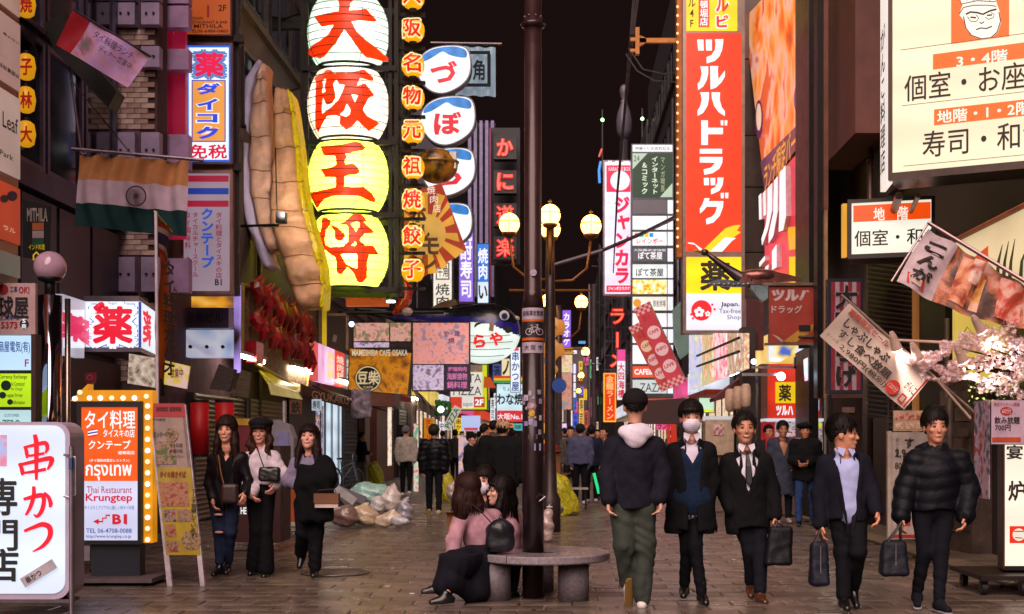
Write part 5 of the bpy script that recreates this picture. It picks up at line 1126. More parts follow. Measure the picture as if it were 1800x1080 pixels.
t = T('shop_canopy_sign', 'grey metal nameplate above a mirrored canopy with rivets', 'sign', W(352, 630, 21)); f_ = FF(20.9)
put(SL(f_, 320, 541, 402, 577, -.3, 0), t, 'nameplate', M('7f7590', .35, .4, .1)); TX(t, f_, '永和ビル', 328, 549, 392, 568, M('4a3f58', .5), .02); put(SL(f_, 300, 580, 412, 628, -.3, 0), t, 'canopy', PH('canopy', ('6f86b8', 'b8c6e8', 'e0e4f4', '8a7ac0'), .8, .5, 1., det=1));  # canopy reflections are painted on as glowing blotches
for x in (335, 364, 392): q_ = f_.pt(x, 610, 0); put(CY(q_, q_-Vector((0, .03, 0)), .03, n=10), t, 'rivet', M('3a2420'))
t = T('shop_interior_light', 'warm orange lit window strip under the grey Thai sign', 'window', W(350, 541, 21.2)); put(SL(FF(21.2), 300, 516, 410, 540, -.1, 0), t, 'pane', PH('warmwin', ('3a1a30', '8a5a3a', 'f0a020', 'ffd070'), 1.2, .8, 1., det=2, stretch=(.6, 1, 1)))
# crab sign
fC = FS(-5.9); t = T('crab_relief_sign', 'wall sign of glossy red crab legs on a cream woven board', 'sign', fC.pt(480, 690, 0));
pc_ = [(424, 500), (548, 560), (536, 690), (422, 625)]; put(FP(fC, pc_, -.3, 0), t, 'board', M('a08a70', .8, 0, .45, 10, .02, 20)); put(TU([fC.pt(x, y, .03) for x, y in pc_+[pc_[0]]], .04, 6), t, 'edge', M('b4a04a', .5))
ri = random.Random(3)
for k in range(13):
 x = 434+k*8.1
 for r in (0, 1):
  y0 = 500+k*5.2+r*52+ri.uniform(-6, 6); L_ = 38+ri.uniform(-8, 8); q_ = fC.pt(x, y0, .16); e_ = fC.pt(x+ri.uniform(-2, 2), y0+L_, .2)
  o = put(TU([q_, q_.lerp(e_, .3), q_.lerp(e_, .6)+Vector((.06, 0, 0)), e_], [.10, .13, .10, .05], 8), t, 'crab_leg', M(('8a0c18', 'a8121e', 'c01430')[(k+r) % 3], .25, 0, .25, 7, .01, 14, coat=.5)); put(MB().cyl(q_, q_+Vector((.12, ri.uniform(-.12, .12), .16)), .05, .012, 6), o, 'claw_tip', M('d04a3a', .3))
put(SL(fC, 432, 600, 445, 640, 0, .2), t, 'claw_block', M('c01430', .3, 0, .2, 4, coat=.5))
# Indian flag on a rod
YI = 16.; fI = FF(YI); t = T('indian_flag', 'large wavy flag in saffron, white and green with a wheel, hung from a rod', 'flag', W(232, 412, YI))
put(CY(W(126, 262, YI), W(358, 282, YI), .022, n=8), t, 'rod', METAL('a898a8')); put(CY(W(122, 110, YI-.1), W(142, 264, YI), .018, n=8).cyl(W(128, 145, YI+.2), W(228, 268, YI), .008, n=6), t, 'stay', METAL('8a7a88'))
nu, nv = 44, 18; G_ = []
for j in range(nv+1):
 for i in range(nu+1):
  u, v_ = i/nu, j/nv; x = 142+188*u-6*math.sin(v_*3)*(1-u)-(2 if u < .02 else 0)-3*(1-u)*v_*2; y = 272+12*u+(133+-0*u)*v_+2.5*math.sin(u*25)*(1-v_)*.6+(1-u)*v_*-8
  p_ = fI.pt(x, y); G_.append((p_.x, YI+.05*math.sin(u*31+1.5*math.sin(v_*4))*(1.1-v_*.6)+.04*math.sin(u*9+v_*3), p_.z))
ic = [M('c98a5c', .8, 0, .12, 5, .002, 90), M('c9b0c2', .8, 0, .10, 5, .002, 90), M('1c3a3c', .8, 0, .12, 5, .002, 90)]
for s_ in range(3):
 mb = MB().add(G_, [(j*(nu+1)+i, (j+1)*(nu+1)+i, (j+1)*(nu+1)+i+1, j*(nu+1)+i+1) for j in range(s_*6, s_*6+6) for i in range(nu)]); put(mb, t, ('saffron_band', 'white_band', 'green_band')[s_], ic[s_], True)
mb = MB(); fI2 = FF(YI-.10); mb.disc(fI2, 239, 345, 18.5, 0, 40, 16.0); mb.disc(fI2, 239, 345, 3, 0)
for k in range(24): a = k*math.pi/12; mb.stroke(fI2, [(239+3*math.cos(a), 345+3*math.sin(a)), (239+16*math.cos(a), 345+16*math.sin(a))], .9)
put(mb, t, 'wheel', M('3a1c34', .7))
for i in range(6): q_ = W(147+i*36, 266+i*3.2, YI); put(RG(q_, .035, .008, 12, 4, 'y'), t, 'tie', M('a898a8', .6))
# tilted red and pink banner, black mithila sign, small banner
t = T('hanging_banner', 'red and violet printed vinyl banner tilted on a pole high on the left', 'banner', W(178, 165, 15)); fr = FR(176, 88, 14.8, 31)
nn = 16; mb = MB(); mb2 = MB()
for tgt, x0, x1 in ((mb, -74, -42), (mb2, -42, 78)):
 vs = []
 for i in range(nn+1):
  for j in range(7): x = x0+(x1-x0)*i/nn; y = -34+66*j/6; p_ = fr.q(x, y, .04*math.sin(x*.06+j*.4)); vs.append(tuple(p_))
 tgt.add(vs, [(i*7+j, i*7+j+1, (i+1)*7+j+1, (i+1)*7+j) for i in range(nn) for j in range(6)])
put(mb, t, 'red_end', M('b01428', .45, 0, .15, 4), True); put(mb2, t, 'print', PH('vinyl', ('4a6a5c', '8a5a6a', 'b884a0', 'b98ac0', 'c8a0d8'), 1.1, .10, 1.5, stretch=(1, 1, 1)), True)
TX(t, fr, [('タイ料理ランチ', -20, -26, 60, -12), ('ディナー営業中', 0, -8, 66, 4)], *Z4_, M('3a2040', .6), .01, d=.06); put(CY(fr.q(-78, -36, -.02), fr.q(82, -36, -.02), .015, n=6), t, 'rod', METAL('6a5a66'))
t = T('black_frame', 'black bracket box behind the tilted red banner', 'bracket', W(110, 150, 15.6)); put(FP(FF(15.6), [(76, 42), (112, 20), (118, 60), (205, 160), (190, 190), (95, 88)], -.3, 0), t, 'box', BLK)
for k in range(4):
 y = (8, 118, 176, 236)[k]; c = W(46, y, 14.9)
 t = T('yellow_lantern', 'yellow lantern with a red character seen in the left window, %s of four' % ('topmost', 'second', 'third', 'lowest')[k], 'lantern', c-Vector((0, 0, .2)), 'yellow lanterns by the left windows'); put(MB().lathe(c, [(.05, -.15), (.09, -.12), (.11, 0), (.09, .12), (.05, .15)], 16), t, 'shell', E('e8a010', .75, .15), True); mb = MB(); letters(mb, FF(14.78), '焼子林大'[k], 36, y-14, 56, y+14, .06, d=0); put(mb, t, 'lettering', E('a01414', .7)); put(CY(c+Vector((0, 0, .14)), c+Vector((0, 0, .19)), .04, n=8), t, 'cap', BLK)
fm_ = FF(14.6); t = T('small_banner', 'black banner with a tiny Indian flag and yellow lettering beside the globe lamp', 'banner', W(64, 458, 14.6)); put(FP(fm_, [(40, 352), (88, 362), (86, 460), (40, 452)], -.03, 0), t, 'cloth', M('1a1518', .7))
TX(t, fm_, 'MITHILA', 48, 366, 84, 390, M('b8a8a0', .6), .03);
for i, c in enumerate(('c86a34', 'c0a8b0', '1c5a34')): blk(t, fm_, 57, 392+i*14, 77, 405+i*14, M(c, .6), .004, 'stripe')
TX(t, fm_, 'インド料理', 51, 430, 79, 440, E('d8b020', .7), .0); TX(t, fm_, '⌂', 58, 442, 71, 458, E('d8b020', .7), .04)
# orange nobori with Thai flag
fn = FY(272, 12.6, 302, 13.3); t = T('nobori_banner', 'tall narrow orange banner on a white pole with a small Thai flag on top', 'banner', W(278, 690, 12.8)); put(CY(W(274, 372, 12.6), W(277, 720, 12.6), .016, n=8), t, 'pole', M('c8b8c4', .4)); put(CY(W(272, 372, 12.6), W(302, 408, 13.2), .01, n=6), t, 'pole', M('c8b83a', .4))
def strip(y0, y1, m_, nm, xr=lambda y: 300-(y-400)*.028):
 vs = []; n_ = 10
 for i in range(n_+1):
  y = y0+(y1-y0)*i/n_
  for j in range(6): u = j/5; x = 277+(xr(y)-277)*u; p_ = fn.pt(x, y+18*u*(1 if y < 520 else .4), .03*math.sin(y*.03+u*4)); vs.append(tuple(p_))
 put(MB().add(vs, [(i*6+j, i*6+j+1, (i+1)*6+j+1, (i+1)*6+j) for i in range(n_) for j in range(5)]), t, nm, m_, True)
for i, (y0, y1, c) in enumerate(((385, 396, 'a83224'), (396, 406, 'c0a8a8'), (406, 428, '2a2850'), (428, 436, 'c0a8a8'), (436, 446, 'a83224'))): strip(y0, y1, M(c, .8), 'flag_band')
strip(446, 665, M('d8661a', .8, 0, .1, 5), 'cloth'); strip(665, 690, M('1c1418', .8), 'cloth')
TX(t, fn, 'タイ料理ガパオ', 276, 452, 298, 664, M('1c1210', .7), .06, True, .06); TX(t, fn, 'クンテープ', 291, 500, 301, 640, M('8a1410', .7), .02, True, .065)
# bulletin photos, small red sign, cylinder lanterns, slanted signs
t = T('menu_display', 'clear panel of dish photographs hanging under the pharmacy box', 'menu board', W(250, 680, 13.8)); f_ = FF(13.8); put(FP(f_, [(227, 622), (276, 630), (272, 682), (224, 674)], -.03, 0), t, 'panel', PH('dishes', ('20181a', '6a5a50', 'b0a898', 'd0c8c0'), 5, .45)); put(FP(f_, [(290, 634), (334, 644), (328, 684), (288, 676)], -.03, 0), t, 'panel', PH('dishes2', ('5a2418', 'b09a4a', 'c8b82a', 'd0b8b0'), 4, .4)); TX(t, f_, '営業中', 300, 648, 322, 664, M('7a1420', .6), .02)
t = T('orange_poster', 'thin orange vertical poster behind the steel column', 'poster', W(114, 690, 13.4)); put(SL(FF(13.4), 107, 632, 122, 690, -.03, 0), t, 'sheet', M('b0641c', .7)); TX(t, FF(13.4), '営業中', 109, 636, 120, 684, BK, .03, True)
t = T('no_smoking_sign', 'small dark red square plate above the arrow sign', 'sign', W(159, 690, 13.6)); put(SL(FF(13.6), 149, 655, 168, 673, -.03, 0), t, 'plate', M('8a1428', .5)); put(DC(FF(13.6), 158, 664, 5, .006, 20, 3.8), t, 'ring', M('c86a70', .5)); put(SL(FF(13.6), 156, 673, 162, 700, -.05, -.02), t, 'stem', METAL('8a8a90'))
for i, x in enumerate((351, 395)):
 c = W(x, 752, 18.5); t = T('cylinder_lantern', 'unlit red cylinder lantern, %s of the pair before the shutter' % ('left', 'right')[i], 'lantern', W(x, 802, 18.5), 'red cylinder lanterns'); put(CY(W(x, 800, 18.5), W(x, 708, 18.5), .135, n=28), t, 'shell', M('c4141c', .5, 0, .1, 4), True); put(CY(W(x, 803, 18.5), W(x, 799, 18.5), .137, n=28).cyl(W(x, 708, 18.5), W(x, 703, 18.5), .137, n=28), t, 'cap', BLK)
for i, (pts, c) in enumerate(((((385, 640), (414, 650), (402, 688), (368, 684)), '4a3e38'), (((424, 650), (440, 655), (436, 700), (410, 695)), '5a4a34'))):
 t = T('tilted_signboard', ('dark wooden signboard leaning under the canopy' if i == 0 else 'smaller brown signboard leaning beside the dark one'), 'sign', W(pts[2][0], pts[2][1], 20)); put(FP(FF(20-.3*i), list(pts), -.12, 0), t, 'board', M(c, .7, 0, .3, 8, aniso=(1, 1, 6)))
t = T('brown_cafe_poster', 'brown square emblem poster above the left shutter edge', 'poster', W(510, 728, 23)); put(SL(FF(23), 512-3, 704, 530, 728, -.05, 0), t, 'sheet', M('7a4a26', .6)); TX(t, FF(23), '鉄', 512, 706, 528, 726, BK, .05)
t = T('stall_counter', 'yellow topped stall with dark red panel reading THE behind the women', 'stall', W(415, 910, 15.5)); f_ = FF(15.5); q0, q1 = W(395, 770, 15.5), W(436, 905, 15.5)
put(BX(q0.x-.05, 15.5, .12, q1.x+.4, 16.1, q0.z-.1), t, 'body', M('3a1416', .6, 0, .2, 4)); put(SL(f_, 404, 736, 440, 748, -.3, .02), t, 'header', M('b98a14', .6)); put(SL(f_, 395, 748, 450, 800, -.3, .01), t, 'panel', M('6a101c', .6)); TX(t, f_, 'THE', 418, 892, 434, 904, WHT, .02, d=.02)
t = T('dessert_cart', 'orange and white low counter with vertical lettering behind the women', 'counter', W(505, 920, 18)); f_ = FF(18.2); put(SL(f_, 484, 850, 520, 922, -.6, 0), t, 'body', M('b0501c', .6, 0, .15, 4)); put(SL(f_, 482, 846, 522, 851, -.62, .03), t, 'top', M('c8bcb8', .5)); put(SL(f_, 482, 918, 522, 924, -.62, .03), t, 'skirting', M('c8bcb8', .5)); TX(t, f_, 'チーズ', 492, 858, 506, 912, M('3a1810', .6), .03, True)
t = T('white_arch_panel', 'white arched cabinet panel behind the beret', 'cabinet', W(498, 850, 19.5)); f_ = FF(19.5); put(FP(f_, blob([(462, 850), (462, 745), (485, 738), (508, 748), (516, 770), (516, 850)], 1), -.3, 0), t, 'panel', M('8f8a94', .6, 0, .1, 3)); put(SL(f_, 484, 760, 508, 850, 0, .02), t, 'violet_panel', M('8a86b8', .5)); put(SL(f_, 497, 705, 501, 745, -.1, 0), t, 'pole', M('b8b0b4', .5))
t = T('small_lit_sign', 'small white lit sign with dark letters above the plants', 'sign', W(554, 722, 24)); put(SL(FF(24), 548, 702, 564, 722, -.1, 0), t, 'panel', E('a8bcc8', .7)); TX(t, FF(24), '寿司', 550, 705, 562, 719, BK, .04)
t = T('plastic_sheet_parcel', 'clear plastic sheet hanging from the brown signboard', 'plastic sheet', W(634, 728, 31)); sput(t, 'sheet', M('a9a4c4', .2, 0, .3, 6, .02, 12, coat=.6), lambda P: bx(P, A3(W(635, 710, 31)), (.24, .05, .36), None, .04)+wrinkle(P, .03, 16, 2), A3(W(635, 710, 31))-.5, A3(W(635, 710, 31))+.5, .03)
t = T('upper_window_frame', 'cream steel window frame and white beam above the pink boards', 'window', W(600, 610, 32)); f_ = FF(32.2); put(SL(f_, 576, 551, 612, 555, -.1, 0).slab(f_, 608, 551, 612, 615, -.1, 0), t, 'frame', M('a89078', .6)); put(FP(f_, [(586, 588), (592, 590), (590, 602), (584, 600)], -.1, 0), t, 'beam', M('a8a098', .6))
t = T('gold_strip_light', 'vertical yellow lit strip on the wall behind the dumpling', 'light strip', W(568, 620, 31.5)); put(SL(FF(31.6), 566, 520, 573, 640, -.1, 0), t, 'tube', E('e8c02a', .7, .3)); put(SL(FF(31.4), 545, 560, 549, 610, -.1, 0), t, 'tube', E('e8b880', .7, .2))
t = T('orange_box_sign', 'orange map sign under the lantern frame with a downlight', 'sign', W(655, 538, 28)); put(SL(FF(28.2), 608, 514, 682, 538, -.2, 0), t, 'panel', E('b84a20', .65)); TX(t, FF(28.2), '地下街', 651, 520, 670, 527, BK, .02, d=.006); put(CY(W(687, 528, 28), W(687, 518, 28), .12, .08, n=16), t, 'lamp_shade', BLK); put(CY(W(687, 532, 28), W(687, 529, 28), .10, n=16), t, 'lamp_glass', E('e8f8ff', 5, .02, True))
t = T('blue_spotlight', 'small blue-white spotlight above the pink menu board', 'spotlight', W(618, 572, 32)); put(SPH(W(618, 570, 31.8), .07, 12, 8), t, 'lamp_glass', E('b8c8ff', 5, .02)); put(BX(*W(612, 574, 32), *W(624, 566, 32.3)), t, 'housing', BLK)
# cables and backdrop clutter on the left wall
# ------------------------------------------------------------ krungtep sign, kushikatsu sign, a-board
YK = 12.0; fk = FF(YK); t = T('restaurant_light_sign', 'orange and white Thai restaurant light box framed by a yellow arrow of bulbs', 'sign', W(200, 1028, YK))
put(SL(fk, 136, 707, 250, 957, -.28, -.004).slab(fk, 136, 707, 143, 957, -.002, .02).slab(fk, 243, 707, 250, 957, -.002, .02).slab(fk, 143, 707, 243, 716, -.002, .02).slab(fk, 143, 950, 243, 957, -.002, .02), t, 'case', M('1b1a22', .45, .2))
o1 = put(FC(fk, 143, 716, 243, 846, 0), t, 'orange_panel', E('ee5a10', .98, .08, True, sc=1.2)); o2 = put(FC(fk, 143, 846, 243, 950, 0), t, 'white_panel', E('c8ccea', .95, .08, True, sc=1.2))
TX(t, fk, [('タイ料理', 150, 722, 238, 754), ('タイスキの店', 182, 755, 237, 769), ('クンテープ', 156, 774, 230, 790), ('道頓堀店', 208, 793, 237, 799), ('(タイ国政府認定レストラン)', 158, 807, 228, 813), ('กรุงเทพ', 151, 817, 232, 845)], *Z4_, WHT, .02, parent=o1)
for i, c in enumerate(('d8203a', 'f0f0f8', '2a2a8a', 'f0f0f8', 'd8203a')): put(FPO(fk, [(155, 756+i*2.6), (172, 753+i*2.6), (172, 755.6+i*2.6), (155, 758.6+i*2.6)], .009), o1, 'flag_stripe', E(c, .9))
TX(t, fk, [('Thai Restaurant', 153, 855, 232, 867), ('B1', 198, 904, 224, 922)], *Z4_, E('b03a4a', .85), .005, parent=o2); TX(t, fk, [('Krungtep', 151, 868, 233, 885)], *Z4_, E('c8142c', .9), .025, parent=o2); TX(t, fk, [('B1', 198, 904, 223, 921)], *Z4_, E('c8142c', .9), .05, parent=o2, d=.01)
TX(t, fk, [('TEL 06-4708-0088', 152, 929, 232, 937), ('http://www.krungtep.co.jp', 152, 940, 231, 947)], *Z4_, E('2a4a9a', .8), .01, parent=o2); TX(t, fk, [('タイスキとアジアの心優しい味タイ料理', 149, 889, 236, 896)], *Z4_, E('2a4a9a', .8), .0, parent=o2)
put(MB().stroke(fk, [(172, 917), (181, 917), (181, 911), (187, 911), (187, 906), (194, 906)], 3, .009).fpoly(fk, [(164, 917), (174, 912), (174, 922)], .009), o2, 'stair_arrow', E('c8142c', .9))
ar = put(FP(fk, [(122, 705), (153, 675), (153, 686), (267, 686), (267, 955), (251, 955), (251, 705)], -.16, -.02), t, 'arrow_frame', E('e8960a', .72, .12, True, sc=3))
bl = [(131, 701), (140, 690), (157, 700), (176, 700), (196, 700), (216, 700), (236, 700), (257, 697)]+[(259, 714+i*19.6) for i in range(13)]
for i, (x, y) in enumerate(bl): put(SPH(fk.pt(x, y, -.005), .024, 12, 8), ar, 'bulb', E('fff0c0' if i % 3 else 'ffffff', [2.2, 1.0, 1.7][i % 3], .02), True)
put(SL(fk, 156, 957, 242, 1015, -.22, -.06), t, 'pedestal', M('1d2230', .5, .1)); put(SL(fk, 132, 1014, 276, 1022, -.5, .15), t, 'base_plate', M('6a5c60', .5, .4));
for x in (146, 262):
 for dy in (-.35, .05): q_ = fk.pt(x, 1025, dy); put(CY((q_.x-.02, q_.y, .035), (q_.x+.02, q_.y, .035), .035, n=14), t, 'caster', BLK)
for i, (y0, c, s_) in enumerate(((960, '8a8690', '喫煙'), (1002, '3a0f18', 'Mirei'))): one(SL(FF(12.5), 133, y0, 158, y0+(26 if i == 0 else 18), -.03, 0), 'leaning_poster', ('white sticker board' if i == 0 else 'dark red strip poster')+' leaning behind the pedestal of the arrow sign', 'poster', M(c, .6))
YQ = 9.6; fqq = FF(YQ); t = T('skewer_shop_sign', 'white rounded light box with big red and black brush characters in the left foreground', 'sign', W(40, 1050, YQ))
rr = lambda x0, y0, x1, y1, r: [(x0, y0), (x1-r, y0)]+[(x1-r+r*math.sin(a), y0+r-r*math.cos(a)) for a in np.linspace(0, math.pi/2, 7)][1:]+[(x1-r+r*math.cos(a), y1-r+r*math.sin(a)) for a in np.linspace(0, math.pi/2, 7)]+[(x0, y1)]
put(FP(fqq, rr(-60, 742, 122, 1054, 26), -.30, -.01), t, 'case', M('b6a8c0', .35, .2, .1, 3)); put(FP(fqq, rr(-60, 748, 114, 1044, 22), -.01, 0), t, 'panel', E('d2e0f4', .98, .07, True, sc=1.2))
def brush(t, fr, strokes, mat, d=.008):
 mb = MB()
 for i, (pts, w_) in enumerate(strokes):
  n_ = len(pts)
  if n_ > 2:
   P_ = []; Wd = []
   for k in range(n_-1):
    p0 = pts[max(k-1, 0)]; p1 = pts[k]; p2 = pts[k+1]; p3 = pts[min(k+2, n_-1)]
    for j in range(5): t_ = j/5; P_.append(tuple(.5*((2*p1[m_])+(-p0[m_]+p2[m_])*t_+(2*p0[m_]-5*p1[m_]+4*p2[m_]-p3[m_])*t_*t_+(-p0[m_]+3*p1[m_]-3*p2[m_]+p3[m_])*t_**3) for m_ in (0, 1))); Wd.append(w_[k]*(1-t_)+w_[k+1]*t_)
   P_.append(pts[-1]); Wd.append(w_[-1])
  else: P_, Wd = list(pts), list(w_)
  mb.stroke(fr, P_, Wd, d+.0006*i)
 return put(mb, t, 'lettering', mat)
RB = E('dc0f28', .95)
brush(t, fqq, [([(42, 787), (60, 783), (80, 779), (84, 789), (80, 797)], [4, 6, 8, 7, 3]), ([(45, 784), (48, 798), (48, 806)], [6, 7, 3]), ([(48, 802), (64, 800), (79, 797)], [4, 5, 5]), ([(33, 818), (60, 812), (90, 806), (90, 816), (84, 826)], [5, 7, 9, 8, 3]), ([(36, 814), (40, 828), (40, 836)], [6, 8, 4]), ([(40, 832), (62, 829), (82, 825)], [4, 6, 6]), ([(62, 764), (65, 780), (65, 810), (65, 844)], [7, 9, 8, 5])], RB)
brush(t, fqq, [([(42, 878), (58, 874), (74, 871), (78, 880), (74, 898), (66, 908), (60, 904)], [5, 8, 9, 8, 8, 6, 2]), ([(60, 855), (60, 872), (54, 892), (46, 906)], [6, 8, 7, 4]), ([(78, 866), (86, 874), (90, 886), (88, 892)], [4, 7, 8, 4])], RB)
brush(t, fqq, [([(43, 934), (60, 927), (76, 922), (88, 928), (88, 944), (76, 960), (58, 970)], [5, 7, 9, 10, 9, 7, 2])], RB)
BB = M('0f1218', .5)
TX(t, fqq, '専', -20, 842, 30, 905, BB, .05); TX(t, fqq, '門', -24, 915, 31, 968, BB, .04); TX(t, fqq, '店', -26, 966, 32, 1022, BB, .05)
fst = FR(68, 1008, YQ-.02, -32); put(SL(fst, -33, -9, 33, 9, 0, .004), t, 'sticker', M('b0a8b4', .6)); mb = MB(); letters(mb, fst, '串かつ', -25, -6, 5, 6, .02, d=.008); put(mb, t, 'lettering', BB)
put(SL(fqq, -30, 765, 12, 820, 0, .004), t, 'poster', PH('bluep', ('5a7ac0', 'c87a90', '8ab0e0'), 5, .5))
put(CY(W(126, 785, YQ), (W(126, 785, YQ).x, YQ, 0), .020, n=12), t, 'stand_post', METAL('9a909c')); put(TU([W(112, 800, YQ), W(122, 800, YQ), W(133, 804, YQ), W(133, 870, YQ), W(122, 875, YQ), W(112, 872, YQ)], .010, 6), t, 'hinge', METAL('9a909c')); put(SL(fqq, 124, 805, 130, 825, .02, .04), t, 'clamp', M('24407a', .5)); put(SL(fqq, -30, 1054, 122, 1060, -.2, 0), t, 'base_rail', METAL('6a6068'))
fa = Fr(W(0, 0, 1)*0+Vector((0, 11.9, 0)), (1, 0, 0), Vector((0, -.10, -1)).normalized()); t = T('a_board', 'white wooden A-board with a yellow and red menu of dishes', 'sign', W(312, 1038, 11.7))
put(FP(fa, [(262, 710), (270, 710), (305, 1042), (296, 1044)], -.02, .02).fprism(fa, [(320, 712), (327, 712), (361, 1030), (353, 1032)], -.02, .02), t, 'leg', M('bdb0bc', .6, 0, .25, 12)); put(CY(W(290, 860, 12.1), W(300, 1020, 12.5), .012, n=6), t, 'back_leg', M('8a8088', .6))
pb = lambda u, v_: (263+62*u+29*v_+0*u, 710+(976-710)*v_+(-2+4*(1-v_))*u*0)
def pq(u0, v0, u1, v1): return [pb(u0, v0), pb(u1, v0), pb(u1, v1), pb(u0, v1)]
put(FP(fa, pq(0.02, 0, 1, 1), .0, .02), t, 'board', M('9a8078', .5)); put(FPO(fa, pq(.03, 0, 1, .09), .024), t, 'header', M('a01824', .5)); put(FPO(fa, pq(.03, .42, .99, 1), .024), t, 'yellow_area', M('a88c14', .5))
for i, (u0, v0, u1, v1) in enumerate(((.05, .25, .60, .40), (.05, .52, .85, .68), (.08, .70, .42, .78), (.46, .70, .84, .78), (.08, .80, .38, .88), (.08, .91, .40, .98))): put(FPO(fa, pq(u0, v0, u1, v1), .028), t, 'photo', PH('food%d' % (i % 3), (('3a1c14', '7a4a3a', 'a07a68', '4a5a2a'), ('3a1812', '8a4a30', 'a87a58', '902a1a'), ('221410', '6a4a40', '988478', '8a301a'))[i % 3], 9, 0, 2))
for cx_, cy_, r in ((303, 765, 12), (338, 950, 17)): put(DC(fa, cx_, cy_, r, .030), t, 'dish', PH('noodle', ('1c1612', '5a3a28', '8a6a4a', 'a08a6a'), 14, 0, 3))
TX(t, fa, [('クンテープBIE', 271, 760, 306, 769), ('道頓堀店 営業時間', 276, 716, 320, 724), ('Krungtep', 270, 735, 292, 741)], *Z4_, BK, .02, d=.032); TX(t, fa, [('タイの焼きそば', 283, 829, 328, 840)], *Z4_, M('8a101c', .6), .04, d=.034); TX(t, fa, 'ランチ営業しています', 338, 860, 346, 945, BK, .03, True, d=.034); TX(t, fa, [('タイ料理', 300, 780, 322, 787), ('本場の味', 300, 790, 322, 797), ('グリーンカレー', 300, 800, 324, 806)], *Z4_, BK, .01, d=.032)
# ------------------------------------------------------------ signs in the middle distance, left of the pole
f45 = FF(45)
t = sign('vertical_sign', 'white lit vertical barbecue sign with a framed emblem and brush characters', f45, 760, 456, 796, 548, E('efe8d8', .95, .05, True), METAL('4a4448'), .4, 2)
put(SL(f45, 766, 462, 790, 492, .004, .01).slab(f45, 0, 0, .1, .1), t, 'emblem_frame', E('2a2a2e', .3)); blk(t, f45, 768, 464, 788, 490, E('efe8d8', .95), .014); TX(t, f45, '牛角', 769, 467, 787, 487, M('2a2a2e', .5), .03, d=.02); TX(t, f45, '焼肉', 765, 498, 791, 542, M('2a2420', .5), .02, True)
f50 = FF(50)
t = sign('vertical_sign', 'violet lit vertical sign with white characters', f50, 806, 375, 833, 532, E('8a6ae0', .95, .08, True), METAL('4a4460'), .4, 1.5); TX(t, f50, '焼酎寿司', 809, 392, 830, 524, WHT, .05, True)
for i in range(2): pass
t = sign('vertical_sign', 'pale violet strip sign with small white characters above the violet one', FF(50.5), 812, 366, 830, 374, E('a08af0', .9), METAL('4a4460'), .3, 1)
t = sign('vertical_sign', 'blue and white lit vertical meat sign right of the violet one', FF(53), 838, 428, 860, 534, E('2a7ae0', .95, .06, True), METAL('4a5060'), .4, 1.5); TX(t, FF(53), '焼肉', 840, 436, 858, 492, WHT, .04, True); blk(t, FF(53), 840, 496, 858, 533, E('dcecf8', .95), .006); TX(t, FF(53), 'い', 841, 502, 857, 526, BK, .04, d=.012)
# pink and brown dish photo board
fd = FF(33); t = T('dish_photo_board', 'large violet board of grilled meat photographs under the pufferfish', 'sign', W(722, 690, 33)); put(SL(fd, 620, 566, 826, 612, -.25, -.004).slab(fd, 724, 612, 826, 688, -.25, -.004), t, 'case', M('2a1f28', .5))
pals = (('7a4a44', 'c88a78', 'e0b0a8', '8a7a5a'), ('8a5a3a', 'd88a70', 'e8a0a0', '9a8090'), ('6a5a88', 'b0a0c8', 'd8c8e0', '7a6a8a'))
for i, (x0, y0, x1, y1, k) in enumerate(((622, 568, 684, 600, 0), (686, 568, 722, 600, 0), (622, 602, 684, 611, 2), (726, 568, 824, 640, 1), (726, 642, 780, 686, 2))): put(FC(fd, x0, y0, x1, y1, 0), t, 'photo', PH('meat%d' % k, pals[k], 2.6, .62, 2.5, samp=(i == 3)))
put(FC(fd, 783, 642, 824, 686, 0), t, 'color_block', E('3a2a50', .6)); TX(t, fd, [('炉端焼肉', 788, 645, 820, 653), ('海鮮焼物', 786, 656, 821, 668), ('鍋料理', 786, 671, 821, 683)], *Z4_, E('d87aa8', .8), .03, d=.01); TX(t, fd, [('炉・端', 781, 582, 808, 592), ('焼', 788, 594, 799, 604)], *Z4_, E('2a3a80', .5), .03, d=.01); put(SL(fd, 686, 602, 722, 611, 0, .01), t, 'color_block', M('4a3a44', .6))
fM = FF(31); t = T('cafe_sign', 'orange brown dog cafe sign with a round white emblem', 'sign', W(668, 692, 31)); put(FP(fM, [(613, 611), (725, 620), (717, 696), (611, 686)], -.15, -.004), t, 'case', M('3a2a1a', .5)); put(FPO(fM, [(615, 613), (723, 621), (716, 694), (613, 685)], 0), t, 'panel', PH('dogcafe', ('2a160a', '6a3a0c', 'b06a10', 'd08a14', '8a5a30'), 1.5, .55, 1.6))
TX(t, fM, 'MAMESHIBA CAFE OSAKA', 619, 615, 717, 626, E('e0d0b0', .75), .03, d=.01); put(DC(fM, 647, 666, 23.5, .008), t, 'emblem', M('1c120a', .5)); put(DC(fM, 647, 666, 22, .012, 32, 20), t, 'emblem_ring', E('dcc89a', .75)); TX(t, fM, '豆柴', 629, 653, 666, 676, E('dcc89a', .75), .05, d=.014); TX(t, fM, 'CAFE', 639, 679, 656, 683, E('dcc89a', .75), .01, d=.014)
t = T('red_brown_fascia', 'red brown shop fascia under the dog cafe sign', 'fascia', W(680, 715, 36)); put(SL(FF(36), 648, 690, 694, 714, -1.2, 0), t, 'board', M('6a2f28', .5))
f52 = FF(52); t = sign('restaurant_sign', 'pasta and pizza sign with a lime yellow border reading 2F', f52, 790, 640, 858, 722, E('c8d41a', .85, .05), METAL('6a6a3a'), .4, 2)
blk(t, f52, 792, 655, 848, 698, E('dcd8d0', .9), .006); blk(t, f52, 792, 698, 812, 718, E('d8402a', .85), .006); blk(t, f52, 812, 698, 833, 718, E('e0dcd8', .9), .006); blk(t, f52, 833, 698, 852, 716, E('b8382a', .85), .006)
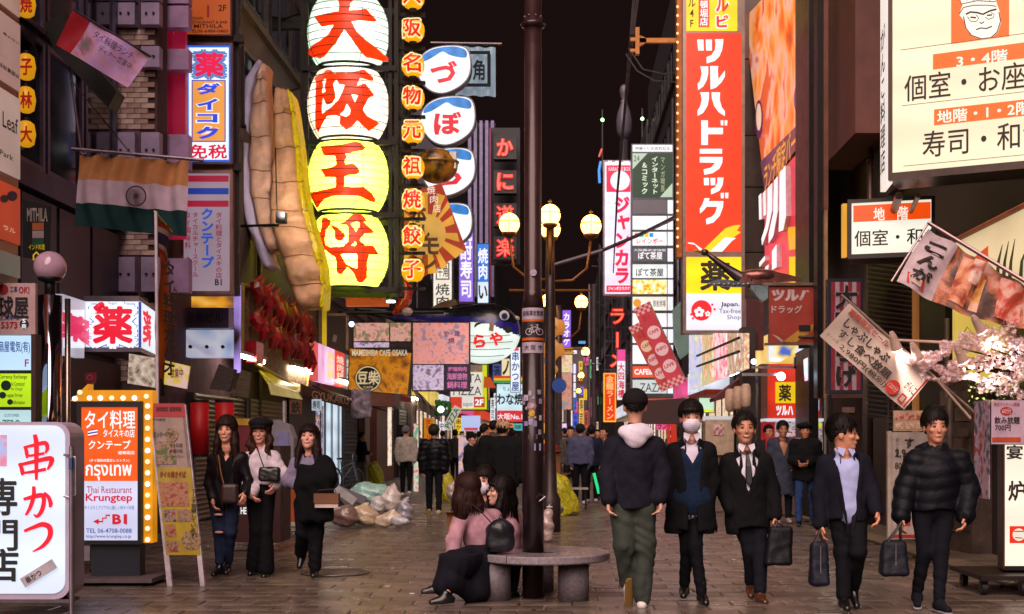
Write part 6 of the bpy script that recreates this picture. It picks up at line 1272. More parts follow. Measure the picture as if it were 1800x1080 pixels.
TX(t, f52, [('PASTA', 793, 658, 846, 673), ('PIZZA', 797, 680, 846, 695)], *Z4_, M('2a2a2a', .5), .0, d=.014); TX(t, f52, '2F', 835, 702, 850, 713, WHT, .04, d=.014); TX(t, f52, 'august', 814, 708, 831, 716, BK, .0, d=.014); blk(t, f52, 792, 642, 848, 654, M('b8a8a0', .6), .006)
f55 = FF(56); t = sign('grill_shop_sign', 'pale blue lit sign with heavy dark brush characters above a red price band', f55, 872, 674, 921, 743, E('cdeaf4', .95, .05, True), METAL('7a5a6a'), .4, 1.5)
TX(t, f55, [('わな焼', 874, 692, 919, 712)], *Z4_, BK, .06, d=.01); TX(t, f55, [('ちょい呑み', 884, 680, 918, 688)], *Z4_, E('1c7a8a', .6), .03, d=.01); blk(t, f55, 874, 722, 919, 742, E('d8303a', .9), .006); TX(t, f55, '大阪No.1', 875, 727, 918, 738, WHT, .04, d=.012)
t = T('striped_lintel', 'red, orange and green striped strip above the brush character sign', 'fascia', W(892, 672, 55.5));
for i, c in enumerate(('d8401a', 'f0c020', '3aa050')): put(SL(FF(55.5), 868, 661+i*4, 921, 665+i*4, -.2, 0), t, 'stripe', E(c, .8))
t = sign('vertical_sign', 'slim white vertical sign with blue kana below the pufferfish', FF(54), 897, 610, 915, 690, E('e4eef8', 1., .05, True), METAL('5a6070'), .3, 1); TX(t, FF(54), '串かつ屋', 899, 618, 913, 688, E('1c4a9a', .7), .04, True); blk(t, FF(54), 903, 611, 912, 617, E('d84a6a', .8), .01)
t = sign('vertical_sign', 'cream sign with a dark brush stroke left of the slim blue sign', FF(57), 881, 630, 897, 662, E('e8dcb0', .85), None, .3, 1); TX(t, FF(57), 'ノ', 883, 634, 895, 660, BK, .06)
t = T('orange_cloth_sign', 'small orange red cloth sign left of the striped lintel', 'banner', W(858, 684, 50)); put(FP(FF(50), [(851, 662), (862, 664), (872, 682), (850, 682)], -.1, 0), t, 'cloth', E('c8501a', .7))
t = T('white_screen', 'blank pale blue screen behind the crowd', 'screen', W(828, 758, 45)); put(SL(FF(45), 811, 731, 844, 758, -.1, 0), t, 'panel', E('b4c4f0', .85, .03)); blk(t, FF(45), 816, 752, 840, 757, E('d84a4a', .8), .01)
t = T('ad_flag', 'orange yellow shop flag beside the black puffer jacket', 'flag', W(753, 775, 35)); put(SL(FF(35), 745, 735, 763, 775, -.03, 0), t, 'cloth', E('d88a14', .6)); TX(t, FF(35), '生ビール', 748, 737, 760, 773, E('b81a14', .7), .05, True)
t = T('pizza_banner', 'slanted white banner reading pizza beside the green plant light', 'banner', W(795, 760, 40)); fz = FR(795, 735, 40, -62); put(SL(fz, -22, -7, 22, 7, 0, .03), t, 'cloth', E('c8ccb8', .7)); mb = MB(); letters(mb, fz, 'PIZZA', -19, -5, 19, 5, .01, d=.036); put(mb, t, 'lettering', BK)
t = T('green_planter', 'small green plants lit by a white light by the awning', 'plant', W(778, 728, 44)); ri = random.Random(8); mb = MB(); [mb.ell(W(778+ri.uniform(-13, 13), 718+ri.uniform(-11, 10), 44+ri.uniform(-.2, .2)), (.06, .06, .10), 6, 4) for _ in range(40)]; put(mb, t, 'leaves', M('2a6a2a', .7), kind='stuff'); put(SPH(W(775, 720, 43.6), .12, 10, 6), t, 'lamp_glass', E('f0ffe0', 3, .02))
# lit shop interior strip in the far left
ri = random.Random(11); words = ['焼肉', '串かつ', '寿司', '居酒屋', 'ラーメン', '酒', 'たこ焼', 'カラオケ', '鍋', '焼鳥', '薬', '中華', '海鮮', 'うどん']; cols = ['e83a2a', 'f0c82a', 'e8f0fa', '3a7ae0', 'e85a9a', 'f08a2a', '8a6ae8', '5ac88a', 'f4e8c8', 'd81a2a']
nl = {}
def small(x0, y0, x1, y1, Y, c, w_, place, vert=None, tc='1a1420', st=.9):
 vert = (y1-y0 > (x1-x0)*1.3) if vert is None else vert; f_ = FF(Y); cn = {'e': 'orange red', 'f': 'cream or yellow', '3': 'blue', '8': 'violet', '5': 'green', 'd': 'red', 'c': 'grey'}.get(c[0], 'lit')
 t = T('shop_sign', ('slim ' if vert else 'small ')+place, 'sign', W((x0+x1)/2, y1, Y), 'small lit signs down the street'); put(SL(f_, x0, y0, x1, y1, -.2, 0), t, 'panel', E(c, st, .1, (x1-x0)*(y1-y0) > 250))
 if w_: TX(t, f_, w_, x0+1, y0+1.5, x1-1, y1-1.5, E(tc, .5) if tc != 'ffffff' else WHT, .03, vert, d=.012)
for a in ((728, 735, 741, 760, 58, 'e8d8c0', '鍋', 'cream sign above the white jacket'), (795, 690, 806, 730, 60, 'e85a9a', '居酒屋', 'pink sign left of the pizza sign'), (800, 735, 812, 768, 62, 'f0c82a', '串かつ', 'yellow sign below the pizza sign'), (862, 700, 870, 740, 62, 'e8f0fa', '寿司', 'white sign left of the brush character sign'), (866, 640, 880, 672, 64, '3a4a8a', '酒', 'dark blue sign under the pufferfish tail'), (846, 745, 866, 760, 66, 'f08a2a', 'たこ焼', 'orange sign above the crowd'),
   (884, 744, 902, 752, 60, 'f08a4a', '焼鳥', 'orange strip under the red price band'), (903, 745, 918, 757, 60, '5ac8c8', '海鮮', 'turquoise sign beside the big pole'), (772, 742, 790, 756, 55, 'e8e0f0', '中華', 'white sign beyond the slanted banner')): small(*a[:6], a[6], a[7])
for a in ((957, 640, 966, 700, 70, 'e8961a', '居酒屋', 'amber sign just right of the big pole'), (957, 702, 966, 740, 72, 'f05a1a', '焼鳥', 'orange sign low beside the big pole'), (956, 744, 966, 800, 60, 'f0a02a', 'うどん', 'amber strip by the cardboard boxes'), (983, 700, 990, 742, 110, 'f0e0c8', '酒', 'cream sign beyond the post'), (992, 690, 1000, 720, 120, 'd81a3a', '薬', 'crimson sign far down the street'), (997, 722, 1006, 755, 90, 'f4f0f8', 'カラオケ', 'white sign with small kana far down the street'), (1001, 640, 1005, 690, 130, '5ac8e8', '', 'cyan strip far down the street'), (1008, 640, 1012, 700, 120, 'e8e8fa', '', 'white strip beyond the street lamps'), (1007, 728, 1016, 752, 100, '3a5ae0', '中華', 'blue sign low in the distance'), (1018, 700, 1026, 750, 110, 'f0c05a', '寿司', 'yellow sign low in the distance'), (1010, 705, 1016, 726, 140, 'e83a5a', '', 'pink red sign in the far distance'), (1027, 722, 1034, 752, 120, 'c85a3a', '鍋', 'rust red sign by the pipes'), (988, 745, 996, 756, 95, 'e8c8f0', '', 'pale plate over the far crowd'), (975, 600, 983, 622, 120, 'f0a83a', '', 'amber plate behind the lamp post'), (1017, 600, 1029, 604, 100, '5ab8f0', 'BAR', 'blue neon plate in the dark'), (1008, 616, 1014, 622, 120, 'e8f0fa', '', 'white dot sign under the street lamps'), (1040, 742, 1052, 756, 80, 'e8c8a8', '海鮮', 'beige sign by the orange ramen sign')): small(*a[:6], a[6], a[7])
ri = random.Random(31); cnm = {'e83a2a': 'red', 'f0c82a': 'yellow', 'e8f0fa': 'white', '3a7ae0': 'blue', 'e85a9a': 'pink', 'f08a2a': 'orange', '8a6ae8': 'violet', '5ac88a': 'green'}; ck = list(cnm)
for i in range(22):
 if i < 14: x = 986+(i % 7)*10.5+ri.uniform(-2, 2); y = 640+(i//7)*52+ri.uniform(-18, 12); Y = 150-(x-985)*1.1
 else: x = 868-(i-14)*13; y = 690+ri.uniform(-22, 16); Y = 96-(i-14)*4
 w__ = ri.uniform(4, 9); h_ = ri.uniform(9, 34); c = ck[i*3 % 8]; wd = words[i*5 % len(words)]
 small(x, y, x+w__, y+h_, Y, c, wd if w__ > 4.5 else '', '%s %s sign, %s, %s side of the far street' % (cnm[c], wd, ('%s in the %s row' % (('first', 'second', 'third', 'fourth', 'fifth', 'sixth', 'seventh')[i % 7], 'upper' if i < 7 else 'lower')) if i < 14 else '%s from the pole' % ('first', 'second', 'third', 'fourth', 'fifth', 'sixth', 'seventh', 'eighth')[i-14], 'right' if i < 14 else 'left'))
t = sign('vertical_sign', 'violet karaoke sign hanging high beyond the lamp post', FF(70), 988, 545, 1004, 612, E('8a5ae0', .95, .06, True), METAL('4a4460'), .3, 1); TX(t, FF(70), 'カラオケ', 990, 550, 1002, 608, WHT, .04, True)
t = T('street_banner', 'yellow and grey street banner hung from a far lamp', 'banner', W(994, 690, 40)); put(SL(FF(40), 984, 612, 1007, 622, -.02, 0), t, 'top_strip', E('e8a030', .7)); TX(t, FF(40), '中央商店街', 986, 614, 1005, 620, BK, .03, d=.006); put(SL(FF(40), 982, 624, 1006, 655, -.02, 0), t, 'cloth', PH('ban', ('8a8a80', 'c8b81a', 'd8d0b8', 'c87a5a'), 2, .5)); put(SL(FF(40), 984, 656, 1005, 720, -.02, 0), t, 'cloth', PH('ban2', ('5a4a50', 'a8705a', 'c89080', '8a8a90'), 2, .45))
for i, (x, y, r) in enumerate(((976, 576, 18), (972, 616, 20), (974, 650, 9))):
 t = T('round_paper_sign', ('upper', 'larger lower', 'smallest lowest')[i]+' round amber lantern sign between the two poles', 'lantern', W(x, y+r, 30), 'round amber lantern signs between the poles'); put(EL(W(x, y, 30), (r*30/F, .12, r*30/F), 28, 12), t, 'shell', E('c8843a', .62, .12, True), True); TX(t, FF(29.86), '⼤', x-3, y-3, x+3, y+3, BK, .02, d=0)
# ------------------------------------------------------------ right of centre: pink karaoke sign, tenant tower, neon ramen
fj = FF(46); t = sign('karaoke_sign', 'tall pink and white lit karaoke sign with magenta kana', fj, 1060, 282, 1112, 520, E('e8def4', 1.0, .06, True), METAL('8a8088'), .5, 3)
blk(t, fj, 1066, 291, 1108, 338, E('f0144a', .95), .006); put(DC(fj, 1090, 318, 17, .012), t, 'emblem', E('f0ecf6', .95)); TX(t, fj, 'KARAOKE BOX', 1070, 294, 1108, 301, E('f4e8f0', .9), .01, d=.018); TX(t, fj, 'ジャンカラ', 1080, 345, 1107, 500, E('f0144a', .95), .065, True); blk(t, fj, 1066, 502, 1108, 514, E('f0144a', .95), .006); TX(t, fj, 'ジャンボカラオケ', 1069, 504, 1107, 511, WHT, .03, d=.014); TX(t, fj, 'ルコス', 1065, 283.5, 1108, 290, WHT, .08, d=.05)
t = T('blue_neon_strip', 'short blue neon strip left of the karaoke sign', 'sign', W(1055, 325, 46)); put(TU([W(1056, 284, 46), W(1053, 300, 46), W(1054, 322, 46)], .05, 6), t, 'neon_tube', E('4a9af0', .9)); put(CY(W(1058, 262, 46), W(1053, 276, 46), .04, n=6), t, 'neon_tube', E('e85a4a', .8))
ft = FF(43); t = T('tenant_sign_tower', 'white tenant sign tower with a green internet cafe panel on top', 'sign', W(1148, 700, 43)); put(SL(ft, 1110, 253, 1184, 700, -.6, -.01), t, 'frame', METAL('5a6068', .4))
rows = [(255, 267, 'e8eef4', None), (270, 347, '22402c', 'net'), (352, 376, '6a6066', None), (380, 404, 'f0f4f8', None), (408, 432, 'eef0f2', 'rainbow'), (437, 460, '5a5a60', 'pote'), (465, 489, 'e4ecec', 'pote2'), (492, 517, 'e0a030', 'photo'), (522, 546, 'ece8dc', 'grill'), (551, 575, 'f4f4f8', None), (579, 603, 'f2f2f6', None), (607, 640, 'f4f4f8', None), (644, 664, 'e8502a', 'cafe'), (668, 692, 'd4dede', 'zaza')]
for y0, y1, c, k in rows:
 o = put(FC(ft, 1112, y0, 1172 if y0 > 350 else 1182, y1, 0), t, 'panel', PH('tenantphoto', ('8a3a10', 'e08a1a', 'f0d060', 'f4f0e0'), 3, .8) if k == 'photo' else E(c, .97 if c[0] in 'ef' else .75, .05, c[0] in 'ef'))
 if y0 > 350: put(FC(ft, 1173.5, y0, 1183, y1, 0), t, 'floor_plate', E('e8ecf4', .95))
 if k == 'net':
  TX(t, ft, 'インターネット', 1145, 275, 1157, 342, E('d8e8d0', .9), .03, True, parent=o); TX(t, ft, '＆コミック', 1127, 285, 1139, 342, E('d8e8d0', .9), .03, True, parent=o); TX(t, ft, 'マンガ喫茶', 1161, 275, 1169, 338, E('b8c8a0', .7), .0, True, parent=o); put(FPO(ft, [(1112, 270), (1138, 270), (1112, 298)], .006).fpoly(ft, [(1182, 322), (1182, 347), (1160, 347)], .006), o, 'corner_triangle', E('b8d0b8', .8)); TX(t, ft, '24', 1114, 274, 1124, 284, M('2a4a34', .5), .0, d=.012, parent=o)
 if k == 'rainbow':
  TX(t, ft, 'レインボー', 1119, 419, 1166, 429, E('e0506a', .9), .03, parent=o)
  for i, cc in enumerate(('e84a3a', '3ac08a', 'f0c03a', '2a8ad0')): blk(t, ft, 1116+i*8.5, 410, 1123+i*8.5, 417, E(cc, .9), .008, parent=o)
 if k == 'pote': TX(t, ft, 'ぽて茶屋', 1122, 443, 1164, 456, WHT, .04, parent=o); TX(t, ft, '大阪難波道頓堀', 1114, 438, 1170, 442, WHT, .0, parent=o)
 if k == 'pote2': TX(t, ft, 'ぽて茶屋', 1118, 472, 1166, 486, BK, .03, parent=o)
 if k == 'grill': TX(t, ft, '鉄板焼場', 1148, 528, 1170, 540, BK, .01, parent=o); put(DC(ft, 1120, 533, 7, .008), o, 'emblem', E('e8a030', .8))
 if k == 'cafe': TX(t, ft, 'CAFE&BAR', 1115, 649, 1168, 659, WHT, .04, parent=o)
 if k == 'zaza': TX(t, ft, 'ZAZA', 1125, 674, 1166, 689, M('1a1a1c', .5), .0, parent=o)
 if y0 == 255: TX(t, ft, '中座くいだおれビル', 1117, 258, 1178, 264, BK, .01, parent=o)
t = T('banner_pair', 'rear of two slanted red cafe info live banners', 'banner', W(1140, 690, 37)); fr_b = None
def cafe_banner(t, cx_, cy_, Y, ang, L_, Wd, k):
 fb_ = FR(cx_, cy_, Y, ang); put(SL(fb_, -Wd/2, -L_/2, Wd/2, L_/2, -.03, 0), t, 'cloth', E('c83a44' if k else 'c8483c', .62, .15))
 mb = MB()
 for e in (-1, 1):
  for i in range(6):
   for j in range(3):
    if (i+j) % 2 == 0: x = -Wd/2+i*Wd/6; y = e*(L_/2)-(j+1)*Wd/6*e; mb.face(fb_, x, min(y, y+e*Wd/6), x+Wd/6, max(y, y+e*Wd/6), .006)
 put(mb, t, 'check_pattern', E('e0a0a0', .65));
 for i, s_ in enumerate(('CAFE', 'INFO', 'LIVE')):
  yy = -L_/2+L_*(.34+.21*i); put(DC(fb_, 0, yy, Wd*.38, .008), t, 'disc', E('e8b4b4' if (k or i) else 'e8c0a0', .7)); mb = MB(); letters(mb, fb_, s_, -Wd*.30, yy-4.5, Wd*.30, yy+1.5, .04, d=.014); letters(mb, fb_, 'B1', -8, -L_/2+18, 5, -L_/2+28, .05, d=.014) if i == 0 else None; put(mb, t, 'lettering', E('c02a38', .6) if i or 1 else WHT)
 put(TU([fb_.q(Wd/2, -L_/2, 0), fb_.q(Wd/2, L_/2, 0)], .02, 5), t, 'edge_rod', METAL('b8a8a8'))
cafe_banner(t, 1146, 627, 37, -27, 128, 27, 0)
t = T('banner_pair', 'front of two slanted red cafe info live banners, with more white discs', 'banner', W(1175, 680, 36)); cafe_banner(t, 1160, 607, 36.5, -25, 155, 31, 1)
# neon ramen
fr_ = FF(50); t = T('neon_ramen_sign', 'red neon kana in a vertical wire rack', 'neon sign', W(1088, 705, 50)); mb = MB()
for x in (1063, 1076, 1091, 1101, 1112): mb.slab(fr_, x, 522, x+1.1, 705, -.25, -.2)
for i in range(8): mb.slab(fr_, 1062, 524+i*25, 1112, 525+i*25, -.22, -.18)
put(mb, t, 'rack', METAL('6a6478', .4))
for i, (c, y) in enumerate((('ラ', 540), ('ー', 582), ('メ', 616), ('ン', 662))): mb = MB(); letters(mb, fr_, c, 1070, y, 1100, y+32, .07, d=.04, vert=True); put(mb, t, 'neon_glow_tube', E('e01a1a', .95, .1, True)); mb = MB(); letters(mb, fr_, c, 1070, y, 1100, y+32, .01, d=.08, vert=True); put(mb, t, 'neon_tube', E('ff7a5a', 1.1))
t = sign('ramen_sign', 'orange lit upright golden dragon ramen sign edged with small bulbs', FF(48), 1061, 656, 1083, 742, E('e8380e', .9, .08, True), E('ffae2a', 1.05, .1), .3, 2.2); TX(t, FF(48), '金龍ラーメン', 1065, 660, 1079, 738, E('f8c07a', .95), .04, True)
for i in range(16): pass
t = sign('vertical_sign', 'slim pink, white and blue sign in front of the neon rack', FF(44), 1084, 614, 1100, 704, E('e4eaf4', .95, .05), None, .25, 1); blk(t, FF(44), 1085, 615, 1099, 635, E('e84a9a', .85), .006); TX(t, FF(44), '大四海樓', 1086, 638, 1098, 700, E('d81a4a', .8), .05, True)
# bowling pin, dark poles, wires
pin = W(1097, 245, 88); kk = 88/F; t = T('bowling_pin', 'giant grey bowling pin on a roof seen against the night sky', 'sculpture', pin); put(MB().lathe(pin, [(r*kk, h*kk) for r, h in ((8, 0), (13, 14), (14, 32), (11, 48), (6, 62), (4.5, 70), (7, 78), (8, 86), (6, 93), (2, 96))], 24), t, 'pin', M('5a5462', .4, 0, .1, 1), True); put(CY(pin+Vector((0, 0, 65*kk)), pin+Vector((0, 0, 67*kk)), 6*kk, n=20), t, 'neck_ring', M('8a8490', .4)); put(CY(pin, pin-Vector((0, 0, 12)), .3, n=8), t, 'mast', M('2a262c', .6))
for i, (x, y) in enumerate(((1059, 211), (1129, 209))): t = T('roof_light', 'small green white floodlight on a mast %s the bowling pin' % ('left of', 'right of')[i], 'floodlight', W(x, y+50, 95), 'green white roof floodlights'); put(SPH(W(x, y, 95), .13, 10, 8), t, 'lamp_glass', E('b8ffb0', 6, .02)); put(CY(W(x, y+90, 95.2), W(x, y-18, 95.2), .06, n=6), t, 'mast', M('3a383c', .6))
t = T('power_cable_bundle', 'bundle of overhead cables dropping from the top of the frame to the dark pole', 'cable', W(1075, 480, 40))
for i in range(4): put(TU([W(1118+i*4, -60, 30), W(1108+i*2, 60, 31), W(1098+i, 180, 33), W(1084+i*.7, 340, 37), W(1078, 480, 40)], .018, 5), t, 'cable', M('6a646c', .5))
for i, pts in enumerate((((1100, 95, 31), (1120, 125, 31), (1150, 142, 31), (1195, 145, 31)), ((1105, 85, 31), (1130, 122, 31), (1165, 130, 31), (1195, 128, 31)), ((960, 470, 40), (1060, 440, 40), (1130, 410, 38), (1195, 378, 32)), ((1040, 468, 60), (1070, 470, 60), (1105, 468, 48)), ((868, 560, 55), (920, 600, 60), (1010, 620, 90)), ((880, 640, 60), (980, 690, 90), (1000, 560, 70)))): put(TU([W(*p_) for p_ in pts], .022 if i != 2 else .06, 5), t, 'cable', M('3a343a', .5) if i != 2 else M('5a4a58', .5))
for i, x in enumerate((1044, 1054, 1036)):
 t = T('utility_pole', ('thick grey pipe column beside the neon rack', 'thin dark pole left of the neon rack', 'slim pale conduit in the dark beyond the street lamps')[i], 'pole', (W(x, 775, 52+i*3).x, 52+i*3, 0)); Yp = 52+i*3; put(CY((W(x, 775, Yp).x, Yp, 0), W(x, (500, 430, 500)[i], Yp), (.11, .06, .045)[i], n=12), t, 'shaft', M(('4f474c', '2a262c', '857a82')[i], .5, .3)); put(RG(W(x, 640, Yp), (.13, .08, .06)[i], .02, 12, 4), t, 'band', METAL('8a8288'))
ri = random.Random(2); t = T('wire_tangle', 'tangle of dark cables and transformers hanging by the dark pole', 'cable', W(1070, 500, 49))
for k in range(16): a = (1040+ri.uniform(-6, 60), 420+ri.uniform(0, 90)); put(TU([W(a[0], a[1], 49), W(a[0]+ri.uniform(-14, 14), a[1]+ri.uniform(10, 40), 49), W(a[0]+ri.uniform(-24, 24), a[1]+ri.uniform(30, 80), 49)], .016, 4), t, 'cable', M('3a343a', .6))
put(BX(*W(1076, 490, 49), *W(1090, 474, 49.3)), t, 'junction_box', M('3a3a40', .6))
# ------------------------------------------------------------ tall red drugstore sign
YT = 29.; ft_ = FF(YT); t = T('drugstore_tower_sign', 'very tall red lit sign with white katakana, yellow panels above and below', 'sign', W(1250, 586, YT))
c = SL(ft_, 1200, -80, 1309, 586, -.5, -.01); c.slab(ft_, 1200, -80, 1206, 586, -.01, .03).slab(ft_, 1303, -80, 1309, 586, -.01, .03).slab(ft_, 1206, 581, 1303, 586, -.01, .03); put(c, t, 'case', METAL('8a7a72', .35))
o = put(FC(ft_, 1206, -80, 1296, 55, 0), t, 'yellow_panel', E('f4cc10', .98, .05, True)); TX(t, ft_, [('カ', 1257, -56, 1281, -30), ('ル', 1258, -8, 1281, 22), ('ビ', 1259, 27, 1281, 49)], *Z4_, E('e82c1c', .9), .06, d=.016, parent=o); mb = MB(); [letters(mb, ft_, *q_, bold=.14, d=.010) for q_ in (('ル', 1256, -10, 1283, 24), ('ビ', 1257, 25, 1283, 51))]; put(mb, o, 'outline', WHT)
put(SL(ft_, 1228, -40, 1247, 48, 0, .006), o, 'red_cartouche', E('e03a2a', .9)); TX(t, ft_, '道頓堀店', 1230, -14, 1245, 46, WHT, .03, True, .012, parent=o); TX(t, ft_, 'ビル4F', 1209, -22, 1223, 50, M('2a2210', .6), .02, True, parent=o)
o = put(FC(ft_, 1206, 58, 1303, 443, 0), t, 'red_panel', E('f5360c', .98, .04, True, sc=1))
def KP(polys): mb = MB(); [mb.fpoly(ft_, p_, .008+.0004*i) for i, p_ in enumerate(polys)]; put(mb, o, 'lettering', WHT)
def cz(x0, y0, pts): return [(1040+x/3.857, y0+y/3.857) for x, y in pts]
KP([cz(0, 0, q_) for q_ in ([(715, 270), (758, 270), (760, 345), (722, 345), (718, 300)], [(773, 270), (815, 270), (815, 345), (776, 345)], [(835, 268), (893, 268), (890, 300), (884, 340), (865, 385), (835, 415), (780, 432), (778, 390), (812, 375), (836, 340), (840, 300)],
 [(735, 452), (790, 452), (790, 500), (780, 545), (755, 590), (722, 612), (718, 570), (735, 550), (746, 500), (742, 475)], [(803, 450), (858, 450), (855, 475), (858, 540), (903, 480), (903, 520), (880, 560), (840, 597), (806, 608)],
 [(735, 628), (795, 628), (795, 670), (785, 720), (755, 768), (718, 788), (718, 750), (735, 725), (746, 680), (742, 650)], [(812, 628), (870, 628), (868, 680), (882, 730), (903, 755), (903, 790), (860, 762), (830, 720), (815, 670)],
 [(743, 818), (788, 818), (788, 868), (890, 868), (890, 912), (788, 912), (788, 985), (743, 985)], [(873, 818), (893, 818), (893, 853), (876, 853)], [(900, 818), (920, 818), (918, 853), (902, 853)])])
KP([cz(0, 240, q_) for q_ in ([(733, 85), (884, 85), (884, 118), (733, 118)], [(733, 140), (888, 140), (885, 180), (865, 220), (820, 250), (765, 262), (758, 225), (810, 212), (836, 180), (733, 178)],
 [(760, 282), (795, 282), (795, 332), (762, 332)], [(805, 282), (838, 282), (838, 332), (807, 332)], [(852, 280), (893, 280), (888, 330), (865, 370), (810, 395), (808, 358), (838, 345), (852, 315)],
 [(765, 420), (800, 420), (792, 440), (893, 440), (890, 480), (868, 540), (825, 585), (778, 598), (775, 560), (815, 545), (838, 520), (850, 478), (778, 478), (762, 500), (735, 525), (733, 490), (752, 460)], [(873, 385), (895, 383), (895, 420), (877, 422)], [(903, 383), (927, 383), (925, 420), (906, 420)])])
put(FPO(ft_, cz(0, 240, [(745, 780), (905, 625), (960, 605), (1010, 600), (985, 640), (1012, 650), (970, 680), (870, 780)]), .006), o, 'yellow_wing', E('f8cc14', 1.)); put(FPO(ft_, cz(0, 240, [(800, 782), (905, 685), (980, 690), (950, 710), (885, 782)]), .010).fpoly(ft_, cz(0, 240, [(652, 720), (690, 722), (750, 765), (735, 778), (700, 735), (655, 728)]), .010), o, 'white_wing', WHT)
o = put(FC(ft_, 1206, 452, 1305, 516, 0), t, 'yellow_panel', E('f8dc08', .98, .04, True)); TX(t, ft_, '薬', 1232, 460, 1282, 510, M('1a1810', .5), .06, d=.008, parent=o)
o = put(FC(ft_, 1206, 516, 1305, 581, 0), t, 'white_panel', E('dfe2f2', .98, .04, True)); put(DC(ft_, 1233, 546, 18, .006), o, 'red_disc', E('e41c28', .95));
mb = MB()
for cx_, cy_, r in ((1229, 549, 9), (1244, 552, 5)):
 for k in range(5): a = k*2*math.pi/5-math.pi/2; mb.disc(ft_, cx_+r*.62*math.cos(a), cy_+r*.62*math.sin(a), r*.40, .010+.0003*k, 12)
put(mb, o, 'blossom', WHT); mb = MB(); [mb.disc(ft_, x, y, 2.2, .006, 8) for x, y in ((1252, 536), (1256, 544), (1215, 553), (1218, 560))]; put(mb, o, 'petal', E('e41c28', .95)); TX(t, ft_, [('Japan.', 1267, 531, 1300, 541), ], *Z4_, M('2a3250', .5), .03, parent=o); TX(t, ft_, [('Tax-free', 1264, 543, 1302, 551), ('Shop', 1278, 554, 1302, 564)], *Z4_, M('3a4260', .5), .0, parent=o)
t = T('bulb_rail', 'orange steel rail studded with small bulbs along the left of the red sign', 'light rail', W(1195, 520, YT)); put(SL(FF(YT+.1), 1190, -80, 1199, 452, -.4, 0), t, 'rail', M('b8641c', .5, .1, .2, 4))
for i in range(28): y = 12+i*15.6; q_ = W(1191, y, YT); put(SPH(q_, .030, 8, 6), t, 'bulb', E('f8c880', 1.6 if i < 13 or i > 22 else 1.0, .02))
t = T('crossarm', 'orange steel bracket arm with an end plate that holds the overhead cables', 'bracket', W(1160, 80, YT)); put(SL(FF(YT+.2), 1124, 67, 1196, 75, -.1, 0).fprism(FF(YT+.2), [(1124, 62), (1136, 67), (1136, 75), (1124, 82)], -.1, 0), t, 'arm', M('b8741c', .5)); put(SL(FF(YT+.1), 1117, 48, 1124, 95, -.15, 0), t, 'end_plate', M('b8741c', .5)); put(SL(FF(YT+.1), 1108, 66, 1117, 72, -.1, 0).slab(FF(YT+.1), 1108, 86, 1117, 91, -.1, 0), t, 'clamp', M('b8741c', .5))
# grey wall panels behind, side signs on the drugstore
t = T('wall_cladding', 'grey wall panels between the red tower sign and the slanted boards', 'cladding', W(1325, 600, 30.6)); fw = FF(30.6)
for i, (y0, y1) in enumerate(((-80, 103), (105, 237), (239, 328), (330, 443), (445, 520))): put(SL(fw, 1309, y0, 1342, y1, -.3, -.01*(i % 2)), t, 'panel', M('6d5e58' if i % 2 else '77665e', .4, .3, .15, 2))
fs = FS(4.62); XS = 4.62
t = T('printed_side_board', 'big slanted orange and white printed board with 4F, right of the tower sign', 'sign', fs.pt(1380, 330, 0)); P1 = [(1309, 32), (1394, -60), (1427, 228), (1344, 332)]
put(FP(fs, P1, -.15, -.01), t, 'case', M('8a7468', .5)); put(FPO(fs, P1, 0), t, 'print', PH('orangeboard', ('7a3a14', 'd8501a', 'f0742a', 'f09a58', 'e8a898', 'c85a30'), .45, .8, 1.2, True, det=3))
put(FPO(fs, [(1337, 285), (1426, 195), (1428, 228), (1344, 332)], .006), t, 'violet_band', E('6a3a5a', .6, .2)); TX(t, fs, 'ランチ限定バーゲン', 1345, 292, 1420, 250, E('e8a02a', .9), .03, d=.02); TX(t, fs, '4F', 1402, 172, 1418, 232, E('e0b0a8', .8), .04, d=.02)
put(DC(fs, 1335, 210, 7, .012, 24, None, 34), t, 'emblem', E('7a2a5a', .6)); put(DC(fs, 1335, 206, 4.5, .018, 24, None, 24), t, 'emblem', E('f0c8a8', .9)); put(DC(fs, 1407, 175, 11, .010, 24, None, 30), t, 'emblem', E('8a5a8a', .5))
t = T('drugstore_side_sign', 'red lit side board with big raised white katakana', 'sign', fs.pt(1390, 500, 0)); P2 = [(1344, 336), (1434, 232), (1436, 510), (1344, 508)]
put(FP(fs, P2, -.15, -.01), t, 'case', M('5a2a2a', .5)); put(FPO(fs, P2, 0), t, 'panel', E('e2304a', .9, .12, True, sc=.7)); put(FPO(fs, [(1385, 400), (1436, 395), (1436, 432), (1388, 440)], .01), t, 'yellow_area', E('f0b41a', .9)); put(FPO(fs, [(1388, 452), (1436, 448), (1436, 508), (1388, 506)], .01), t, 'yellow_area', E('f4cc14', .9))
wl = E('f4ecf2', 1.05, .05)
for pts in ([(1342, 345), (1346, 340), (1347, 385), (1343, 387)], [(1350, 340), (1354, 334), (1355, 378), (1351, 380)], [(1358, 332), (1366, 322), (1366, 370), (1358, 405), (1348, 432), (1347, 420), (1355, 395), (1358, 370)], [(1370, 318), (1376, 310), (1376, 372), (1368, 415), (1360, 428), (1360, 412), (1368, 375)], [(1380, 304), (1390, 292), (1391, 380), (1386, 405), (1378, 408), (1379, 380)], [(1343, 462), (1353, 450), (1353, 458), (1343, 470)], [(1366, 442), (1374, 430), (1374, 470), (1366, 475)], [(1354, 470), (1360, 465), (1358, 480), (1352, 484)]): o = put(FP(fs, pts, 0, .10), t, 'raised_letter', M('d8b8c0', .5)); put(FPO(fs, pts, .11), o, 'lit_face', wl)
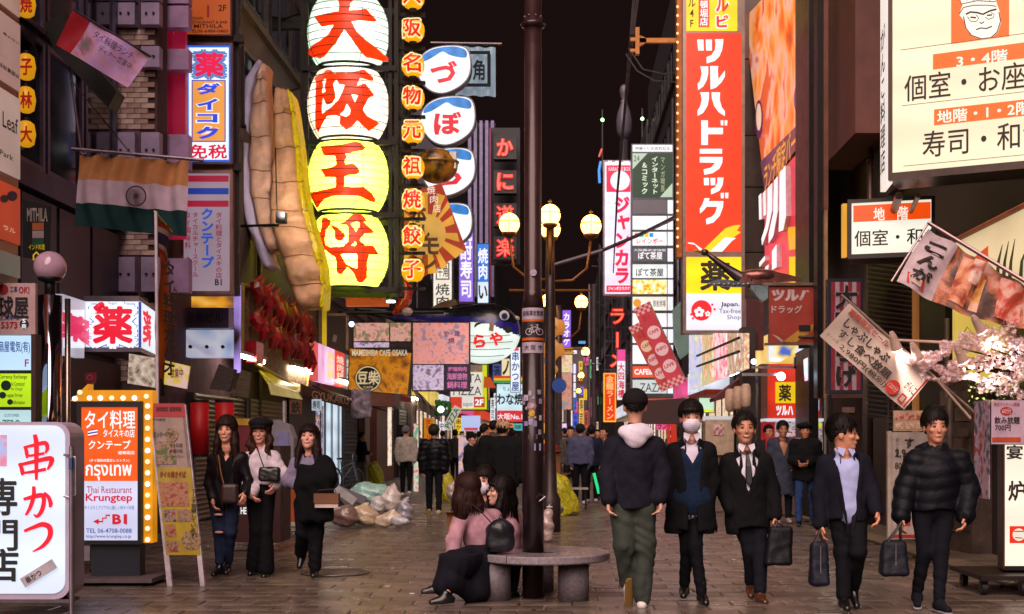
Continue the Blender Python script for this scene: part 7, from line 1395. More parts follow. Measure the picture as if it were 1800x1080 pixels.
# crane sculpture
YC = 22.; t = T('crane_sculpture', 'bronze and silver crane sculpture stretching its neck to the left', 'sculpture', W(1330, 530, YC)); C1 = lambda x, y, dy=0: tuple(W(x, y, YC+dy))
put(TU([C1(1240, 444), C1(1255, 455), C1(1275, 470), C1(1300, 488), C1(1320, 492)], [.03, .05, .07, .11, .16], 10), t, 'neck', M('4a4044', .25, .7), True); put(EL(C1(1239, 444), (.07, .05, .06), 14, 8), t, 'head', M('4a3c34', .25, .6), True); put(CY(C1(1236, 444), C1(1210, 438), .028, .004, 8), t, 'beak', M('c8902a', .3, .5), True)
put(EL(C1(1335, 486), (.38, .20, .13), 20, 12), t, 'body', M('8a5a54', .25, .7), True); put(FP(FF(YC-.1), blob([(1300, 492), (1330, 478), (1370, 480), (1410, 492), (1380, 496), (1340, 500), (1310, 500)]), -.05, .05), t, 'wing', M('9a6058', .25, .7)); put(FP(FF(YC-.12), blob([(1244, 500), (1262, 492), (1290, 494), (1320, 500), (1300, 505), (1262, 503)]), -.04, .04), t, 'far_wing', M('6a707a', .3, .7)); put(FP(FF(YC-.05), blob([(1318, 500), (1345, 496), (1360, 503), (1352, 520), (1340, 530), (1326, 518)]), -.12, .08), t, 'tail', M('8fa6ae', .3, .6))
for k in range(9): put(EL(C1(1248+k*8.5, 499+(k % 2), -.18), (.035, .02, .02), 8, 5), t, 'feather', M('a8a8ae', .3, .7))
# small red drugstore flag sign
YD = 21.; fD = FF(YD); t = T('drugstore_projecting_sign', 'unlit brick red projecting sign with white katakana under the crane', 'sign', W(1393, 607, YD)); put(SL(fD, 1352, 503, 1432, 605, -.12, -.005), t, 'case', M('6a2a20', .5)); put(FC(fD, 1352, 503, 1432, 605, 0), t, 'panel', M('9a3220', .5, 0, .12, 3)); TX(t, fD, [('ツルハ', 1356, 509, 1428, 530)], *Z4_, M('c8b0b0', .5), .08); TX(t, fD, [('ドラッグ', 1356, 537, 1410, 551)], *Z4_, M('c8b0b0', .5), .03)
put(FPO(fD, [(1375, 602), (1410, 576), (1430, 570), (1428, 582), (1400, 602)], .006), t, 'yellow_wing', M('b8862a', .5)); put(FPO(fD, [(1357, 588), (1368, 592), (1380, 602), (1374, 602)], .006), t, 'white_wing', M('b8a090', .5)); put(SL(fD, 1404, 572, 1424, 582, 0, .03).slab(fD, 1404, 607, 1424, 613, -.03, .01), t, 'clip_box', BLK); put(SL(FF(YD-.05), 1340, 497, 1452, 502, -.1, 0).slab(FF(YD-.05), 1345, 603, 1458, 607, -.1, 0).slab(FF(YD-.05), 1404, 590, 1460, 593, -.05, 0), t, 'arm', METAL('8a7a70'))
t = T('steel_column', 'dark steel corner column between the drugstore and the striped sign', 'column', (W(1447, 775, 20.5).x, 20.5, 0)); put(SL(FF(20.5), 1437, -80, 1449, 700, -.3, 0), t, 'shaft', M('120f13', .4, .5)); put(SL(FF(20.4), 1449, 370, 1455, 700, -.2, 0), t, 'trim', M('a07a58', .5, .2)); put(SL(FF(20.4), 1448, -80, 1456, 370, -.2, 0), t, 'trim', M('6a4030', .5, .2))
# storefront of the drugstore
t = T('shopfront', 'red lit drugstore front with a yellow pharmacy panel', 'shopfront', W(1400, 775, 24.5)); f_ = FF(24.5)
put(SL(f_, 1355, 640, 1440, 736, -.4, -.01), t, 'red_panel', E('e0341c', .8, .2, True, sc=.8)); put(SL(f_, 1363, 672, 1404, 709, 0, .01), t, 'yellow_panel', E('f0c812', .85)); TX(t, f_, '薬', 1369, 677, 1390, 705, BK, .05, d=.02); TX(t, f_, 'ツルハ', 1364, 713, 1394, 731, WHT, .06, d=.02); put(SL(f_, 1420, 703, 1440, 722, 0, .012), t, 'notice', E('b8c0dc', .7)); put(SL(f_, 1344, 736, 1446, 741, -.5, .1), t, 'shelf_edge', E('dce0ea', .8))
put(SL(f_, 1344, 741, 1446, 775, -.4, -.02), t, 'display_rack', PH('shelves', ('3a2a2a', '8a6a6a', 'b8a8b0', 'c8c8d0', 'a04040'), 5, .5, .8, det=2, stretch=(1, 1, 2))); put(SL(f_, 1344, 775, 1446, 900, -.4, -.02), t, 'base', M('4a3a34', .7)); put(SL(f_, 1342, 742, 1362, 800, -.3, .0), t, 'poster', E('c02030', .5)); put(SL(f_, 1426, 744, 1444, 752, 0, .02), t, 'price_card', E('e0e03a', .8))
t = T('pink_monitor_sign', 'tilted glossy pink and white lit panel hanging over the drugstore entrance', 'sign', W(1420, 668, 22.5)); put(FP(FF(22.5), [(1414, 632), (1452, 612), (1452, 660), (1416, 670)], -.1, 0), t, 'panel', PH('pinkp', ('e02aa0', 'e87ac8', 'f0f4fa', '9ae0c8'), 1.0, .95, .5, det=1)); put(FP(FF(22.6), [(1352, 607), (1424, 607), (1372, 636), (1352, 636)], -.1, 0), t, 'panel', PH('blueletters', ('e8eef4', 'c8d4e8', 'e0c83a', '3a5ab0'), 1.6, .9, .8, det=2))
t = T('entrance_light_bracket', 'white steel brackets with a round bulb over the drugstore entrance', 'lamp', W(1345, 660, 22)); put(SL(FF(22), 1305, 656, 1368, 661, -.05, 0).slab(FF(22), 1322, 644, 1400, 648, -.05, 0).slab(FF(22), 1396, 628, 1400, 648, -.05, 0), t, 'bar', METAL('b8b0b0')); put(SPH(W(1373, 662, 21.9), .075, 14, 10), t, 'bulb', E('d8e8ff', 9, .02, True)); put(SPH(W(1325, 636, 21.9), .05, 12, 8), t, 'bulb', E('e8ecff', 4, .02))
t = T('door_frame', 'brown door jamb column left of the drugstore front', 'column', W(1350, 775, 25)); put(SL(FF(25), 1338, 640, 1356, 905, -.4, 0), t, 'jamb', M('5a4034', .6)); put(SL(FF(25.2), 1305, 575, 1328, 905, -.5, 0), t, 'post', M('2a2220', .6)); put(SL(FF(25.3), 1313, 525, 1344, 615, -.3, -.1), t, 'dark_window', M('4a1a20', .4))
fe = FS(3.55); t = T('lit_menu_fascia', 'row of colourful lit menu panels in a wall along the right shops', 'sign', fe.pt(1250, 720, 0)); bot_ = lambda x: HY-(HY-648)*(x-985)/(1308-985);
for i, (x0, x1, c) in enumerate(((1211, 1232, ('c8b8e8', 'e8d0e0', '8ab0e8', 'f0e08a')), (1234, 1252, ('f0c890', 'e8e0d0', 'e09050', 'b0d0a0')), (1254, 1276, ('f0a0a8', 'f4f0f0', 'e8607a', 'f0d8d8')), (1278, 1308, ('6a4a30', 'e0c0a0', 'a07050', 'f0e8e0')))): put(FP(fe, [(x0, 586), (x1, 586), (x1, bot_(x1)), (x0, bot_(x0))], -.1, 0), t, 'panel', PH('fasc%d' % i, c, 1.6, .95, 1.5, i in (0, 2), det=3))
for y in (36, 60): put(TU([fe.pt(1232, HY-(HY-(648-y))*(1232-985)/323-6, .1), fe.pt(1308, 648-y+6, .1)], .03, 5), t, 'rail', DARKM)
t = T('green_glass_screen', 'pale green glass screen behind the slanted red banners', 'glass screen', W(1190, 630, 40)); put(FP(FF(40), [(1182, 545), (1206, 520), (1212, 620), (1196, 632), (1184, 600)], -.1, 0), t, 'glass', M('86a8a0', .2, .1, .15, 2));
t = T('paper_lantern_row', 'three cream paper lanterns under the red eave on the right', 'lantern', W(1298, 722, 24))
for i in range(3):
 c = W(1283+i*14, 704-i*4, 24-i*.5); put(MB().lathe(c, [(.05, -.22), (.085, -.18), (.10, 0), (.085, .18), (.05, .22)], 18), t, 'lantern', M('c8a890', .6), True)
t = T('red_eave', 'dark red eave above the cream paper lanterns', 'eave', W(1290, 690, 26)); put(FP(FF(26), [(1255, 700), (1308, 660), (1308, 690), (1256, 706)], -.8, 0), t, 'board', M('5a1c1c', .6)); put(FP(FF(27), [(1120, 705), (1205, 700), (1205, 745), (1120, 745)], -.8, 0), t, 'dark_fascia', M('3a2020', .6))
t = sign('small_green_sign', 'mint and yellow lit sign behind the masked man', FF(32), 1228, 699, 1256, 726, E('c8ecd0', .9), None, .2, 1); blk(t, FF(32), 1229, 720, 1255, 725, E('e0e83a', .9), .005)
t = T('red_nobori', 'pair of narrow red shop flags left of the masked man', 'banner', W(1180, 790, 30)); put(FP(FF(30), [(1178, 705), (1186, 708), (1190, 780), (1180, 780)], -.02, 0).fprism(FF(30.3), [(1171, 716), (1176, 718), (1179, 780), (1173, 780)], -.02, 0), t, 'cloth', E('d0301c', .6))
small(1155, 742, 1182, 756, 34, 'e84a8a', 'ランチ', 'pink sign between the two flags and the hood')
t = T('white_truck_stall', 'cream kiosk panel with small pictures between the masked and the laughing man', 'kiosk', W(1270, 800, 24)); put(SL(FF(24), 1240, 738, 1290, 800, -.5, 0), t, 'body', M('b8a088', .5)); put(SL(FF(24), 1254, 745, 1272, 765, 0, .02), t, 'picture', PH('pics', ('3a2020', '8a5050', 'c8b0a8'), 6, .3)); put(SL(FF(24.1), 1228, 732, 1296, 740, -.5, .1), t, 'shelf', E('d8d4d8', .6)); put(SL(FF(24), 1244, 800, 1290, 900, -.5, -.1), t, 'base', M('6a5a50', .6))
# ------------------------------------------------------------ right edge: grilled building, signs, flags
t = T('striped_vertical_sign', 'unlit red and white striped vertical sign with black brush characters', 'sign', W(1486, 692, 18)); f_ = FF(18); put(SL(f_, 1456, 490, 1517, 692, -.2, -.005), t, 'case', M('14142c', .5))
for i in range(7): put(FC(f_, 1461+i*7.4, 496, 1461+(i+1)*7.4, 686, 0), t, 'stripe', M('8a2030' if i % 2 == 0 else 'a894a0', .5))
mb = MB()
for ch, y in (('大', 502), ('阪', 548), ('か', 0), ('ら', 596), ('げ', 640)):
 if y: letters(mb, f_, ch, 1468, y, 1508, y+42, .07, d=.006)
put(mb, t, 'outline', M('a894a0', .5)); TX(t, f_, [('大', 1469, 503, 1507, 543), ('阪', 1469, 549, 1507, 589), ('ら', 1469, 597, 1507, 637), ('げ', 1469, 641, 1507, 681)], *Z4_, M('0c0b10', .5), .05, d=.012)
t = T('metal_door', 'dark brown metal door with a small framed plate', 'door', W(1480, 925, 20)); put(SL(FF(20), 1460, 700, 1516, 927, -.1, 0), t, 'leaf', M('33221f', .5, .2, .2, 2)); put(SL(FF(20), 1480, 716, 1502, 726, 0, .02), t, 'plate', M('8a6a60', .5)); put(SL(FF(20), 1455, 694, 1461, 930, -.1, .04), t, 'frame', M('1c1416', .5))
fg_ = FY(1517, 18.5, 1725, 15.2); t = T('grille_shutter', 'dark grille shutter with rows of thin steel slats behind the slanted banner', 'shutter', fg_.pt(1580, 930, 0)); put(SL(fg_, 1517, 440, 1612, 735, -.15, -.08), t, 'backing', M('15100f', .6))
ky = 0
for k in range(34):
 y = 452+k*8.3; put(FP(fg_, [(1519, y), (1610, y+12), (1610, y+14.2), (1519, y+2.0)], -.05, -.01), t, 'slat', M('4a3d38', .4, .6))
t = T('lattice_window', 'dark lattice window beside the grille shutter', 'window', fg_.pt(1640, 900, 0)); mb = MB()
for k in range(12): mb.slab(fg_, 1560+k*9, 700, 1561.5+k*9, 900, -.05, 0)
for k in range(20): mb.slab(fg_, 1556, 702+k*10, 1668, 703.3+k*10, -.05, .0)
put(mb, t, 'lattice', M('5a4a44', .5, .5)); put(SL(fg_, 1556, 700, 1668, 930, -.15, -.08), t, 'glass', M('1a1312', .3))
t = T('orange_post', 'thin orange lit post beside the dark pillar on the right', 'post', fg_.pt(1618, 925, 0)); put(SL(fg_, 1613, 505, 1620, 925, -.05, .08), t, 'shaft', E('b8743a', .35));
t = T('dark_pillar', 'broad black pillar behind the cherry blossom', 'pillar', fg_.pt(1650, 925, 0)); put(SL(fg_, 1622, 505, 1668, 925, -.3, .05), t, 'shaft', M('17130f', .5)); put(SL(fg_, 1669, 640, 1725, 965, -.3, .12), t, 'stone_wall', M('55453c', .7, 0, .35, 4, .01, 14))
for k in range(9):
 for j in range(2): put(SL(fg_, 1671+j*27, 905-k*27, 1696+j*27, 930-k*27, .12, .15), t, 'stone', M(('5f4d42', '4c3d35', '6a584a')[(k+j) % 3], .7, 0, .3, 5, .008, 20))
# yellow board behind banner
t = T('yellow_wall_board', 'yellow lit board with a red arrowhead behind the cherry branches', 'sign', W(1735, 660, 14.6)); f_ = FF(14.6); put(FP(f_, [(1679, 505), (1830, 560), (1830, 690), (1679, 660)], -.1, 0), t, 'panel', E('e8c85a', .7, .1, True)); put(FPO(f_, [(1708, 545), (1740, 552), (1722, 560), (1712, 562)], .006), t, 'arrowhead', E('d8541a', .8)); put(MB().stroke(f_, [(1685, 600), (1700, 575), (1712, 590), (1708, 610)], 1.5, .006), t, 'branch_drawing', M('5a4a2a', .6))
fV = FY(1675, 14.4, 1830, 12.6); t = T('cream_side_board', 'cream lit board with grass-like brush strokes and a red peak', 'sign', fV.pt(1740, 500, 0)); put(FP(fV, [(1675, 428), (1830, 350), (1830, 570), (1675, 500)], -.2, 0), t, 'panel', E('ead2a4', .8, .08, True)); put(FPO(fV, [(1714, 452), (1738, 432), (1738, 470)], .006), t, 'red_peak', E('d8441a', .85))
mb = MB(); [mb.stroke(fV, [(x, 488), (x+2, 460), (x+9, y)], [7, 5, 1], .006) for x, y in ((1754, 430), (1765, 424), (1776, 420), (1795, 440), (1806, 410))]; put(mb, t, 'brush_grass', M('4a5a34', .6)); put(TU([fV.pt(1675, 427, .03), fV.pt(1830, 349, .03)], .03, 6), t, 'edge_tube', M('a8603a', .5))
# ganko big box
fG = FY(1562, 14.0, 1830, 13.3); t = T('restaurant_box_sign', 'huge cream lit box sign with an orange face emblem and floor listings', 'sign', fG.pt(1690, 320, 0))
put(SL(fG, 1562, -80, 1830, 318, -.55, -.005), t, 'case', M('3a2c28', .4, .3)); put(SL(fG, 1562, -80, 1569, 318, 0, .03).slab(fG, 1569, 305, 1830, 318, 0, .03), t, 'rim', M('4a3a34', .4, .4)); put(FC(fG, 1569, -80, 1830, 304, 0), t, 'panel', E('f3e2c0', .97, .05, True, sc=.6))
put(SL(FY(1548, 14.6, 1562, 14.0), 1549, -80, 1561, 322, -.05, .01), t, 'side_face', E('f0e8e0', .9, .05)); TX(t, FY(1548, 14.6, 1562, 14.0), 'がんこ料理店', 1551, 55, 1559, 300, M('1c1614', .5), .03, True, .02)
ORG = E('f4640a', .95)
blk(t, fG, 1672, -20, 1774, 78, ORG); WC = E('f6ecdc', .95); put(FPO(fG, [(1686, -5), (1712, -12), (1750, -8), (1752, 6), (1757, 20), (1760, 40), (1754, 58), (1742, 68), (1725, 70), (1708, 64), (1698, 52), (1694, 36), (1686, 26), (1692, 10)], .008), t, 'face_emblem', WC)
mb = MB(); st2 = lambda pts, w_=1.6: mb.stroke(fG, pts, w_, .012)
for pts, w_ in (([(1686, 26), (1694, 14), (1712, 10), (1738, 10), (1752, 12)], 1.6), ([(1694, 30), (1698, 50), (1708, 63), (1725, 69), (1742, 67), (1753, 57), (1759, 38), (1756, 22)], 1.8), ([(1698, 26), (1706, 22), (1718, 23), (1728, 26), (1740, 20), (1752, 17)], 3), ([(1701, 30), (1706, 38), (1716, 39), (1721, 33), (1716, 27)], 1.3), ([(1732, 31), (1738, 35), (1746, 32), (1748, 26), (1742, 23)], 1.3), ([(1706, 31), (1716, 32)], 2.6), ([(1735, 28), (1744, 27)], 2.6), ([(1722, 40), (1726, 42), (1730, 39)], 2), ([(1716, 53), (1724, 50), (1734, 51), (1744, 47)], 2.2), ([(1686, -4), (1690, 8), (1718, 2), (1750, 4), (1752, -6)], 1.5), ([(1700, -6), (1700, 2)], 1.5), ([(1712, -8), (1712, 2)], 1.5), ([(1726, -8), (1726, 1)], 1.5), ([(1740, -8), (1740, 2)], 1.5)): st2(pts, w_)
put(mb, t, 'face_drawing', M('2a1c10', .6))
blk(t, fG, 1640, 96, 1830, 123, ORG); blk(t, fG, 1642, 193, 1830, 221, ORG); TX(t, fG, [('3・4階', 1682, 98, 1771, 120), ('地階・1・2階', 1648, 196, 1812, 218)], *Z4_, WC, .035, d=.010); INK = M('2b1d14', .6); TX(t, fG, [('個室・お座敷', 1590, 134, 1848, 180), ('寿司・和食', 1622, 232, 1842, 278)], *Z4_, INK, .012)
put(SL(fG, 1583, 88, 1830, 88.8, 0, .006).slab(fG, 1585, 186, 1830, 186.8, 0, .006).slab(fG, 1588, 292, 1830, 292.8, 0, .006), t, 'rule_line', M('6a5a48', .6)); put(CY(fG.pt(1565, 330, -.5), fG.pt(1475, 368, -2.5), .05, n=8).cyl(fG.pt(1600, 330, -.5), fG.pt(1500, 372, -2.5), .03, n=8), t, 'mount_arm', M('8a6a60', .4, .4))
YH = 15.; fH = FY(1482, 15.2, 1646, 14.9); t = T('restaurant_box_sign', 'smaller lit box sign with an orange basement floor band', 'sign', fH.pt(1565, 456, 0)); put(SL(fH, 1490, 352, 1644, 456, -.5, -.005).slab(fH, 1490, 352, 1497, 456, 0, .03).slab(fH, 1637, 352, 1644, 456, 0, .03).slab(fH, 1497, 352, 1637, 358, 0, .03).slab(fH, 1497, 448, 1637, 456, 0, .03), t, 'case', M('2c2420', .4, .3)); put(FC(fH, 1497, 358, 1637, 448, 0), t, 'panel', E('f0eedc', .97, .05, True)); put(SL(FF(15.5), 1482, 358, 1489, 452, -.1, 0), t, 'side_face', E('e8a83a', .8)); blk(t, fH, 1500, 362, 1636, 391, E('f2500c', .95)); TX(t, fH, '地　階', 1536, 366, 1596, 389, WC, .04, d=.010); TX(t, fH, '個室・和食', 1502, 406, 1655, 434, INK, .02)
# flags of the restaurant
t = T('restaurant_flag', 'drooping printed flag with a white end, brush kana and sashimi pictures', 'flag', W(1700, 560, 12.8)); pA, pB = W(1632, 392, 13.0), W(1830, 512, 12.2); put(CY(pA, pB, .02, n=8), t, 'pole', METAL('a88a90')); put(CY(W(1632, 392, 13.), W(1567, 495, 13.1), .012, n=8), t, 'pole', METAL('c8b0b4'))
def flagpt(u, v_, d=0):
 a = Vector((1634+196*u, 400+118*u)); L_ = 110-38*u+20*math.sin(u*3); dr = Vector((-.52+.45*u, .86)); x, y = a[0]+dr[0]*L_*v_, a[1]+dr[1]*L_*v_-4*math.sin(v_*3.14)*(1-u); p_ = W(x, y, 12.9-.6*u); return (p_.x, p_.y+.05*math.sin(u*22+v_*3)-d, p_.z)
def flagpatch(u0, u1, v0, v1, mat, nm, d=0, n=10, m_=6, shape=None):
 mb = MB(); mb.add([flagpt(u0+(u1-u0)*i/n, v0+(v1-v0)*j/m_, d) for i in range(n+1) for j in range(m_+1)], [(i*(m_+1)+j, i*(m_+1)+j+1, (i+1)*(m_+1)+j+1, (i+1)*(m_+1)+j) for i in range(n) for j in range(m_)]); return put(mb, t, nm, mat, True)
flagpatch(.0, .26, 0.03, 1, M('c2aeb4', .8), 'white_end'); flagpatch(.26, 1, 0.03, 1, PH('fish', ('1c1518', '3a2a28', '5a3a30', 'b86a4a', 'd0a090'), 1.3, .06, 2), 'cloth', n=24)
for u0, u1, v0, v1, c in ((.34, .46, .1, .9, 'd88a60'), (.42, .50, .05, .5, 'e0c0b0'), (.66, .86, .1, .9, 'c8503a'), (.50, .56, .3, .9, 'd89a4a'), (.88, 1., .2, .9, 'b84a34')): flagpatch(u0, u1, v0, v1, PH('sash'+c, (c, 'e0b0a0', c, 'a04030'), 2.5, .08, 2), 'fish_print', .012, 5, 5)
def fl_txt(s_, u0, u1, v0, v1, bold, mat):
 mb = MB(); v, f = glyph(s_, bold); mn, mx = v.min(0), v.max(0); q_ = (v-mn)/(mx-mn); mb.add([flagpt(u0+(u1-u0)*x, v1+(v0-v1)*y, .02) for x, y in q_], f); put(mb, t, 'lettering', mat)
for i, ch in enumerate('がんこ'): fl_txt(ch, .05, .20, .66-i*.24, .44-i*.24+.44-.0 if 0 else .66-i*.24+.2, .05, M('2a1c1a', .6))
mb = MB(); mb.add([flagpt(.03, .80, .02), flagpt(.16, .80, .02), flagpt(.18, .95, .02), flagpt(.05, .95, .02)], [(0, 1, 2, 3)]); put(mb, t, 'red_seal', M('c83a20', .6)); mb = MB(); mb.add([flagpt(.06, .83, .03), flagpt(.14, .83, .03), flagpt(.15, .92, .03), flagpt(.07, .92, .03)], [(0, 1, 2, 3)]); put(mb, t, 'seal_face', M('c8a8a0', .6))
t = T('slanted_banner', 'cream banner with black brush kana and a red price disc, hung aslant', 'banner', W(1540, 716, 12.4)); fb = FR(1540, 627, 12.4, 41.5); L_, H_ = 196, 76
mb = MB(); nx = 24; vs = []
for i in range(nx+1):
 for j in range(9): x = -L_/2+L_*i/nx; y = -H_/2+H_*j/8; vs.append(tuple(fb.q(x, y, .025*math.sin(x*.05+j*.3))))
mb.add(vs, [(i*9+j, i*9+j+1, (i+1)*9+j+1, (i+1)*9+j) for i in range(nx) for j in range(8)]); put(mb, t, 'cloth', M('c2ada0', .75, 0, .06, 4, .002, 60), True); put(CY(fb.q(-118, -41, 0), fb.q(210, -41, 0), .012, n=8), t, 'pole', METAL('c0a8a0'))
def FB(s_, x0, y0, x1, y1, mat, bold=.03): mb = MB(); letters(mb, fb, s_, x0, y0, x1, y1, bold, d=.035); put(mb, t, 'lettering', mat)
FB('期間限定セール', -88, -34, 2, -22, M('a82a20', .6), .04); FB('しゃぶしゃぶ', -82, -17, 20, 0, INK, .04); FB('すし食べ放題', -78, 3, 40, 19, INK, .04); FB('2,980円(税別)', -60, 23, 46, 35, INK, .03); FB('お一人様', -92, 24, -66, 31, M('6a5a50', .6), 0)
put(DC(fb, 57, 22, 13, .033), t, 'price_disc', M('c82a1c', .6)); mb = MB(); letters(mb, fb, '120分', 47, 17, 67, 27, .03, d=.038); put(mb, t, 'lettering', M('d8b8a8', .6)); put(SL(fb, 76, 18, 88, 34, .033, .036), t, 'seal', M('b83220', .6)); put(SL(fb, 78.5, 21, 85.5, 31, .037, .039), t, 'seal_face', M('c2ada0', .7)); FB('がんこ', 70, -6, 92, 10, INK, .03); put(SL(fb, 92, -30, 95, 36, .033, .035), t, 'edge_band', M('a82a20', .6))
# cherry blossom branches + clip spotlights
t = T('cherry_blossom', 'artificial cherry blossom branches lit pink and white above the sidewalk', 'plant', W(1700, 700, 12.6)); ri = random.Random(21)
br1 = MB();
for k in range(16):
 a = W(1800+ri.uniform(0, 20), 640+ri.uniform(-20, 30), 12.9); b_ = W(1600+ri.uniform(0, 180), 610+ri.uniform(-20, 80), 12.5+ri.uniform(-.2, .3)); br1.tube([a, a.lerp(b_, .5)+Vector((0, 0, ri.uniform(-.05, .1))), b_], [.02, .014, .006], 5)
put(br1, t, 'branch', M('3a2418', .8)); bl = [MB(), MB(), MB()]
dens = []
while len(dens) < 4200:
 u = ri.random(); x = 1585+235*u; top_ = 640-70*max(0, u-.35)**.8*1.1 if u > .3 else 622+ri.uniform(-12, 6); top_ = [628, 618, 600, 585, 572, 566, 590][min(6, int(u*7))]; bot_y = [640, 668, 672, 668, 690, 695, 700][min(6, int(u*7))]
 y = ri.uniform(top_, bot_y);
 if noise.noise(Vector((x*.035, y*.045, 1.3))) < -.28: continue
 dens.append((x, y, 12.55+ri.uniform(-.32, .32)))
for (x, y, Yb) in dens:
 c = W(x, y, Yb); r = ri.uniform(.012, .024); k = ri.randrange(3); ax = Vector((ri.gauss(0, 1), ri.gauss(0, 1), ri.gauss(0, 1))).normalized(); a = ax.orthogonal().normalized(); b_ = ax.cross(a)
 vs = [c];
 for i in range(5): th = i*2*math.pi/5+.3; vs += [c+(a*math.cos(th-.35)+b_*math.sin(th-.35))*r*.75+ax*.004, c+(a*math.cos(th)+b_*math.sin(th))*r*1.15+ax*.008, c+(a*math.cos(th+.35)+b_*math.sin(th+.35))*r*.75+ax*.004]
 bl[k].add(vs, [(0, 1+3*i, 2+3*i, 3+3*i) for i in range(5)])
for k in range(3): put(bl[k], t, 'blossoms', M(('f0ccd2', 'f8dce0', 'eab4a8')[k], .7, 0, .1, 10), kind='stuff')
lf = MB();
for i in range(160): c = W(1720+ri.uniform(-20, 100), 695+ri.uniform(-30, 22), 12.5+ri.uniform(-.2, .2)); a = Vector((ri.gauss(0, 1), ri.gauss(0, 1), ri.gauss(0, 1))).normalized()*.02; b_ = a.orthogonal().normalized()*.010; lf.quad(c-a, c+b_, c+a, c-b_)
put(lf, t, 'leaves', M('6a7a2a', .6), kind='stuff')
for i, (x, y, dx, on) in enumerate(((1574, 606, .0, 1), (1612, 624, .1, 0), (1690, 628, .12, 1), (1722, 575, .25, 1))):
 c = W(x, y, 12.3); t = T('clip_spotlight', ('left', 'second', 'third', 'topmost')[i]+' white clip-on spotlight among the cherry branches', 'spotlight', c, 'clip-on spotlights among the cherry branches'); d = Vector((.35+dx, .3, -.8)).normalized()
 put(CY(c-d*.10, c+d*.05, .035, .055, 18).cyl(c-d*.14, c-d*.10, .02, .035, 12), t, 'housing', M('c8a898', .4)); put(CY(c+d*.051, c+d*.058, .05, n=18), t, 'lamp_glass', E('fff0e0', 7 if on else 1.5, .02))
 if on: ld = bpy.data.lights.new('bulb', 'SPOT'); ld.energy = 70; ld.spot_size = math.radians(95); ld.spot_blend = .6; ld.color = (1, .86, .80); ld.shadow_soft_size = .05; lo_ = bpy.data.objects.new('bulb', ld); COL.objects.link(lo_); lo_.parent = t; lo_.location = d*.07; lo_.rotation_euler = (Vector((.45, .1, -.55)) if i else Vector((.7, .2, -.5))).to_track_quat('-Z', 'Y').to_euler()
t = T('curtain_rod', 'thin cream rod carrying the clip-on spotlights', 'rod', W(1640, 600, 12.5)); put(CY(W(1572, 598, 12.45), W(1740, 606, 12.5), .014, n=8), t, 'bar', M('c8a898', .5)); put(CY(W(1640, 660, 12.3), W(1706, 736, 12.3), .012, n=8), t, 'stay', M('b89a88', .5))
# boards on the pavement, cart sign
t = T('menu_stand', 'white standing menu board half hidden by the puffer jacket', 'sign', W(1600, 950, 14.2)); f_ = FF(14.2); put(SL(f_, 1560, 758, 1566, 952, -.04, .02).slab(f_, 1640, 758, 1645, 952, -.04, .02), t, 'frame', M('b8a89c', .5)); put(SL(f_, 1566, 760, 1640, 948, -.03, 0), t, 'board', M('b8a8a0', .6)); TX(t, f_, [('お一人様', 1574, 770, 1580, 800), ], *Z4_, INK, .0, True); TX(t, f_, [('2,9', 1573, 790, 1592, 806), ('80円', 1573, 812, 1596, 826), ('す', 1590, 770, 1606, 788)], *Z4_, INK, .03); put(SL(f_, 1578, 900, 1600, 925, 0, .004), t, 'seal', M('b82a20', .6)); put(SL(f_, 1567, 940, 1640, 946, 0, .004), t, 'edge_band', M('a82a20', .6))
t = T('menu_board', 'menu board with rows of meat dish photographs behind the puffer jacket', 'menu board', W(1600, 758, 14.5)); f_ = FF(14.5); put(SL(f_, 1571, 722, 1628, 758, -.03, 0), t, 'board', M('c8a888', .6));
for i in range(3):
 for j in range(2): put(SL(f_, 1574+i*18, 727+j*16, 1589+i*18, 738+j*16, 0, .005), t, 'photo', PH('dish%d' % j, (('5a1c14', 'a84a34', 'd8b0a0'), ('7a4a3a', 'c89a80', 'e0c8b8'))[j], 9, .1))
t = T('utility_box', 'grey steel panel and pipes on the stone wall at the right', 'pipe', W(1690, 940, 15)); put(CY(W(1670, 930, 15), W(1670, 700, 15), .04, n=10).cyl(W(1665, 700, 15.2), W(1665, 560, 15.2), .03, n=10), t, 'pipe', M('6a5a54', .4, .4)); put(SL(FF(15.1), 1682, 752, 1700, 768, -.1, .03), t, 'meter_box', M('4a3a34', .5))
YE = 11.4; fE2 = FF(YE); t = T('wheeled_light_sign', 'tall cream lit menu sign in a black wheeled case at the right edge', 'sign', W(1790, 1030, YE))
xs = [W(1745, 0, YE+.55).x, W(1762, 0, YE).x, W(1890, 0, YE).x]; zt_, zb2 = W(0, 705, YE).z, W(0, 1003, YE).z
put(prism_xy([(xs[0], YE+.42), (xs[1], YE), (xs[2], YE), (xs[2], YE+.42)], zb2, zt_), t, 'case', M('1f1817', .45, .2)); put(SL(fE2, 1765, 782, 1890, 995, .002, .006), t, 'panel', E('f4e6d2', .98, .05, True, sc=.8)); put(SL(fE2, 1762, 775, 1765, 1000, 0, .02), t, 'rim', M('4a2018', .5))
TX(t, fE2, [('宴会', 1769, 783, 1828, 807), ('炉端', 1772, 846, 1834, 880)], *Z4_, INK, .05, d=.012); blk(t, fE2, 1774, 925, 1806, 955, E('e0301c', .9), .010, 'seal'); put(DC(fE2, 1790, 940, 11, .014, 20), t, 'seal_face', E('f0dcc8', .9)); mb = MB(); mb.stroke(fE2, [(1781, 934), (1799, 934)], 1.6, .018); mb.stroke(fE2, [(1783, 945), (1796, 946)], 1.4, .018); put(mb, t, 'face_drawing', INK)
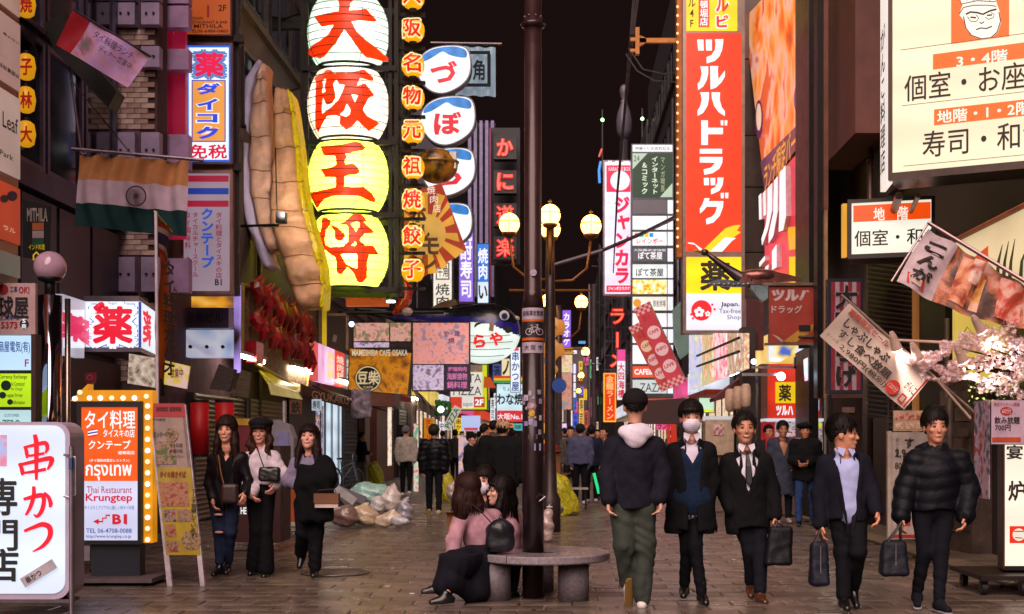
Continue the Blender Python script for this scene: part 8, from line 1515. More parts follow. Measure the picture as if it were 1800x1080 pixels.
put(SL(FF(YE-.02), 1742, 704, 1800, 781, 0, .012), t, 'price_card', M('c0a4b8', .5)); fP = FF(YE-.034); TX(t, fP, [('飲み放題', 1748, 733, 1792, 745), ('700円', 1749, 747, 1776, 757)], *Z4_, INK, .04, d=.004); TX(t, fP, [('毎日フルタイム実施', 1747, 708, 1792, 714)], *Z4_, inkR, .02, d=.004); put(DC(fP, 1769, 723, 11, .003, 24, None, 7.5), t, 'red_oval', inkR); TX(t, fP, '60分', 1761, 718, 1777, 728, M('d8b8b8', .6), .03, d=.008); put(SL(fP, 1744, 769, 1794, 777, 0, .004), t, 'orange_band', M('b8441c', .5))
fsd = FY(1722, YE+.50, 1750, YE+.02); put(SL(fsd, 1718, 706, 1744, 878, .02, .03), t, 'side_poster', PH('sidep', ('2a2430', '5a4a58', 'a890a0', '8a2a30'), 4, .12, 1.5))
q0 = W(1706, 1010, YE); put(BX(q0.x, YE-.30, W(0, 1013, YE-.3).z-.04, xs[2], YE+.6, W(0, 1013, YE-.3).z+.0), t, 'base_plate', M('2c211e', .5, .4, .2, 5))
for i, (dx, dy) in enumerate(((.05, -.2), (.38, -.26), (.1, .5), (.9, -.26))): q_ = (q0.x+dx, YE+dy, .06); put(CY((q_[0]-.025, q_[1], .062), (q_[0]+.025, q_[1], .062), .06, n=18), t, 'caster', M('15110f', .5)); put(BX(q_[0]-.035, q_[1]-.02, .06, q_[0]+.035, q_[1]+.02, .15), t, 'fork', METAL('4a403c'))
# ------------------------------------------------------------ the big pole and the round bench
YP = 11.0; px_ = W(937, 775, YP).x; k_ = YP/F
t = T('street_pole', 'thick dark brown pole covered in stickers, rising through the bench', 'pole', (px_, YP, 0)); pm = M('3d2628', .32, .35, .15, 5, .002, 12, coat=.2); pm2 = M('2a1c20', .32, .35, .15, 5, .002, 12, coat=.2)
zc, zs = W(0, 515, YP).z, W(0, 545, YP).z
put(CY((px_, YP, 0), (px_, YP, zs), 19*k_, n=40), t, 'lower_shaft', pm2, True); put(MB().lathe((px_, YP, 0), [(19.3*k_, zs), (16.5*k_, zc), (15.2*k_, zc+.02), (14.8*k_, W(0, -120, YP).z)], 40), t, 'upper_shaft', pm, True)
zz_ = W(0, 45, YP).z; put(MB().lathe((px_, YP, zz_), [(15*k_, -.03), (21*k_, -.01), (22*k_, .012), (15*k_, .03)], 36), t, 'flange', pm, True)
for a in (60, 120, 240, 300):
 for dz in (.14, -.0): pass
for a in range(0, 360, 45): th = math.radians(a+20); q_ = Vector((px_+15.5*k_*math.cos(th), YP+15.5*k_*math.sin(th), zz_+.07)); put(SPH(q_, .008, 8, 5), t, 'bolt', METAL('b8a8a8'))
def band(y0, y1, mat, nm, e=.0015, a0=-180, a1=180, parent=None, sx=0):
 za, zb_ = W(0, y0, YP).z, W(0, y1, YP).z; r = 19.2*k_+e; n = 36; vs = []
 for i in range(n+1): th = math.radians(-90+a0+(a1-a0)*i/n); vs += [(px_+r*math.cos(th), YP+r*math.sin(th), za), (px_+r*math.cos(th), YP+r*math.sin(th), zb_)]
 return put(MB().add(vs, [(2*i, 2*i+1, 2*i+3, 2*i+2) for i in range(n)]), parent or t, nm, mat, True)
def onpole(mb, e=.004):
 for i, v in enumerate(mb.v): dx = max(-.999, min(.999, (v[0]-px_)/(19.2*k_+e))); mb.v[i] = (v[0], YP-(19.2*k_+e)*math.sqrt(1-dx*dx), v[2])
 return mb
fP_ = FF(YP); wp = M('a898a8', .5, 0, .08, 9)
band(543, 563, wp, 'white_band'); band(563, 600, M('c8581a', .5), 'orange_band'); band(567, 595, M('1f1a1e', .5), 'black_panel', .003); band(603, 622, wp, 'white_band')
mb = MB(); letters(mb, fP_, '自転車放置禁', 920, 548, 955, 557, .03, d=0); put(onpole(mb, .005), t, 'lettering', M('3a2a40', .6)); mb = MB(); [letters(mb, fP_, c, x, 608, x+8, 617, .02, d=0) for c, x in (('大', 922), ('阪', 934), ('市', 946))]; put(onpole(mb, .005), t, 'lettering', M('3a2a40', .6))
mb = MB(); mb.disc(fP_, 930, 585, 6, 0, 20, 4.9); mb.disc(fP_, 949, 585, 6, 0, 20, 4.9)
for a, b in (((930, 585), (935, 577)), ((935, 577), (946, 577)), ((930, 585), (939, 586)), ((939, 586), (935, 577)), ((939, 586), (946, 577)), ((949, 585), (944, 573)), ((933, 574), (937, 574)), ((942, 573), (947, 573))): mb.stroke(fP_, [a, ((a[0]+b[0])/2, (a[1]+b[1])/2), b], 1.1, 0)
put(onpole(mb, .006), t, 'bicycle_symbol', M('c0b0bc', .5)); mb = MB(); mb.disc(fP_, 938, 482, 6.5, 0, 16);
ri = random.Random(4)
stick = [(925, 700, 8, 10, 'b0a0b8'), (921, 706, 5, 12, '9a8aa8'), (932, 692, 5, 9, 'a89cb4'), (938, 700, 4, 5, '9a90a8'), (930, 718, 12, 5, 'a090b0'), (948, 690, 6, 8, '8a8098'), (950, 706, 5, 9, '9088a0'), (925, 745, 6, 8, '8a7ab0'), (933, 742, 7, 11, '9a90b8'), (941, 745, 6, 10, '9080b0'), (950, 735, 4, 9, 'b0a8b8'), (949, 760, 5, 9, '8a8098'), (937, 768, 16, 8, '4a3a3a'), (945, 786, 12, 12, '9a92c0'), (936, 734, 14, 3, 'c09a2a')]
for x, y, w_, h_, c in stick: mb = FC(fP_, x-w_/2, y-h_/2, x+w_/2, y+h_/2, 0); put(onpole(mb, .003+ri.random()*.002), t, 'sticker', M(c, .6, 0, .3, 40))
for x, y, r, c in ((935, 714, 8, '9a6a78'), (935, 714, 5, 'a89aa8'), (935, 727, 5.5, 'c89a1c'), (938, 482, 6, 'a898b0')): put(onpole(DC(fP_, x, y, r, 0, 18), .005+.001*(5 if r == 5 else 0)), t, 'sticker', M(c, .6, 0, .3, 40))
put(TU([W(955, 872, YP-.05), W(958, 874, YP-.09), W(948, 882, YP-.12)], .008, 6), t, 'hook', METAL('a89ca0'))
bx0, YB = W(956, 0, 11.05).x, 11.05; t = T('stone_bench', 'round grey granite bench of curved segments on stout stone drums', 'bench', (bx0, YB, 0)); gm = M('8a7f86', .22, 0, .25, 45, .0015, 160, coat=.25); gm2 = M('6f666c', .55, 0, .25, 40, .002, 140)
z0, z1 = .335, .405
for s_ in range(5):
 a0, a1 = s_*72-50+.6, s_*72+22-.6; mb = MB(); n = 14; vs = []
 for i in range(n+1):
  th = math.radians(a0+(a1-a0)*i/n); c, s2 = math.cos(th), math.sin(th)
  for r, z in ((.20, z0), (.575, z0), (.585, z0+.01), (.585, z1-.01), (.575, z1), (.20, z1)): vs.append((bx0+r*c, YB+r*s2, z))
 fs_ = [(i*6+k, i*6+(k+1) % 6, (i+1)*6+(k+1) % 6, (i+1)*6+k) for i in range(n) for k in range(6)]+[tuple(range(6)), tuple(range(n*6, n*6+6))[::-1]]
 put(mb.add(vs, fs_), t, 'seat_segment', gm)
for x, y in ((W(871, 0, 10.85).x, 10.85), (W(1008, 0, 10.85).x, 10.85), (bx0-.05, 11.45)): put(CY((x, y, 0), (x, y, z0-.002), .135, n=36), t, 'leg', gm2, True)
put(MB().lathe((px_, YP, .34), [(.10, 0), (.20, 0), (.20, .05), (.10, .06)], 30), t, 'pole_collar', DARKM, True)
# ------------------------------------------------------------ street lamps
def street_lamp(label, x, Y, z_top, arms, group):
 X = W(x, 0, Y).x; t = T('street_lamp', label, 'street lamp', (X, Y, 0), group); og = M('7a4a14', .4, .3, .15, 5)
 put(MB().lathe((X, Y, 0), [(.16, 0), (.16, .5), (.11, .6), (.085, 1.2), (.075, z_top-1.2), (.06, z_top)], 20), t, 'post', M('3d3030', .4, .4), True)
 for a, h, big in arms:
  th = math.radians(a); R_ = .62 if big else .28; d = Vector((math.cos(th), math.sin(th)*.9, 0)); b0 = Vector((X, Y, h-.85)); g0 = b0+d*R_+Vector((0, 0, .85))
  put(TU([b0, b0+d*R_*.55+Vector((0, 0, .02)), b0+d*R_*.9+Vector((0, 0, .2)), b0+d*R_+Vector((0, 0, .62))], .022, 8), t, 'arm', og, True)
  g = put(EL(g0, (.155, .155, .165), 24, 16), t, 'globe', E('ffb050', 11., .03, True), True); put(MB().lathe(g0-Vector((0, 0, .22)), [(.02, 0), (.10, .05), (.12, .09)], 16), g, 'cup', og, True)
  put(RG(g0+Vector((0, 0, .03)), .158, .008, 24, 4), g, 'cage_ring', M('5a3010', .5)); cg = MB()
  for k in range(4): a2 = k*math.pi/2+math.pi/4*0-math.pi/2; cg.tube([g0+Vector((.158*math.cos(a2)*math.sin(p_), .158*math.sin(a2)*math.sin(p_), .168*math.cos(p_))) for p_ in np.linspace(.75, 2.5, 7)], .008, 4)
  put(cg, g, 'cage_bars', M('5a3010', .5)); put(CY(g0+Vector((0, 0, .16)), g0+Vector((0, 0, .24)), .02, .004, 8).cyl(g0+Vector((-.03, 0, .21)), g0+Vector((.03, 0, .21)), .008, n=6), g, 'finial', M('8a6a30', .4, .5))
 put(CY((X-.62, Y, z_top-1.05), (X+.62, Y, z_top-1.05), .018, n=6), t, 'crossbar', og)
 return t
Y1 = 19.; Z_ = lambda y, Y: W(0, y, Y).z
street_lamp('nearest wrought lamp post with a ring of glowing amber globes', 967, Y1, Z_(395, Y1)+.05, [(180, Z_(394, Y1), 1), (0, Z_(397, Y1), 1), (-90, Z_(384, Y1)-.0, 0), (90, Z_(392, Y1), 1)], 'amber globe street lamps')
tl = bpy.data.objects['street_lamp']; f_ = FF(Y1-.15)
put(CY(W(983, 678, Y1-.2), W(983, 678, Y1-.16), .11, n=28), T('road_sign', 'round blue road sign clamped to the lamp post', 'road sign', W(983, 691, Y1-.18)), 'disc', M('1c4a9a', .4))
for i, (x, Y, hs) in enumerate(((996, 30, ((-30, -.05, 1), (180, .0, 0))), (1000, 47, ((0, 0, 1), (180, 0, 1))), (1000, 64, ((0, 0, 1), (180, 0, 1))), (1001, 84, ((0, 0, 1), (180, 0, 1))))):
 street_lamp(('second', 'third', 'fourth', 'farthest')[i]+' amber globe lamp post down the street', x-(14 if i == 0 else 0), Y, 4.62, [(a, 4.72+dz, b) for a, dz, b in hs], 'amber globe street lamps')
# ------------------------------------------------------------ rubbish bags, boxes, nets
def bag(label, x, y, yf, rx, rz, col, seed, knot=1, Y=None, mat=None, group='rubbish bags heaped on the street', trans=.25):
 Y = Y or YG(yf); s_ = Y/F; c = A3(W(x, y, Y)); c[2] = max(c[2], rz*s_*.9); R_ = A3((rx*s_, min(rx, rz)*s_*1.0, rz*s_))
 t = T('rubbish_bag', label, 'rubbish bag', (c[0], c[1], c[2]-R_[2]), group)
 def f(P):
  q_ = P-c; d = el(P, c, R_); d = smax(d, -(P[:, 2]-max(.005, c[2]-R_[2])), .05)
  if knot: d = smin(d, rc(P, c+A3((0, 0, R_[2]*.8)), c+A3((.03, 0, R_[2]*1.25)), .07, .02), .08); d = smin(d, rc(P, c+A3((.03, 0, R_[2]*1.2)), c+A3((.10, -.02, R_[2]*1.38)), .03, .015), .04)
  return d+.022*np.sin(q_[:, 0]*13+seed+3*np.sin(q_[:, 2]*11))*np.sin(q_[:, 2]*15+seed*2)+.010*np.abs(np.sin(q_[:, 0]*31+q_[:, 2]*(19+seed)+2*np.sin(q_[:, 2]*17)))
 sput(t, 'plastic', mat or M(col, .16, 0, .22, 6, .022, 16, coat=.8), f, c-R_-.12, c+R_+A3((.14, .12, .3)), .030)
 if knot: put(RG(Vector(c)+Vector((.03, 0, R_[2]*1.12)), .035, .010, 10, 4), t, 'tie', M('c8c8cc', .5))
 return t
bag('big pale bag with turquoise contents on top of the heap', 650, 869, 912, 39, 22, '9cccc4', 1, 0)
bag('white knotted bag standing high at the right of the heap', 688, 880, 914, 19, 24, 'dcd2cc', 2)
bag('cream bag of food waste in the middle front of the heap', 641, 908, 926, 28, 19, 'd8c0a0', 3)
bag('dark mottled bag at the left front of the heap', 606, 908, 928, 27, 20, '8a6e66', 4, 0)
bag('small white bag wedged in the centre of the heap', 662, 890, 917, 15, 14, 'e4e2e2', 5)
bag('white and tan bag at the right front of the heap', 684, 915, 929, 26, 14, 'e0ccb4', 6)
bag('grey bag with blue and red contents at the right end', 712, 902, 922, 16, 20, '9a9aa6', 7)
bag('thin white carrier bag at the far right of the heap', 704, 916, 930, 18, 10, 'dcdce6', 8, 0)
bag('white bag behind the yellow net near the bench', 795, 868, 890, 11, 16, 'b8a8a4', 9, Y=26)
bag('white bag hidden behind the big pole', 962, 925, 945, 12, 30, 'b8a09c', 10, Y=17)
bag('small grey bag under the right yellow net', 970, 896, 909, 22, 10, '6a6464', 11, Y=22.4)
for i, (x0, y0, x1, y1, a) in enumerate(((585, 852, 625, 885, 35), (578, 870, 612, 900, 50), (600, 862, 640, 880, 22))):
 fb = FR((x0+x1)/2, (y0+y1)/2, 20.6+i*.15, a); one(SL(fb, -24, -7, 24, 7, 0, .05), 'flattened_box', ('white', 'dark', 'grey')[i]+' flattened board thrown on the rubbish heap', 'cardboard', M(('b8b4b8', '1c1c22', '77737a')[i], .6), group='boards thrown on the rubbish heap')
def net(label, x, y, yf, rx, ry, seed, Y=None):
 Y = Y or YG(yf); s_ = Y/F; c = A3(W(x, yf, Y)); t = T('yellow_net', label, 'net', (c[0], c[1], 0), 'yellow rubbish nets')
 def f(P):
  q_ = P-c; h = ry*s_; w_ = rx*s_; z = q_[:, 2]/h; d = el(P, c, (w_, w_*.6, h)); d2 = rc(P, c+A3((-w_*.2, 0, h*.75)), c+A3((w_*.8, 0, 0)), .12, .08); d = smin(d, d2, .2)
  return smax(d, -(P[:, 2]-.01), .02)+.035*np.sin(q_[:, 0]*13+seed+2*np.sin(q_[:, 2]*5))*np.clip(1.2-z, .2, 1)+.01*np.sin(q_[:, 0]*40+q_[:, 2]*22)
 m = M('b8b010', .5, 0, .35, 18, .02, 34, coat=.1); sput(t, 'mesh_cloth', m, f, c-A3((rx*s_*1.6, rx*s_, .05)), c+A3((rx*s_*1.8, rx*s_, ry*s_*1.3)), .035)
net('yellow net draped beside the man with the phone', 660, 810, 858, 14, 46, 1, 37.5)
net('yellow net heap left of the crowd', 783, 830, 885, 18, 55, 2, 28)
net('large yellow net spread right of the big pole', 978, 850, 908, 38, 76, 3, 23.2)
for i, (x0, y0, x1, y1, Y, c) in enumerate(((955, 797, 985, 840, 24.5, '7a4c22'), (960, 838, 992, 905, 24.2, '8a5a2a'), (984, 836, 998, 870, 24.6, '6a4220'), (785, 905, 800, 935, 17.5, '8a5a30'))):
 q0, q1 = W(x0, y1, Y), W(x1, y0, Y); z0 = max(0, q0.z) if i not in (0, 2) else q0.z; t = T('cardboard_box', ('open brown box on top of the stack right of the big pole', 'tall brown box at the bottom of the stack', 'narrow box leaning at the stack', 'brown box on the ground left of the seated women')[i], 'box', ((q0.x+q1.x)/2, Y+.3, z0), 'cardboard boxes'); put(BX(q0.x, Y, z0, q1.x, Y+.5, q1.z), t, 'carton', M(c, .75, 0, .15, 6)); put(MB().hexa([(q0.x, Y, q1.z), (q1.x, Y, q1.z), (q1.x+.06, Y-.12, q1.z+.04), (q0.x, Y-.12, q1.z+.04), (q0.x, Y+.01, q1.z+.01), (q1.x, Y+.01, q1.z+.01), (q1.x+.06, Y-.11, q1.z+.05), (q0.x, Y-.11, q1.z+.05)]), t, 'flap', M(c, .75, 0, .15, 6))
t = T('folding_table', 'small dark folding table beside the boxes', 'table', W(1008, 885, 25)); q_ = W(1003, 858, 25); put(BX(q_.x-.25, 24.9, q_.z-.03, q_.x+.35, 25.3, q_.z), t, 'top', M('a89a98', .5)); put(CY((q_.x-.2, 25, 0), (q_.x-.2, 25, q_.z-.03), .02, n=6).cyl((q_.x+.3, 25, 0), (q_.x+.3, 25, q_.z-.03), .02, n=6), t, 'leg', DARKM)
t = T('green_light_stick', 'slim green glowing stick leaning behind the navy top', 'light', W(1050, 870, 26)); put(CY(W(1044, 832, 26), W(1053, 868, 26), .03, n=8), t, 'tube', E('2ae08a', .9))
# bicycle by the shutter
Yb = 34.; s_ = Yb/F; bp0 = W(602, 862, Yb); t = T('bicycle', 'dark bicycle parked in front of the grey shutter', 'bicycle', (bp0.x, Yb, 0));
for dx in (-.32, .62):
 c = Vector((bp0.x+dx*.55, Yb+dx*.6, .33)); wv = put(RG(c, .31, .025, 28, 6, 'y', sx=.6), t, 'wheel', M('141416', .6)); put(RG(c, .28, .008, 28, 4, 'y', sx=.6), wv, 'rim', METAL('9a9aa0')); mb = MB(); [mb.cyl(c, c+Vector((.28*.6*math.cos(a), 0, .28*math.sin(a))), .004, n=4) for a in np.linspace(0, 6.28, 13)[:-1]]; put(mb, wv, 'spokes', METAL('9a9aa0'))
A = lambda x, z: Vector((bp0.x+x*.55, Yb+x*.6, z))
put(TU([A(-.32, .33), A(-.05, .62), A(.45, .80), A(.62, .33)], .018, 6).cyl(A(0, .32), A(-.08, .85), .018, n=6).cyl(A(0, .32), A(.47, .72), .018, n=6), t, 'frame', M('8a8a94', .3, .6)); put(TU([A(.42, .86), A(.44, 1.02), A(.34, 1.06)+Vector((0, -.2, 0)), A(.30, 1.06)+Vector((-.1, -.2, 0))], .012, 6), t, 'handlebar', METAL('a8a8b0')); put(EL(A(-.10, .89), (.11, .07, .03), 12, 6), t, 'saddle', BLK, True)
t = T('lit_rack', 'tall thin glittering display rack beside the track trousers', 'display rack', W(816, 880, 34)); put(SL(FF(34), 806, 765, 824, 862, -.3, 0), t, 'rack', PH('glit', ('3a3040', '8a7a98', 'c8b8d8', 'e8c0a0'), 3.5, .45, .5, det=2)); t = T('lit_rack', 'narrow bright banner stand with coloured edge by the white jacket', 'display rack', W(730, 868, 34)); put(SL(FF(34), 727, 745, 735, 866, -.1, 0), t, 'rack', PH('glit2', ('e8e0f0', 'c05a5a', 'e0d0c0', '5ab08a'), 2.5, .7, .5, det=2)); put(SL(FF(36), 697, 747, 716, 800, -.2, 0), T('dark_cloth_sign', 'black cloth sign behind the grey beanie', 'banner', W(706, 800, 36)), 'cloth', M('12121c', .8))
t = T('stall_counter', 'white low stall with a red cloth behind the grey overcoat', 'stall', W(1330, 900, 22.5)); q0, q1 = W(1300, 905, 23), W(1440, 800, 23); put(BX(q0.x, 23, 0.02, q1.x, 23.6, q1.z), t, 'body', M('6a5248', .7)); put(SL(FF(22.98), 1346, 768, 1398, 792, 0, .02), t, 'red_cloth', E('c82a20', .45)); put(SL(FF(23), 1395, 770, 1446, 800, -.1, .02), t, 'goods', PH('goods', ('3a2a24', '8a7a70', 'c0b4b0', '7a8a5a'), 5, .25, .8))
t = T('floor_marking', 'thin yellow line painted on the paving behind the suits', 'marking', W(1400, 905, YG(905))); a, b = W(1380, 893, YG(893)), W(1425, 912, YG(912)); put(MB().quad((a.x, a.y, .006), (a.x+.06, a.y, .006), (b.x+.05, b.y, .006), (b.x, b.y, .006)), t, 'paint', M('a8a014', .6))
# ------------------------------------------------------------ the people in the foreground, right of the bench
def J(head, neck, sL, eL, wL, sR, eR, wR, pel, kL, aL, kR, aR, hw=19):
 return dict(head=head, neck=neck, sL=sL, eL=eL, wL=wL, sR=sR, eR=eR, wR=wR, pel=pel, hL=(pel[0]-hw, pel[1]+6, pel[2] if len(pel) > 2 else 0),
    hR=(pel[0]+hw, pel[1]+6, pel[2] if len(pel) > 2 else 0), kL=kL, aL=aL, kR=kR, aR=aR)
person('man seen from behind in a dark jacket with pale hood and olive trousers', 10.4,
  J((1116, 716), (1116, 757), (1079, 786), (1067, 838, -.03), (1070, 880, -.1), (1152, 786), (1163, 838), (1160, 878, -.05), (1112, 880), (1098, 958, -.05), (1104, 1024, .12), (1134, 962), (1129, 1054)),
  face=0, top=dict(k='jacket', c='1b1a26', g=.016, hem=.06, hw=.165, hemr=.165, hood='d8cfe0', sl=(.070, .062, .052), wr=.010, hands=1),
  bot=dict(c='3c423c', r=(.105, .088, .075), w=.020), shoe=dict(c='cfcac6', sole='7a5a24', dL=(-.05, .35, -.95), dR=(.15, 1, -.02), shine=0, L=.27),
  hair='crop', hairc='1b1412', hat=dict(k='cap', c='1a1618'), skin='b98a74')
tB, kB = person('man in a white face mask and long black coat over a blue sweater', 10.75,
  J((1215, 736), (1215, 771), (1186, 795), (1176, 846), (1185, 893, -.06), (1244, 794), (1252, 848), (1240, 893, -.06), (1214, 876), (1208, 962, 0), (1203, 1030, .12), (1221, 960, -.08), (1234, 1044, -.10), 14),
  top=dict(k='coat', c='0f0e12', g=.014, hem=.27, hw=.165, hemr=.215, v=.62, vw=.15, open=.04, shirt='c9c2d4', inner='14233a', iv=.10, pocket='LR', sl=(.064, .056, .05), lapel='101014', wr=.008),
  bot=dict(c='0d0d12', r=(.080, .060, .046)), shoe=dict(c='0d0c0e', dL=(-.15, -1, -.1), dR=(.1, -1, -.02), boot=.09), mask=True, hair='forward', skin='b98670')
tC, kC = person('laughing man in a black coat, white shirt and dark tie', 10.9,
  J((1309, 756), (1311, 790), (1281, 813), (1270, 860), (1284, 897, -.08), (1343, 812), (1358, 862), (1363, 908, -.08), (1314, 892), (1318, 968, 0), (1320, 1026, .12), (1336, 970, -.06), (1336, 1043, -.15), 16),
  top=dict(k='coat', c='0e0d11', g=.012, hem=.17, hw=.165, hemr=.19, v=.26, vw=.34, open=-.2, shirt='d2cbd8', tie='14141c', pocket='L', sl=(.064, .056, .048), lapel='101015'),
  bot=dict(c='12131c', r=(.086, .066, .054)), shoe=dict(c='4a2614', dL=(-.15, -1, -.25), dR=(.12, -1, -.03)), hair='short', smile=True, skin='a8735a', tilt=-6)
person('man in an open dark suit and pale blue shirt looking to his side', 10.1,
  J((1483, 764), (1483, 797), (1452, 816), (1440, 868), (1441, 922, -.05), (1514, 812), (1531, 862, -.05), (1541, 900, -.2), (1490, 892), (1482, 972, -.02), (1483, 1052, -.05), (1508, 970, -.12), (1500, 1032, .15), 17),
  face=112, top=dict(k='jacket', c='14141f', g=.012, hem=.10, hw=.16, hemr=.175, v=.60, vw=.16, open=.055, shirt='a9b0de', sl=(.060, .052, .045), lapel='16161f', bf=170),
  bot=dict(c='0f0f15', r=(.086, .068, .056)), shoe=dict(c='0d0c0e', dL=(-.05, -1, -.05), dR=(.05, -.7, -.6)), hair='messy', skin='bd8266', hr=.112)
person('man with swept black hair in a black puffer jacket and black jeans', 10.2,
  J((1644, 752), (1645, 789), (1610, 812), (1592, 860), (1584, 908, -.06), (1685, 810), (1702, 860), (1696, 908, -.1), (1641, 892), (1626, 968, -.02), (1612, 1040, .1), (1654, 968, -.06), (1651, 1056, -.12), 20),
  top=dict(k='jacket', c='101118', g=.026, hem=.02, hw=.165, hemr=.168, v=.0, sl=(.074, .068, .056), puff=1, hood='16161e', ro=.5, wr=.006),
  bot=dict(c='12121a', r=(.088, .062, .047)), shoe=dict(c='16161f', sole='8f8d96', dL=(-.25, -1, -.25), dR=(.15, -1, -.02), shine=0), hair='messy', skin='b98068', smile=False, hr=.118)
handbag('black soft shopping bag hanging from the laughing man\'s hand', 10.75, 1347, 925, 1392, 994, '131318', 1364, 916, 'bags carried by the men', slant=.1)
handbag('dark nylon briefcase with a bright zip held by the man in the blue shirt', 10.0, 1423, 952, 1456, 1030, '191a28', 1441, 930, 'bags carried by the men', acc=1)
handbag('dark leather tote held by the man in the puffer jacket', 10.05, 1548, 950, 1594, 1013, '181924', 1585, 916, 'bags carried by the men', acc=1)
# ------------------------------------------------------------ three women walking on the left
tF, kF = person('smiling woman in a black leather jacket and ripped blue jeans', 12.7,
  J((398, 757), (399, 789), (376, 808), (368, 850), (374, 878, -.08), (425, 806), (437, 846), (430, 868, -.15), (395, 874), (386, 935, 0), (386, 998, 0), (405, 936, -.05), (401, 994, .12), 14), group=None,
  sex='f', top=dict(k='jacket', c='1a1419', g=.010, hem=.0, hw=.135, v=.55, vw=.14, open=.05, inner='100f13', iv=.03, sl=(.052, .045, .038), ro=.38, lapel='1c161b'),
  bot=dict(c='28304c', r=(.088, .066, .046), w=.010, hem=.10), shoe=dict(c='111013', dL=(-.2, -1, -.05), dR=(.1, -1, -.1), L=.23), hair='bangs', hairc='2a1812', smile=True, skin='c9907a', s=.95, extra=dict(hair_len=.30))
strap(tF, [W(384, 800, 12.53), W(388, 830, 12.50), W(396, 862, 12.48)], .007, M('8a5426', .5), 'bag_strap')
def bagf(P): return bx(P, A3(W(404, 868, 12.45)), (.085, .04, .10), None, .03)
sput(tF, 'shoulder_bag', M('33201c', .4, 0, .3, 40, .002, 90), bagf, A3(W(404, 868, 12.45))-.16, A3(W(404, 868, 12.45))+.16, .012)
for zz, xx in ((936, 385), (905, 384)): put(EL(W(xx, zz, 12.60), (.045, .022, .014), 10, 6), tF, 'knee_rip', SKIN('c9907a'))
person('woman in a black beret, white loose sweater and black flared trousers', 12.8,
  J((458, 760), (459, 789), (439, 806), (434, 845), (444, 866, -.15), (481, 806), (497, 838, -.04), (484, 852, -.15), (458, 862), (450, 932, 0), (447, 996, .1), (468, 934, -.04), (468, 1002, -.05), 13),
  sex='f', top=dict(k='sweater', c='cfc0cc', g=.014, hem=-.06, hw=.135, sl=(.058, .080, .058), wr=.014, collar=1),
  bot=dict(c='0f0e12', r=(.082, .066, .092), w=.008, hem=.02, waist=.14), shoe=dict(c='0f0e11', dL=(-.1, -1, -.1), dR=(.05, -1, -.03), boot=.08, L=.23), hair='wavy', hairc='3a2116', hat=dict(k='baker', c='17151a'), smile=True, skin='c48a7a', s=.94, extra=dict(hair_len=.28))
hb = T('handbag', 'small black quilted bag slung across the white sweater', 'handbag', W(474, 845, 12.6))
sput(hb, 'bag_body', M('141216', .35, 0, .2, 20, coat=.3), lambda P: bx(P, A3(W(474, 834, 12.55)), (.11, .04, .075), None, .035)+wrinkle(P, .004, 50, 1), A3(W(474, 834, 12.55))-.17, A3(W(474, 834, 12.55))+.17, .012)
put(TU([W(452, 786, 12.66), W(456, 800, 12.60), W(464, 822, 12.55)], .006, 6), hb, 'strap', BLK)
person('woman with long dark hair in a lilac blouse, a black coat over her arm', 12.6,
  J((543, 771), (543, 800), (521, 816), (508, 846), (522, 853, -.15), (567, 815), (583, 846, -.03), (565, 862, -.16), (545, 880), (533, 936, -.06), (529, 972, .22), (556, 940, -.05), (553, 1000, -.05), 14),
  sex='f', top=dict(k='blouse', c='7f7691', g=.010, hem=-.02, hw=.13, sl=(.056, .066, .045), wr=.010),
  bot=dict(c='101015', r=(.090, .078, .070), w=.012, waist=.14), shoe=dict(c='0e0e11', dL=(-.1, -.5, -.7), dR=(.1, -1, -.05), boot=.05, L=.23), hair='bangs', hairc='20110f', skin='c78e7c', smile=True, s=.94, tilt=-14, extra=dict(hair_len=.26))
cp = W(556, 866, 12.45)
ct = T('folded_coat', 'black coat folded over the forearm of the woman in lilac', 'coat', (cp.x, cp.y, cp.z-.4))
def cf(P):
 a, b = A3(W(532, 850, 12.38)), A3(W(578, 838, 12.38)); q_ = P-A3(W(556, 862, 12.40))
 d = bx(P, A3(W(554, 868, 12.38)), (.185, .06, .29), None, .055); d = U(.05, d, rc(P, a, b, .085, .09), el(P, A3(W(570, 820, 12.42)), (.10, .08, .12)))
 return d+.014*np.sin(q_[:, 0]*38+4*np.sin(q_[:, 2]*7))*np.clip(.5-q_[:, 2], 0, 1)+wrinkle(P, .006, 20, 3)
sput(ct, 'coat_cloth', M('0e0d11', .9, 0, .2, 12, .003, 60), cf, A3(cp)-A3((.33, .16, .45)), A3(cp)+A3((.33, .2, .38)), .013)
hb = T('handbag', 'tan and white flap handbag held low beside the folded black coat', 'handbag', W(574, 892, 12.3))
mbx = BX(*(W(556, 892, 12.33)), *(W(594, 871, 12.25))); put(mbx, hb, 'bag_body', M('c9b2ac', .5))
put(BX(*(W(555, 884, 12.34)+Vector((0, -.006, .0))), *(W(595, 868, 12.24)+Vector((0, -.006, 0)))), hb, 'flap', M('6d4126', .5))
put(TU([W(556, 872, 12.3), W(560, 862, 12.28), W(588, 860, 12.28), W(593, 872, 12.3)], .006, 6), hb, 'handle', M('2a1a14', .5))
